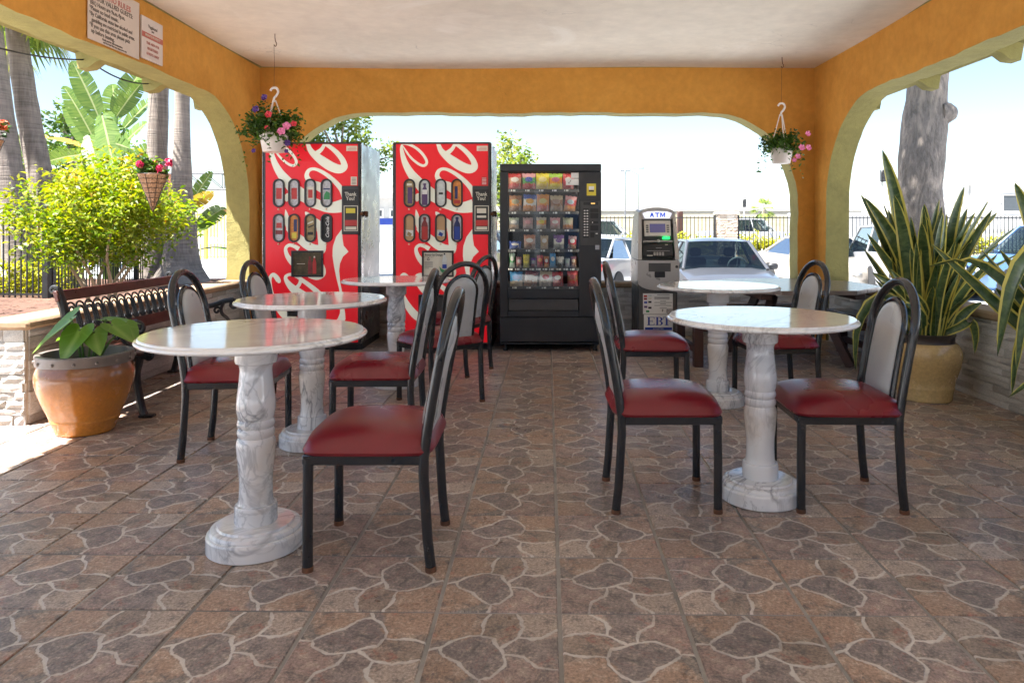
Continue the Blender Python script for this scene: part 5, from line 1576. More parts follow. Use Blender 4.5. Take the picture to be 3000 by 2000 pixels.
# ---- elephant-ear in the amber pot
def heart(mat_seed):
    m = MB(); pts = []
    out_ = [(0,-.04),(.14,-.20),(.29,-.22),(.40,-.08),(.42,.14),(.34,.44),(.18,.78),(0,1.08)]
    L = out_ + [(-x, y) for x, y in out_[-2:0:-1]]
    n = len(L); v = [(0, .22, -.03)]
    for x, y in L: v.append((x, y, .10*abs(x)-.16*(y-.2)**2*.6))
    for x, y in L: v.append((x*.5, .22+(y-.22)*.5, .02*abs(x)-.03))
    f = []
    for i in range(n):
        j = (i+1) % n
        f.append((1+i, 1+j, 1+n+j, 1+n+i)); f.append((1+n+i, 1+n+j, 0))
    return v, f
def ear_mat():
    t = NT('elephant_ear_leaf'); co = t.coords('Object'); sp = t.n('SeparateXYZ', {0: co})
    ax_ = t.math('ABSOLUTE', sp.outputs[0])
    vein = t.n('MapRange', {'Value': t.math('ABSOLUTE', t.math('SINE', t.math('ADD', t.math('MULTIPLY', sp.outputs[1], 26.0), t.math('MULTIPLY', ax_, -18.0)))), 1: 0.0, 2: .16, 3: 1.0, 4: 0.0}).outputs[0]
    mid = t.n('MapRange', {'Value': ax_, 1: 0.0, 2: .02, 3: 1.0, 4: 0.0}).outputs[0]
    v = t.math('MAXIMUM', t.math('MULTIPLY', vein, .45), mid)
    c = t.mix(t.noise(co, 3, 4), (.085,.20,.022), (.15,.30,.035)); c = t.mix(v, c, (.26,.40,.09))
    df = t.n('BsdfPrincipled', {'Base Color': c, 'Roughness': .38}); tl_ = t.n('BsdfTranslucent', {'Color': (.22,.42,.03,1)})
    mx = t.n('MixShader', {0: .35}); t.t.links.new(df.outputs[0], mx.inputs[1]); t.t.links.new(tl_.outputs[0], mx.inputs[2])
    return t.surf(mx.outputs[0])
M['ear'] = ear_mat()
EB = (-2.385, 3.83, .345)
ear = thing('elephant_ear_plant', 'young elephant ear plant with broad green leaves in the amber pot', 'plant', EB)
hv, hf = heart(0)
for (x, y, z, s_, rx, ry, rz) in ((-2.42,3.76,.60,.24,-.75,-.3,-1.15), (-2.36,3.74,.545,.19,-.80,0,-.05), (-2.30,3.76,.53,.15,-.7,.2,.6), (-2.24,3.82,.56,.15,-.55,.2,1.2), (-2.33,3.92,.575,.17,-.1,0,1.7), (-2.46,3.90,.50,.17,-.2,0,-1.9), (-2.20,3.88,.545,.12,-.9,.3,.9)):
    me = D.meshes.new('leaf'); me.from_pydata([tuple(c*s_ for c in p) for p in hv], [], hf); me.materials.append(M['ear'])
    me.polygons.foreach_set('use_smooth', [True]*len(hf)); me.update()
    l = to_local(EB, (x, y, z))
    o = link('leaf', me, ear, l, (rx, ry, rz+pi))
    m = MB(); b = (l[0]*.25, l[1]*.25, 0); m.tube(catmull([b, (l[0]*.6, l[1]*.6, l[2]*.6), l], 4), .006, 6); m.build('stalk', M['green_stem'], ear)

# ---- flowers
def petals(m, c, nrm, r, seed):
    g = random.Random(seed); q = Vector(nrm).to_track_quat('Z', 'Y').to_matrix().to_4x4(); T = Matrix.Translation(c) @ q @ Matrix.Rotation(g.uniform(0, 6), 4, 'Z')
    v = [T @ Vector((0, 0, -.25*r))]; n = 20
    for k in range(n):
        a = 2*pi*k/n; rr_ = r*(.82+.18*abs(cos(2.5*a))); v.append(T @ Vector((rr_*cos(a), rr_*sin(a), .18*r*sin(5*a))))
    m.add(v, [(0, 1+k, 1+(k+1) % n) for k in range(n)])
for nm, c in (('petal_purple', (.075,.02,.17)), ('petal_red', (.60,.03,.05)), ('petal_pink', (.72,.19,.36)), ('petal_magenta', (.62,.012,.10)), ('petal_orange', (.72,.13,.04))):
    M[nm] = simple(nm, c, .5, 0, .2, 40)
M['pot_white'] = simple('white_plastic_pot', (.74,.66,.60), .42, 0, .06, 5)
def hanging_basket(label, X, Y, zc, r, flowers, seed, spread, zhook, n=2200):
    t = thing('hanging_basket', label, 'hanging basket', (X, Y, zc))
    h = r*1.30
    m = MB(); m.lathe([(0,-h/2),(r*.72,-h/2),(r*.74,-h/2+.004),(r*.97,h/2-.014),(r*1.02,h/2-.012),(r*1.03,h/2),(r*.95,h/2),(r*.90,h/2-.02),(0,h/2-.022)], 40)
    m.build('pot', M['pot_white'], t, angle=50)
    zh = zhook-zc
    m = MB()
    for a in (.5, 2.6, 4.7): m.tube([(r*cos(a), r*sin(a), h/2-.004), (r*.5*cos(a), r*.5*sin(a), (h/2+zh*.55)/1.5), (.012*cos(a), .012*sin(a), zh-.10)], .0045, 5, flat=1.6)
    m.tube(catmull([(0,0,zh-.115),(0,0,zh-.085),(.020,0,zh-.062),(.034,0,zh-.030),(.020,0,zh-.002),(-.012,0,zh-.002),(-.030,0,zh-.024)], 5), .0095, 8)
    m.build('hanger', M['pot_white'], t)
    zc_top = 2.655-zc
    m = MB(); m.tube([(0,0,zh-.006),(.004,0,zh+(zc_top-zh)*.5),(0,0,zc_top-.09)], .0016, 5)
    m.tube(catmull([(0,0,zc_top-.085),(.012,0,zc_top-.10),(.022,0,zc_top-.08),(.012,0,zc_top-.055),(.008,0,zc_top-.02),(.008,0,zc_top+.004)], 4), .0035, 6)
    m.build('wire', M['rust'], t)
    C_, tone, cc = clumps((0, 0, h/2+spread*.22), (spread, spread*.8, spread*.52), 60, n//60, (spread*.15,)*3, seed, .3)
    g = np.random.default_rng(seed)
    # trailing shoots
    tr = []
    for k in range(9):
        a = g.uniform(0, 2*pi); L = g.uniform(.08, .28)
        for q in np.linspace(0, 1, 14): tr.append((cos(a)*(r+spread*.5*q**.5), sin(a)*(r+spread*.5*q**.5), h/2-L*q*q*1.2))
    C_ = np.vstack([C_, np.array(tr)+g.normal(0, .012, (len(tr), 3))]); tone = np.concatenate([tone, np.full(len(tr), .6)])
    leaf_cloud('foliage', C_, .042, M['leaf_basket'], t, .5, .3, seed, rnd=tone)
    m = MB()
    for c in cc[::2]: m.tube(catmull([(0, 0, h/2-.03), tuple(np.array(c)*.55+np.array((0,0,.01))), tuple(c)], 3), .0022, 4)
    m.build('stems', M['green_stem'], t)
    for k, (x, y, z, rr_, mn) in enumerate(flowers):
        m = MB(); petals(m, (x, y, z), (x*1.2, -1, .25), rr_, k+seed); m.build('flower', M[mn], t, fix=False)
hanging_basket('white hanging basket with purple, red and pink petunias by the left column', -2.16, 5.95, 1.765, .118, [
    (-.075,-.20,.245,.030,'petal_purple'), (-.005,-.2,.34,.026,'petal_purple'), (.035,-.22,.20,.030,'petal_red'), (.215,-.16,.135,.026,'petal_red'), (.02,-.21,.095,.022,'petal_red'),
    (.13,-.2,.07,.034,'petal_pink'), (.165,-.18,.115,.034,'petal_pink'), (.17,-.18,-.02,.028,'petal_purple'), (-.09,-.2,-.085,.020,'petal_purple'), (.16,-.17,-.085,.018,'petal_purple'), (-.01,-.2,.33,.02,'petal_purple')], 21, .265, 2.215)
hanging_basket('smaller white hanging basket with pink petunias by the right column', 2.27, 6.75, 1.735, .108, [
    (.19,-.16,.19,.028,'petal_pink'), (.12,-.2,.06,.032,'petal_pink'), (.20,-.15,.065,.030,'petal_pink'), (.085,-.2,-.02,.026,'petal_pink'), (.065,-.16,-.05,.022,'petal_pink')], 33, .19, 2.225, 1100)
M['coir'] = ground_mat('coir_liner', (.46,.25,.135), (.58,.36,.22), 9, 70, .8)
def cone_basket(label, X, Y, zr, r, hgt, mat, seed):
    t = thing('hanging_basket', label, 'hanging basket', (X, Y, zr))
    m = MB(); m.lathe([(.004,-hgt),(r*.25,-hgt*.74),(r*.5,-hgt*.49),(r*.75,-hgt*.25),(r,0),(r*.94,.004),(r*.85,-.03),(0,-.03)], 32); m.build('liner', M['coir'], t)
    m = MB()
    for q in np.linspace(.12, 1.0, 8):
        rr_ = r*q*1.02+.002; m.tube([(rr_*cos(a), rr_*sin(a), -hgt*(1-q)) for a in np.linspace(0, 2*pi, 25)[:-1]], .0022, 4, closed=True)
    for k in range(8):
        a = 2*pi*k/8; m.tube([(.006*cos(a), .006*sin(a), -hgt), (r*1.03*cos(a), r*1.03*sin(a), 0)], .0022, 4)
    for a in (.4, 2.5, 4.6): m.tube([(r*cos(a), r*sin(a), 0), (0, 0, 2.33-zr-.02)], .0012, 4)
    m.build('wire_frame', M['black_iron'], t)
    C_, tone, cc = clumps((0, 0, .05), (r*1.1, r*1.1, .07), 26, 14, (.02,)*3, seed, .2)
    leaf_cloud('foliage', C_, .045, M['leaf_green'], t, .75, .5, seed)
    g = random.Random(seed)
    for k in range(7):
        a = 2*pi*k/7+g.uniform(-.3, .3); d = g.uniform(.5, 1.25)*r; c = Vector((d*cos(a), d*sin(a)*.8, g.uniform(.05, .13)))
        m = MB()
        for j in range(16):
            u = Vector((g.gauss(0, 1), g.gauss(0, 1), g.gauss(0, 1)+.3)).normalized(); petals(m, c+u*.028, u, .015, j)
        m.tube([(c.x*.4, c.y*.4, -.02), tuple(c)], .003, 4)
        m.build('flower_head', M[mat], t, fix=False)
cone_basket('cone-shaped coir basket of magenta geraniums hanging outside the left arch', -3.36, 6.34, 1.535, .125, .325, 'petal_magenta', 5)
cone_basket('hanging basket of orange geraniums cut off by the left edge of the picture', -3.36, 4.36, 1.60, .125, .325, 'petal_orange', 6)

# ---- big yellow-green shrub
BB = (-5.60, 9.3, -.2)
sh_ = thing('shrub', 'large sunlit yellow-green shrub behind the bench', 'shrub', BB)
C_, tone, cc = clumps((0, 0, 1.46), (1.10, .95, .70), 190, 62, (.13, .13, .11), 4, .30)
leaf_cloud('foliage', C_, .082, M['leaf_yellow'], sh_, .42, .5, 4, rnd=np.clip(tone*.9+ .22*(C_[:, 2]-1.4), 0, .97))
m = MB()
for k in range(7):
    a = 2*pi*k/7; b = cc[k*9 % len(cc)]
    m.tube(catmull([(.06*cos(a), .06*sin(a), 0), (.20*cos(a+.4), .16*sin(a+.4), .5), (.45*cos(a), .4*sin(a), 1.05), tuple(b)], 4), [.030-.0020*i for i in range(13)], 7)
m.build('stems', M['stem'], sh_)
# ---- yellow hedge behind the iron fence
hg = thing('hedge', 'low yellow hedge behind the black iron fence at far left', 'hedge', (-10.4, 13.5, -.2))
g = np.random.default_rng(8); n = 4200
C_ = np.column_stack([g.uniform(-1.9, 1.75, n), g.uniform(-.35, .35, n), g.uniform(0, .62, n)]); C_[:, 2] += .06*np.sin(C_[:, 0]*9)*C_[:, 2]
leaf_cloud('foliage', C_, .09, M['hedge'], hg, .5, .4, 8)
m = MB()
for x in np.linspace(-1.8, 1.6, 14): m.tube([(x, 0, 0), (x+.05, .04, .5)], .015, 5)
m.build('stems', M['stem'], hg)
# ---- palms
def palm_bark():
    t = NT('palm_bark'); co = t.coords('Object'); sp = t.n('SeparateXYZ', {0: co})
    rg = t.noise(t.n('Mapping', {'Vector': co, 'Scale': (1, 1, 26)}).outputs[0], 1.2, 4, .6)
    vt = t.noise(t.n('Mapping', {'Vector': co, 'Scale': (14, 14, .8)}).outputs[0], 1.6, 4, .6)
    f = t.math('ADD', t.math('MULTIPLY', rg, .55), t.math('MULTIPLY', vt, .45))
    c = t.mix(t.n('MapRange', {'Value': f, 1: .38, 2: .62}).outputs[0], (.13,.108,.09), (.30,.25,.205))
    c = t.mix(t.n('MapRange', {'Value': t.noise(co, 1.3, 4), 1: .45, 2: .65, 3: 0.0, 4: .6}).outputs[0], c, (.34,.28,.235))
    return t.out(Base_Color=c, Roughness=.9, Normal=t.bump(f, .9, .03))
M['palm_bark'] = palm_bark()
def fan_crown(parent, c, R_, nl, seed, mat=None):
    g = random.Random(seed); m = MB(); rn = []
    for k in range(nl):
        a = g.uniform(0, 2*pi); el = g.uniform(-.9, 1.2)
        d = Vector((cos(a)*cos(el), sin(a)*cos(el), sin(el)))
        p0 = Vector(c); p1 = p0+d*R_*.5
        m.tube([p0, p1], .012, 3); rn += [.3]*5
        s_ = d.cross(Vector((0, 0, 1))); s_ = s_.normalized() if s_.length > .1 else Vector((1, 0, 0)); up = s_.cross(d)
        for j in range(15):
            th = (j-7)/7*1.35; dd = (d*cos(th)+s_*sin(th)).normalized(); L = R_*.62*(1-.25*abs(th)/1.35)
            e = p1+dd*L*.62; tip = p1+dd*L+Vector((0, 0, -L*.34)); w = dd.cross(up).normalized()*R_*.028
            m.add([p1, e+w, tip, e-w], [(0, 1, 2, 3)]); rn.append(g.uniform(0, 1))
    o = m.build('crown', mat or M['leaf_tree'], parent, smooth=False, fix=False)
    a_ = o.data.attributes.new('rnd', 'FLOAT', 'FACE'); a_.data.foreach_set('value', (rn+[.5]*len(m.f))[:len(m.f)])
def palm(label, base, top, radii, seed, crown=1.5, nl=26):
    t = thing('palm_tree', label, 'palm tree', base)
    tp = to_local(base, top); g = random.Random(seed)
    n = 26; pts = []; rs = []
    for i in range(n):
        q = i/(n-1); bend = .12*sin(q*pi)*tp[0]
        pts.append((tp[0]*q+bend, tp[1]*q, tp[2]*q)); z = tp[2]*q
        rs.append(np.interp(z, [a for a, b in radii], [b for a, b in radii])*(1+.025*sin(i*2.1)))
    m = MB(); m.tube(pts, rs, 20); m.build('trunk', M['palm_bark'], t)
    fan_crown(t, tp, crown, nl, seed)
    return t
palm('thick leaning palm trunk at the far left edge', (-9.72, 13.9, -.2), (-10.75, 13.9, 7.5), [(0, .36), (.6, .29), (3, .24), (8, .19)], 1, 1.5)
palm('leaning palm with its fan crown just under the left beam', (-9.42, 14.6, -.2), (-10.55, 14.6, 5.55), [(0, .33), (.6, .27), (3, .215), (6, .175)], 2, 1.35, 30)
palm('slender distant palm at the far left edge behind the leaning palms', (-16.0, 22.0, -.2), (-16.15, 22.0, 6.6), [(0, .2), (7, .10)], 3, 1.2, 22)
palm('straight palm trunk behind the shrub, left of the flared palm', (-8.98, 17.0, -.2), (-8.80, 17.0, 9.5), [(0, .40), (1, .27), (3, .225), (9, .20)], 4, 1.7)
palm('palm with wide flared base just left of the yellow arch pillar', (-8.16, 16.6, -.2), (-8.10, 16.6, 9.0), [(0, .66), (.15, .52), (.5, .40), (1.2, .33), (2.2, .23), (3.6, .165), (9, .15)], 5, 1.6)
# ---- birds of paradise
def paddle_mat(name, c1, c2, c3):
    t = NT(name); uv = t.n('UVMap').outputs[0]
    st = t.noise(t.n('Mapping', {'Vector': uv, 'Scale': (1.5, 30, 1)}).outputs[0], 1.0, 3, .6)
    c = t.mix(t.n('MapRange', {'Value': st, 1: .35, 2: .65}).outputs[0], c1, c2)
    sp = t.n('SeparateXYZ', {0: uv}); mid = t.n('MapRange', {'Value': t.math('ABSOLUTE', t.math('SUBTRACT', sp.outputs[0], .5)), 1: .02, 2: .05, 3: 1.0, 4: 0.0}).outputs[0]
    c = t.mix(mid, c, c3)
    df = t.n('BsdfPrincipled', {'Base Color': c, 'Roughness': .4}); tl_ = t.n('BsdfTranslucent'); t.t.links.new(c, tl_.inputs['Color'])
    mx = t.n('MixShader', {0: .35}); t.t.links.new(df.outputs[0], mx.inputs[1]); t.t.links.new(tl_.outputs[0], mx.inputs[2])
    return t.surf(mx.outputs[0])
M['paddle'] = paddle_mat('paddle_leaf', (.08,.17,.03), (.20,.29,.06), (.40,.44,.20))
M['paddle_dry'] = paddle_mat('paddle_leaf_dry', (.42,.25,.03), (.55,.38,.05), (.50,.40,.12))
def paddle(parent, base, p0, tip, w, roll, seed, mat=None, sag=.12):
    """stalk from base to p0, torn blade from p0 to tip"""
    g = random.Random(seed)
    base, p0, tip = Vector(base), Vector(p0), Vector(tip)
    m = MB(); m.tube(catmull([tuple(base), tuple(base*.4+p0*.6+Vector((0, 0, .05))), tuple(p0)], 4), .03, 6); m.build('stalk', M['green_stem'], parent)
    n = 22; ax_ = tip-p0; L = ax_.length; dz = Vector((0, 0, -L*sag))
    side = Vector((cos(roll), sin(roll), .0)); P = []
    for i in range(n+1):
        q = i/n; P.append(p0+ax_*q+dz*(q*q))
    v = []; f = []; uv = []
    for sd in (-1, 1):
        gap = [g.random() < .28 for _ in range(n)]; dr = 0.0
        for i in range(n):
            q0, q1 = i/n, (i+1)/n
            t_ = (P[i+1]-P[i]).normalized(); s_ = (side-t_*side.dot(t_)).normalized(); nr = s_.cross(t_)
            wf = lambda q: w*.5*(sin(pi*min(1, q*.93+.07))**.55)*(1-.15*q)
            if gap[i]: dr = g.uniform(-.16, .10)
            sh0 = .10*L/n
            a = P[i]; b = P[i+1]
            c0 = a+s_*sd*wf(q0)+t_*(wf(q0)*.28)+nr*(.25+dr)*wf(q0)
            c1 = b+s_*sd*wf(q1)+t_*(wf(q1)*.28)+nr*(.25+dr)*wf(q1)
            if gap[i]: c0 = c0+(c1-c0)*.45
            o = len(v); v += [a, b, c1, c0]; f.append((o, o+1, o+2, o+3)); uv += [(.5, q0), (.5, q1), (.5+.5*sd, q1), (.5+.5*sd, q0)]
    me = D.meshes.new('leaf'); me.from_pydata([tuple(x) for x in v], [], f); me.materials.append(mat or M['paddle'])
    lay = me.uv_layers.new(name='UVMap'); lay.data.foreach_set('uv', [c for lp in me.loops for c in uv[lp.vertex_index]]); me.update()
    link('leaf', me, parent)
BP = (-10.3, 17.6, -.2)
bp_ = thing('bird_of_paradise', 'giant bird of paradise with tall torn paddle leaves behind the shrub', 'plant', BP)
for k, (a, b, w, rl, mt) in enumerate((((-.32,0,3.9), (-.93,-.1,5.5), .56, .25, 0), ((-.46,.1,3.3), (-1.27,.1,4.95), .50, .5, 0), ((-.50,.2,3.0), (-1.32,.2,4.62), .52, .2, 0), ((.05,0,4.0), (.75,.0,5.35), .60, 0, 0),
    ((.15,-.1,3.95), (.80,-.1,4.95), .46, .3, 0), ((.22,.1,3.7), (.92,.2,4.6), .42, -.2, 0), ((-.10,-.3,4.0), (.45,-.7,2.75), .60, .1, 0), ((-.40,-.3,3.5), (.15,-.8,2.6), .52, .3, 0),
    ((-.6,-.2,3.2), (-1.80,-.3,3.6), .46, .9, 1), ((.3,-.2,3.2), (1.0,-.3,3.9), .46, -.5, 0), ((-.1,.3,3.8), (-.30,.5,5.0), .55, .1, 0), ((.35,.1,2.9), (1.05,.1,3.4), .46, .4, 0), ((-.7,.2,2.9), (-1.6,.4,3.1), .5, .2, 0), ((-.5,-.4,3.0), (-1.2,-.6,2.9), .55, .6, 0), ((.1,-.4,3.3), (.75,-.6,3.2), .5, -.3, 0))):
    paddle(bp_, (a[0]*.25, a[1]*.25, 0), a, b, w, rl, k, M['paddle_dry'] if mt else None)
BP2 = (-8.42, 17.6, -.2)
bq = thing('bird_of_paradise', 'smaller bird of paradise with one orange dying leaf right of the palms', 'plant', BP2)
for k, (a, b, w, mt, sg_) in enumerate((((.1,-.1,1.9), (.62,-.2,2.72), .34, 0, .1), ((.0,-.3,1.7), (.75,-.4,2.22), .38, 1, .1), ((.15,0,1.3), (.85,0,1.85), .5, 0, .1), ((.1,.1,1.2), (.6,.2,1.9), .5, 0, .1), ((.25,-.1,.75), (1.2,-.1,1.05), .36, 0, .35), ((.0,-.2,1.1), (-.3,-.5,1.9), .4, 0, .1))):
    paddle(bq, (a[0]*.2, a[1]*.2, 0), a, b, w, .3*k, 40+k, M['paddle_dry'] if mt else None, sg_)

# ---- leafy trees
def tree(label, base, crown_c, radii, ncl, per, sig, lsize, seed, r0=.12, mat='leaf_tree', name='leafy_tree', shell=.45):
    t = thing(name, label, 'tree', base)
    cl = to_local(base, crown_c)
    C_, tone, cc = clumps(cl, radii, ncl, per, sig, seed, shell)
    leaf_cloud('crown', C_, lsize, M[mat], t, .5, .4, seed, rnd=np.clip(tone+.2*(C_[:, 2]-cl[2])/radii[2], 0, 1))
    m = MB(); fork = (cl[0]*.8, cl[1]*.8, max(.4, cl[2]-radii[2]*.9))
    m.tube(catmull([(0, 0, 0), (fork[0]*.3, fork[1]*.3, fork[2]*.5), fork], 5), [r0*(1-.035*i) for i in range(11)], 10)
    g = random.Random(seed)
    for c in cc[::max(1, len(cc)//14)]:
        c = tuple(c); m.tube(catmull([fork, ((fork[0]+c[0])/2+g.uniform(-.1,.1), (fork[1]+c[1])/2, (fork[2]+c[2])/2+.1), c], 4), [r0*.42-.0035*i for i in range(9)], 6)
    m.build('trunk', M['bark'], t)
    return t
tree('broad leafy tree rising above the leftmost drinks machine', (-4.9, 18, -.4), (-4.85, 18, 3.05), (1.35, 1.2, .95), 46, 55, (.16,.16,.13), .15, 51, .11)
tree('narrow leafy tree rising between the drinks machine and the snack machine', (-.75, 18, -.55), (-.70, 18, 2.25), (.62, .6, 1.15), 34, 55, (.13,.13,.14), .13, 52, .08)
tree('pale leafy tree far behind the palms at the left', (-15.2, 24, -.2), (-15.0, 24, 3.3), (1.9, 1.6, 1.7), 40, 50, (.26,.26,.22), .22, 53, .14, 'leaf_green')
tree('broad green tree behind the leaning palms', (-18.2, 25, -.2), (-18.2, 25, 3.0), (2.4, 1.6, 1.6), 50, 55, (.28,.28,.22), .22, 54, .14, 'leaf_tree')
# big mottled trunk on the right
def mottled():
    t = NT('mottled_bark'); co = t.coords('Object'); mp = t.n('Mapping', {'Vector': co, 'Scale': (1, 1, .35)}).outputs[0]
    n1 = t.noise(mp, 4.5, 6, .65, .8); n2 = t.noise(mp, 26, 5, .65)
    c = t.mix(t.n('MapRange', {'Value': n2, 1: .35, 2: .65}).outputs[0], (.13,.11,.095), (.25,.21,.18))
    c = t.mix(t.n('MapRange', {'Value': n1, 1: .50, 2: .66}).outputs[0], c, (.38,.31,.255))
    return t.out(Base_Color=c, Roughness=.9, Normal=t.bump(t.math('ADD', n2, n1), .9, .03))
tt = thing('large_tree', 'large tree trunk with mottled grey bark behind the snake plant', 'tree', (4.62, 8.8, -.6))
m = MB(); n = 30; pts = []; rs = []
for i in range(n):
    z = 5.2*i/(n-1); pts.append((.035*z+.03*sin(z*2.2), .02*z, z))
    rs.append((.30-.018*z+.10*max(0, .5-z))*(1+.05*sin(z*5.1)+.03*sin(z*11)))
m.tube(pts, rs, 22)
m.lathe([(0, .14), (.08, .11), (.13, .03), (.15, -.08)], 12, T=Matrix.Translation((.30, -.05, 3.05)) @ Matrix.Rotation(pi/2, 4, 'Y'))
top = pts[-1]
for a in (.3, 1.6, 2.9, 4.2, 5.4): m.tube(catmull([top, (top[0]+.5*cos(a), .5*sin(a), 6.0), (top[0]+1.4*cos(a), 1.4*sin(a), 7.0)], 4), [.16-.012*i for i in range(9)], 8)
m.build('trunk', mottled(), tt)
C_, tone, cc = clumps((-1.0, -.8, 7.2), (2.8, 2.6, 1.3), 130, 46, (.26,.26,.20), 61, .2)  # crown out of view, shifted sunward and thickened to shade the trunk
leaf_cloud('crown', C_, .27, M['leaf_green'], tt, .4, .4, 61, rnd=tone)
# shrubs along the far fence
g = random.Random(71); far_sh = ['grey car', 'cash machine', 'stone pillar', 'white pickup']
spots = [(1.6,.55),(3.2,.7),(4.6,.85),(5.6,.6),(7.6,.75),(8.8,.6),(10.2,.65),(11.6,.6),(13.5,.6),(15.6,.7),(17.5,.7),(20,.8)]
for k, (x, r_) in enumerate(spots):
    b = (x, 25.6+g.uniform(-.3, .4), .10)
    t = thing('roadside_shrub', '%s yellow-green shrub from the left along the far iron fence' % ['first','second','third','fourth','fifth','sixth','seventh','eighth','ninth','tenth','eleventh','last'][k], 'shrub', b, group='shrubs along the far fence')
    C_, tone, cc = clumps((0, 0, r_*.55), (r_*1.1, r_*.7, r_*.5), 18, 34, (.12,.12,.10), 80+k, .3)
    leaf_cloud('foliage', C_, .15, M['hedge'], t, .45, .5, 80+k, rnd=tone)
    m = MB(); m.tube([(0, 0, 0), (.02, 0, r_*.6)], .02, 5); m.build('stem', M['stem'], t)
palm('small far palm above the white pickup', (15.55, 50, -.3), (15.6, 50, 2.35), [(0, .18), (3, .14)], 9, .95, 20)
# ------------------------------------------------------------------ fences
def fence(name, label, A, B, z0, z1, sp, mat, post_sp=2.4, bar=.010, single=True, rails=2, post=.035, posts=True):
    A = Vector(A); B = Vector(B); L = (B-A).length; d = (B-A).normalized(); ang = math.atan2(d.y, d.x)
    t = thing(name, label, 'fence', (A.x, A.y, z0), ang)
    h = z1-z0
    m = MB()
    for z in ((.10, h-.05) if rails == 2 else (.10, h-.22, h-.05)): m.box(0, L, -.016, .016, z-.016, z+.016)
    m.build('rail', mat, t)
    n = int(L/sp)
    if single:
        pm = MB(); pm.box(-bar, bar, -bar, bar, .02, h); me = pm.mesh('picket', mat)
        for i in range(1, n): link('picket', me, t, (i*sp, 0, 0))
    else:
        m = MB()
        for i in range(1, n): m.box(i*sp-bar, i*sp+bar, -bar, bar, .02, h)
        tag(m.build('pickets', mat, t), kind='stuff')
    if posts:
        pm = MB(); pm.box(-post, post, -post, post, 0, h+.04, b=.006); me = pm.mesh('post', mat)
        k = max(1, round(L/post_sp))
        for i in range(k+1): link('post', me, t, (L*i/k, 0, 0))
    return t
fence('iron_fence', 'black iron picket fence in front of the yellow hedge at far left', (-11.6, 12.8, 0), (-8.62, 12.75, 0), -.2, 1.44, .105, M['black_iron'], 3.0, post=.055)
fence('iron_fence', 'black iron picket fence receding behind the large shrub', (-8.60, 12.85, 0), (-9.35, 19.6, 0), -.2, 1.40, .110, M['black_iron'], 3.4, post=.045)
fence('iron_fence', 'far black iron fence along the street left of the stone pillar', (-1.4, 24.75, 0), (6.05, 24.75, 0), .10, 1.46, .13, M['black_iron'], 2.5, .011, False, post=.04)
fence('iron_fence', 'far black iron fence along the street right of the stone pillar', (6.85, 24.75, 0), (19.2, 24.75, 0), .10, 1.46, .13, M['black_iron'], 2.5, .011, False, post=.04)
fence('yellow_gate', 'yellow metal gate fence across the driveway beyond the palms', (-15.2, 28, 0), (-10.4, 28, 0), -.15, 1.62, .13, M['yellow_paint'], 2.4, .018, False, 3, .06)
m = MB(); m.box(-15.0, -10.6, 29.0, 29.2, -.3, .42); tag(m.build('white_wall', M['white_wall']), 'low white wall behind the yellow gate fence', 'wall')
# stone pillars
def pillar(label, x, y, z0, z1, w, seed):
    t = thing('stone_pillar', label, 'pillar', (x, y, z0))
    h = z1-z0; m = MB(); m.box(-w/2+.02, w/2-.02, -w/2+.02, w/2-.02, 0, h-.09); m.build('core', M['mortar'], t)
    m = MB(); m.box(-w/2-.05, w/2+.05, -w/2-.05, w/2+.05, h-.09, h, b=.02); m.build('cap', M['pstone'], t)
    r_ = random.Random(seed); z = 0
    pv = []
    for q in stone_variants[:5]:
        c = q.copy(); c.materials.clear(); c.materials.append(M['pstone']); pv.append(c)
    while z < h-.11:
        hh = min(r_.uniform(.07, .13), h-.09-z)
        for rot, nx, ny in ((0, 0, -1), (pi/2, 1, 0), (-pi/2, -1, 0)):
            s_ = 0
            while s_ < w-.04:
                l = min(r_.uniform(.16, .36), w-s_)
                c = s_+l/2-w/2
                p = (c, -w/2+.02, z+hh/2) if ny else (nx*(w/2-.02), c*nx, z+hh/2)
                o = link('stone', r_.choice(pv), t, p, (0, 0, rot)); o.scale = (l-.012, r_.uniform(.02, .05), hh-.012)
                s_ += l
        z += hh
pillar('square stone pillar in the far fence behind the silver car', 6.45, 24.75, .10, 1.60, .62, 3)
pillar('square stone pillar in the far fence at the right edge', 19.6, 24.75, .10, 1.85, .9, 4)
pillar('square stone pillar in the far fence behind the white van', 13.2, 24.75, .10, 1.55, .62, 5)
# wooden post
m = MB(); m.box(-.10, .10, -.10, .10, 0, 1.55, b=.015); tag(m.build('timber_post', M['wood_dark'], None, (5.15, 26.2, .1)), 'short brown timber post behind the far fence, left of the pillar', 'post')

# ------------------------------------------------------------------ vehicles
def paint(name, col, rough=.28, metal=.0):
    t = NT(name); co = t.coords('Object')
    g = t.n('MapRange', {'Value': t.noise(co, 1.4, 4), 1: .3, 2: .7, 3: .9, 4: 1.06}).outputs[0]
    vm = t.n('VectorMath', {0: col}, operation='SCALE'); t.t.links.new(g, vm.inputs['Scale'])
    return t.out(Base_Color=vm.outputs[0], Roughness=rough, Metallic=metal, Coat_Weight=.8, Coat_Roughness=.04)
M['car_silver'] = paint('car_silver', (.12,.12,.125), .32, .5)
M['car_white'] = paint('car_white', (.34,.34,.345))
M['car_blue'] = paint('car_blue', (.10,.20,.40), .3, .3)
M['car_grey'] = paint('car_grey', (.20,.20,.21), .3, .4)
M['car_tan'] = paint('car_tan', (.42,.38,.33), .3, .4)
M['tyre'] = simple('tyre', (.02,.02,.02), .85, 0, .2, 20)
M['rim'] = simple('alloy_rim', (.55,.55,.56), .3, .9)
M['car_glass'] = pane_glass('car_glass', (.22,.27,.26), .3)
M['car_dark'] = simple('car_trim', (.02,.02,.022), .5)
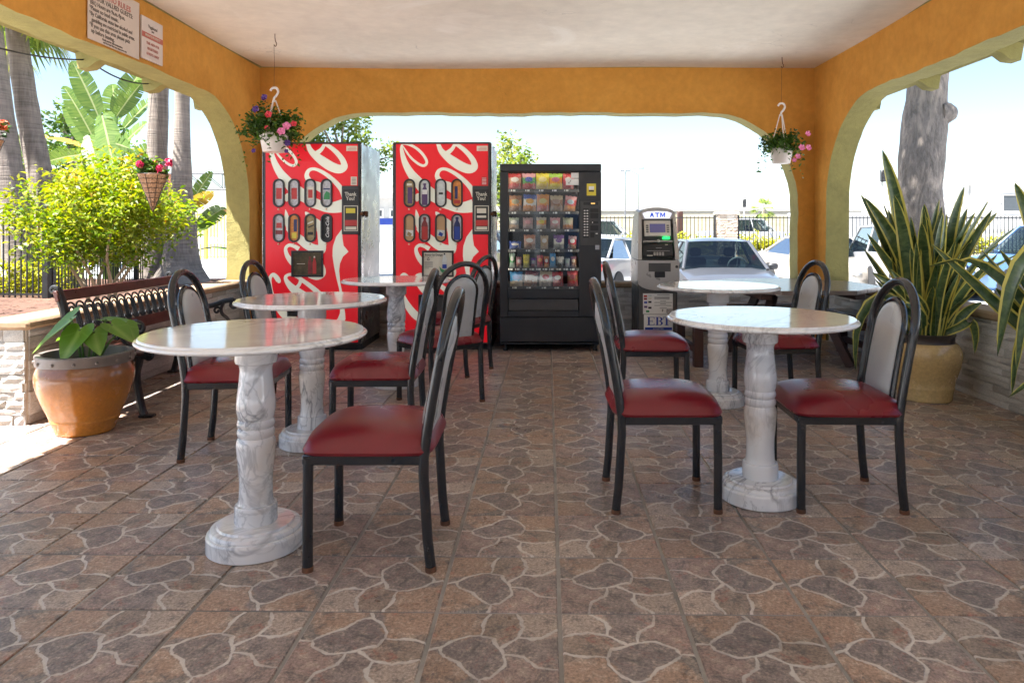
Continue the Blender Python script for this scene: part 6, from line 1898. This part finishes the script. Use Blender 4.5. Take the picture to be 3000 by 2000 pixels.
M['tail_red'] = simple('tail_lamp', (.50,.012,.015), .2, coat=.6)
M['head_lens'] = simple('head_lamp', (.62,.64,.66), .12, .3, coat=.8)
M['plate'] = simple('number_plate', (.62,.63,.64), .5)
M['seat_dark'] = simple('car_interior', (.05,.05,.052), .8)
KINDS = {
 # stations: x from nose, z_bottom, z_belt, half-width; then cabin corner x values and heights
 'sedan': dict(L=4.75, W=1.82, st=[(0,.34,.56,.60),(.10,.24,.66,.78),(.45,.20,.74,.88),(.95,.18,.80,.905),(1.45,.18,.86,.91),(2.2,.18,.90,.91),(3.1,.18,.92,.91),(3.75,.18,.95,.905),(4.25,.22,.96,.87),(4.62,.28,.94,.80),(4.75,.40,.86,.66)], cab=(1.30,2.05,3.30,4.10), roof=1.44, deck=.03),
 'suv': dict(L=4.70, W=1.88, st=[(0,.40,.70,.66),(.10,.30,.82,.82),(.45,.25,.92,.90),(.95,.24,.98,.93),(1.45,.24,1.02,.94),(2.4,.24,1.05,.94),(3.4,.24,1.08,.94),(4.2,.25,1.08,.93),(4.58,.32,1.05,.90),(4.70,.45,1.0,.84)], cab=(1.25,1.95,4.15,4.62), roof=1.75, deck=.03),
 'pickup': dict(L=5.60, W=1.95, st=[(0,.45,.85,.75),(.10,.36,.98,.90),(.50,.32,1.06,.96),(1.2,.30,1.10,.975),(1.7,.30,1.12,.975),(2.6,.30,1.14,.975),(3.6,.30,1.15,.975),(4.6,.32,1.15,.975),(5.45,.36,1.14,.96),(5.60,.46,1.12,.93)], cab=(1.55,2.20,3.55,3.85), roof=1.88, deck=.0),
}
def car(label, kind, mat, loc, heading, parts_in=False, group='parked cars beyond the patio'):
    K = KINDS[kind]; t = thing('parked_car' if kind != 'pickup' else 'pickup_truck', label, 'car' if kind != 'pickup' else 'truck', loc, heading-pi, group)
    st = K['st']; L = K['L']
    cx0, cx1, cx2, cx3 = K['cab']
    xs = sorted(set([s_[0] for s_ in st] + list(np.linspace(0, L, 26))))
    ring = []
    for x in xs:
        zb = np.interp(x, [q[0] for q in st], [q[1] for q in st]); zt = np.interp(x, [q[0] for q in st], [q[2] for q in st]); w = np.interp(x, [q[0] for q in st], [q[3] for q in st])
        crown = K['deck']+.035 if (x < cx0+.1 or x > cx3-.1) else 0.0
        half = [(0, zb), (w*.86, zb), (w*.975, zb+.08), (w, zb+(zt-zb)*.45), (w*.985, zb+(zt-zb)*.72), (w*.965, zt-.025), (w*.90, zt+.005), (w*.55, zt+crown*.8), (0, zt+crown)]
        ring.append([(x-L/2, -y, z) for y, z in half] + [(x-L/2, y, z) for y, z in half[-2:0:-1]])
    n = len(ring[0]); m = MB()
    for r_ in ring: m.v += r_
    for i in range(len(xs)-1):
        for j in range(n):
            k = (j+1) % n
            m.f.append((i*n+j, i*n+k, (i+1)*n+k, (i+1)*n+j)); m.m.append(0)
    m.f += [tuple(range(n)), tuple((len(xs)-1)*n+j for j in range(n))]; m.m += [0, 0]
    body = m.build('body', mat, t, angle=42)
    # cabin
    def belt(x): return np.interp(x, [q[0] for q in st], [q[2] for q in st])
    def wid(x): return np.interp(x, [q[0] for q in st], [q[3] for q in st])
    zr = K['roof']; wr = .62 if kind == 'sedan' else .70
    b0, b3 = belt(cx0)+.02, belt(cx3)+.02
    c = {}
    for s_ in (-1, 1):
        c['wb', s_] = Vector((cx0-L/2, s_*wid(cx0)*.90, b0)); c['wt', s_] = Vector((cx1-L/2, s_*wr, zr-.06))
        c['rt', s_] = Vector((cx2-L/2, s_*wr*.97, zr-.05)); c['rb', s_] = Vector((cx3-L/2, s_*wid(cx3)*.88, b3))
        c['sf', s_] = Vector((cx0+.25-L/2, s_*wid(cx0+.2)*.935, belt(cx0+.2)+.0)); c['sr', s_] = Vector((cx3-.2-L/2, s_*wid(cx3)*.93, belt(cx3)))
    # roof skin
    m = MB(); P = []
    for i, q in enumerate(np.linspace(0, 1, 9)):
        for a in np.linspace(-1, 1, 9):
            p = c['wt', 1].lerp(c['rt', 1], q); z = p.z+.075*(1-.75*abs(2*q-1)**2.2)*(1-.85*a*a)
            P.append((p.x, a*p.y*1.0, z))
    m.grid(P, 9, 9); 
    for s_ in (-1, 1):
        m.tube([c['wb', s_], c['wt', s_], c['wt', s_].lerp(c['rt', s_], .5)+Vector((0, s_*.01, .012)), c['rt', s_], c['rb', s_]], .035, 6)
        mid = c['sf', s_].lerp(c['sr', s_], .52); tp = c['wt', s_].lerp(c['rt', s_], .52); m.tube([mid, tp], .030, 5)
    if kind == 'suv':
        for s_ in (-1, 1): m.tube([c['sf', s_].lerp(c['sr', s_], .84), c['wt', s_].lerp(c['rt', s_], .90)], .06, 5)
    m.build('roof', mat, t)
    def bulged(a, b, d, e, bul, name):
        mm = MB(); P = []
        for u in np.linspace(0, 1, 7):
            for v in np.linspace(0, 1, 7):
                p = a.lerp(b, u).lerp(d.lerp(e, u), v); P.append(p+Vector(bul)*(4*u*(1-u)))
        mm.grid(P, 7, 7); return mm.build(name, M['car_glass'], t)
    bulged(c['wb', -1], c['wb', 1], c['wt', -1], c['wt', 1], (-.07, 0, .02), 'windscreen')
    bulged(c['rb', -1], c['rb', 1], c['rt', -1], c['rt', 1], (.05, 0, .02), 'rear_window')
    for s_ in (-1, 1):
        a, b = c['sf', s_], c['sr', s_]; d, e = c['wt', s_], c['rt', s_]
        mid = a.lerp(b, .52); tp = d.lerp(e, .52)
        for (p, q, r_, w) in ((a, mid, d, tp), (mid, b, tp, e)):
            mm = MB(); mm.add([p, q, w, r_], [(0, 1, 2, 3)]); mm.build('side_window', M['car_glass'], t)
        mm = MB(); mm.box(-.05, .05, -.10, .10, -.06, .06, b=.03, T=Matrix.Translation((cx0+.38-L/2, s_*(wid(cx0)+.10), belt(cx0)+.06))); mm.tube([(cx0+.38-L/2, s_*wid(cx0)*.95, belt(cx0)+.02), (cx0+.38-L/2, s_*(wid(cx0)+.04), belt(cx0)+.04)], .02, 5)
        mm.build('mirror', mat if kind != 'sedan' or mat is not M['car_silver'] else M['car_dark'], t)
        # lamps
        hz = st[1][2]-.10
        mm = MB(); P = []
        for u in np.linspace(0, 1, 5):
            for v in (0, 1): P.append((.06+.42*u*u+.02*v-L/2, s_*(.56+.28*u-.02), hz-.07+.12*v+.05*u))
        mm.box(.03-L/2, .26-L/2, s_*.78-.14, s_*.78+.06, hz-.06, hz+.05, b=.04); mm.build('headlight', M['head_lens'], t)
        tz = belt(L-.3)-.20
        mm = MB(); mm.box(L/2-.20, L/2-.045+(.04 if kind != 'sedan' else 0), s_*.74-.10, s_*.74+.105, tz-(.08 if kind == 'sedan' else .20), tz+.12, b=.03); mm.build('tail_light', M['tail_red'], t)
    mm = MB(); mm.box(L/2-.02, L/2+.006, -.16, .16, .62, .74); mm.build('number_plate', M['plate'], t)
    mm = MB(); mm.box(-L/2-.012, -L/2+.10, -.52, .52, st[0][1]-.02, st[0][1]+.10, b=.02); mm.box(L/2-.10, L/2+.012, -.62, .62, st[-1][1]-.02, st[-1][1]+.06, b=.02); mm.build('grille', M['car_dark'], t)
    if kind != 'sedan':
        mm = MB(); mm.box(L/2-.01, L/2+.018, -.80, .80, .52, .62, b=.01); mm.build('bumper', M['car_dark'] , t)
    # wheels
    wr_ = .33 if kind == 'sedan' else .38
    for x in (.92, L-1.02):
        for s_ in (-1, 1):
            y = s_*(K['W']/2-.10)
            T = Matrix.Translation((x-L/2, y, wr_)) @ Matrix.Rotation(s_*-pi/2, 4, 'X')
            mm = MB(); mm.lathe([(wr_*.62,-.10),(wr_*.92,-.10),(wr_,-.07),(wr_,.08),(wr_*.93,.11),(wr_*.66,.115)], 28, T=T); w_ = mm.build('wheel', M['tyre'], t)
            mm = MB(); mm.lathe([(wr_*.66,.10),(wr_*.62,.085),(wr_*.60,.06)], 24, T=T)
            for k in range(7): mm.box(.03, wr_*.63, -.028, .028, .062, .088, b=.006, T=T @ Matrix.Rotation(2*pi*k/7, 4, 'Z'))
            mm.lathe([(0,.10),(.05,.095),(.06,.06)], 14, T=T); mm.build('rim', M['rim'], w_)
            mm = MB(); mm.lathe([(0,.068),(wr_*1.16,.068),(wr_*1.18,.045),(wr_*1.18,-.1)], 28, T=T); mm.build('wheel_well', M['car_dark'], t)
    # cabin interior
    mm = MB(); mm.box(cx0+.5-L/2, cx3-.35-L/2, -.6, .6, .45, belt(cx0)-.05); mm.box(cx0+.12-L/2, cx0+.5-L/2, -.62, .62, belt(cx0)-.12, belt(cx0)+.035, b=.02); mm.build('interior', M['seat_dark'], t)
    for s_ in (-1, 1):
        mm = MB(); xx = cx1+.55-L/2
        mm.box(xx, xx+.14, s_*.36-.23, s_*.36+.23, .55, belt(cx0)+.20, b=.05); mm.box(xx+.02, xx+.11, s_*.36-.12, s_*.36+.12, belt(cx0)+.22, belt(cx0)+.40, b=.04); mm.build('seat', M['seat_dark'], t)
    if parts_in:
        T = Matrix.Translation((cx0+.62-L/2, -.36 if parts_in > 0 else .36, belt(cx0)+.06)) @ Matrix.Rotation(radians(68), 4, 'Y')
        mm = MB(); mm.tube([T @ Vector((.18*cos(a), .18*sin(a), 0)) for a in np.linspace(0, 2*pi, 25)[:-1]], .016, 6, closed=True); mm.tube([T @ Vector((-.18, 0, 0)), T @ Vector((.18, 0, 0))], .014, 5); mm.build('steering_wheel', M['plate'], t)
    return t
# heading = direction the nose points
def gz(x, y): return zg(x, y)
car('silver sedan facing the patio beyond the back wall, right of the cash machine', 'sedan', M['car_silver'], (3.72, 15.2, gz(3.7, 14)), radians(-93), 1)
car('white sedan seen from behind between the snack machine and the cash machine', 'sedan', M['car_white'], (1.75, 18.6, gz(1.7, 18)), radians(62))
car('dark grey sedan seen between the second drinks machine and the snack machine', 'sedan', M['car_grey'], (-1.55, 17.6, gz(-1.5, 17)), radians(84))
car('tan sedan half hidden by the right column of the back arch', 'sedan', M['car_tan'], (8.0, 20.2, gz(8, 20)), radians(-75))
car('white van seen from behind through the right arch, beside the column', 'suv', M['car_white'], (9.25, 18.8, gz(9, 18)), radians(80))
car('blue car side-on behind the snake plants in the right arch', 'suv', M['car_blue'], (12.15, 17.0, gz(12, 17)), radians(178))
def road_car(*a): return car(*a, False, 'vehicles on the far street')
road_car('white pickup on the street behind the far fence, right of the stone pillar', 'pickup', M['car_white'], (12.25, 42, -.28), radians(1))
road_car('white car on the street behind the far fence, left of the cash machine', 'suv', M['car_white'], (3.2, 35.0, -.30), radians(3))
# box truck with red letters
bt = thing('box_truck', 'white box truck with red letters parked behind the white pickup', 'truck', (18.3, 45, -.30), 0, 'vehicles on the far street')
m = MB(); m.box(-2.4, 2.6, -1.1, 1.1, .75, 2.30, b=.03); bx_ = m.build('cargo_box', M['car_white'], bt)
m = MB(); m.box(2.65, 4.1, -1.0, 1.0, .55, 2.1, b=.15); m.build('cab', M['car_white'], bt)
m = MB(); m.box(3.1, 3.9, -1.012, -.99, 1.3, 1.9); m.build('side_window', M['car_dark'], bt)
text_mesh('lettering', 'SH', .62, M['red_print'], bx_, (-1.55, -1.106, 1.72), bold=.01)
for x in (-1.5, 3.3):
    for s_ in (-1, 1):
        m = MB(); m.lathe([(0,-.1),(.42,-.1),(.42,.1),(0,.12)], 24, T=Matrix.Translation((x, s_*1.0, .42)) @ Matrix.Rotation(-s_*pi/2, 4, 'X')); m.build('wheel', M['tyre'], bt)
m = MB(); m.box(-2.3, 4.0, -.8, .8, .45, .74); m.build('chassis', M['car_dark'], bt)

# ------------------------------------------------------------------ far structures
def windows(parent, rects, y, mat, fmat):
    for (x0, x1, z0, z1) in rects:
        m = MB(); ring_prism(m, [(x0, z0), (x1, z0), (x1, z1), (x0, z1)], [(x0+.06, z0+.06), (x1-.06, z0+.06), (x1-.06, z1-.06), (x0+.06, z1-.06)], y-.05, y-.002); w_ = m.build('window', fmat, parent)
        m = MB(); m.box(x0+.055, x1-.055, y-.02, y-.004, z0+.055, z1-.055); m.build('pane', mat, w_)
M['far_glass'] = simple('far_glass', (.06,.07,.08), .15)
# kiosk between the drinks machines
kk = thing('kiosk', 'small white kiosk with a blue band seen between the two drinks machines', 'building', (-5.4, 26, -.4))
m = MB(); m.box(-1.6, 1.6, 0, 2.4, 0, 2.5); m.build('wall', M['white_wall'], kk)
m = MB(); m.prism([(-1.9, 2.5), (1.9, 2.5), (1.7, 2.95), (-1.7, 2.95)], -.4, 2.7, 'y'); m.build('roof', M['concrete'], kk)
m = MB(); m.box(-1.3, 1.3, -.03, -.002, 1.58, 1.80); m.build('band', M['blue_print'], kk)
windows(kk, [(-1.3, -.1, 1.82, 2.15), (.1, 1.3, 1.82, 2.15)], 0, M['far_glass'], M['white_paint'])
# peach motel wing beyond the palms
mw = thing('motel_wing', 'peach stucco building behind the palms at far left', 'building', (-20.2, 27, -.3))
m = MB(); m.box(-5, 4.5, 0, 6, 0, 2.7); m.build('wall', stucco('peach_stucco', (.66,.40,.24), (.60,.36,.21), 1.0, .2), mw)
m = MB(); m.prism([(-.7, 2.65), (6.5, 2.65), (3, 3.6)], -5.5, 5.0, 'x'); m.build('roof', M['clay'], mw)
windows(mw, [(-4.2, -2.9, .9, 2.0), (-1.9, -.6, .9, 2.0), (.6, 1.9, .9, 2.0), (2.7, 3.9, .9, 2.0)], 0, M['far_glass'], M['white_paint'])
# small far house beyond the gate
fh = thing('far_house', 'tiny far house with red roof above the yellow gate', 'building', (-26.5, 64, -.3))
m = MB(); m.box(-1.6, 1.6, 0, 3, 0, 2.6); m.build('wall', M['white_wall'], fh)
m = MB(); m.prism([(-2, 2.6), (2, 2.6), (.6, 3.1), (-.6, 3.1)], -.4, 3.4, 'y'); m.build('roof', M['clay'], fh)
windows(fh, [(-1.0, -.2, 1.2, 2.2), (.2, 1.0, 1.2, 2.2)], 0, M['far_glass'], M['white_paint'])
# white commercial building at right
wb = thing('white_building', 'long low white building beyond the fence at the right', 'building', (36.0, 47, -.3))
m = MB(); m.box(-10.5, 14, 0, 10, 0, 4.15); m.build('wall', M['white_wall'], wb)
m = MB()
for z in (1.2, 2.1, 3.0): m.box(-10.5, 14, -.05, -.002, z, z+.05)
for x in (-8, -4, 0, 4, 8): m.box(x, x+.06, -.06, -.003, .2, 4.1)
m.build('panel_joint', M['concrete'], wb)
m = MB(); m.box(-10.7, 14.2, -.2, 10.2, 4.15, 4.35); m.build('parapet', M['white_paint'], wb)
windows(wb, [(-5.9, -3.2, 2.4, 3.5), (-2.4, 0.2, 2.4, 3.5)], -.06, M['far_glass'], M['concrete'])
# elevated road
ov = thing('overpass', 'pale concrete elevated road running across the far background', 'bridge', (60, 165, -.3))
m = MB(); m.box(-85, 160, 0, 12, 4.2, 5.2, b=.1); m.build('deck', M['concrete'], ov)
m = MB(); m.box(-85, 160, -.2, .1, 5.2, 6.3); m.build('barrier', M['white_wall'], ov)
for x in range(-80, 160, 20):
    m = MB(); m.box(x-.9, x+.9, 2, 8, 0, 4.2, b=.2); m.build('pier', M['concrete'], ov)
m = MB(); P = []
for x in np.linspace(-70, 190, 40):
    for q, (y, z) in enumerate(((95, -.6), (105, .4), (118, 2.2+.4*sin(x*.07)), (130, 2.9+.6*sin(x*.05)), (150, 2.0), (162, -.6))): P.append((x, y, z))
m.grid(P, 40, 6); tag(m.build('embankment', M['earth']), kind='structure')
# overhead sign truss
M['galv'] = simple('galvanised_steel', (.13,.135,.145), .6, .2)
gt = thing('sign_gantry', 'steel lattice sign gantry far away above the yellow gate', 'gantry', (-63, 145, -.3))
m = MB()
for y in (0, 1.2):
    for z in (9.0, 12.2): m.tube([(-14, y, z), (14, y, z)], .16, 6)
    for k in range(9):
        x = -14+k*3.5; m.tube([(x, y, 9.0), (x, y, 12.2)], .11, 5)
        if k < 8: m.tube([(x, y, 12.2), (x+3.5, y, 9.0)], .10, 5)
m.build('truss', M['galv'], gt)
for x in (-14, 14):
    m = MB(); m.tube([(x, .6, 0), (x, .6, 12.3)], .35, 10); m.build('post', M['concrete'], gt)
# lamp posts and signals
def lamp_post(label, x, y, h, arm):
    t = thing('lamp_post', label, 'lamp post', (x, y, -.3), 0, 'far lamp posts')
    m = MB(); m.tube([(0, 0, 0), (0, 0, h)], [.11, .06], 8); m.tube(catmull([(0, 0, h-.05), (arm*.5, 0, h+.35), (arm, 0, h+.45)], 4), .04, 6); m.build('pole', M['galv'], t)
    m = MB(); m.box(arm-.1, arm+.55*(1 if arm > 0 else -1), -.15, .15, h+.36, h+.50, b=.03); m.build('lamp_head', M['galv'], t)
lamp_post('tall thin lamp post beside the snack machine', 10.9, 90, 8.3, 1.8)
lamp_post('tall thin lamp post directly above the cash machine', 12.5, 90, 8.0, -1.6)
lamp_post('lamp post right of the large tree trunk', 33.5, 60, 6.0, -3.0)
lamp_post('lamp post left of the large tree trunk', 30.2, 60, 7.2, 1.8)
def signal(label, x, y, zs):
    t = thing('traffic_signal', label, 'traffic light', (x, y, -.3), 0, 'far traffic lights')
    m = MB(); m.tube([(0, .2, 0), (0, .2, zs[-1]+.8)], .07, 8); m.build('pole', M['concrete'], t)
    for z in zs:
        m = MB(); m.box(-.20, .20, -.15, .15, z, z+1.0, b=.05); h_ = m.build('signal_head', M['black_plastic'], t)
        for k in range(3):
            m = MB(); m.lathe([(.0, .0), (.12, .02), (.13, .10)], 12, T=Matrix.Translation((0, -.15, z+.18+k*.31)) @ Matrix.Rotation(pi/2, 4, 'X')); m.build('lens', M['car_dark'], h_)
signal('double traffic signal left of the tall snake plant leaf', 28.6, 60, (3.75, 5.15))
signal('single traffic signal above the far fence, left of the small palm', 25.7, 90, (3.9,))

# unseen block added behind the viewpoint to darken reflections in the glass
mb = thing('unseen_reflection_block', 'unseen single-storey white block added behind the viewpoint to darken glass reflections', 'building', (0, -14, -.6))
m = MB(); m.box(-26, 26, -8, 0, 0, 3.3); m.build('wall', M['white_wall'], mb)
m = MB(); m.box(-26.6, 26.6, -8.5, 1.3, 3.3, 3.6); m.build('roof', M['clay'], mb)
m = MB()
for k in range(11): m.box(-25.1+k*5, -24.9+k*5, 1.0, 1.2, 0, 3.3)
m.build('column', M['white_paint'], mb)
for k in range(10):
    for z in (.1,):
        m = MB(); m.box(-24+k*5, -23+k*5, .005, .05, z, z+2.1); m.build('door', M['car_blue'], mb)
        m = MB(); m.box(-22.6+k*5, -20.9+k*5, .005, .04, z+.8, z+2.0); m.build('window', M['far_glass'], mb)
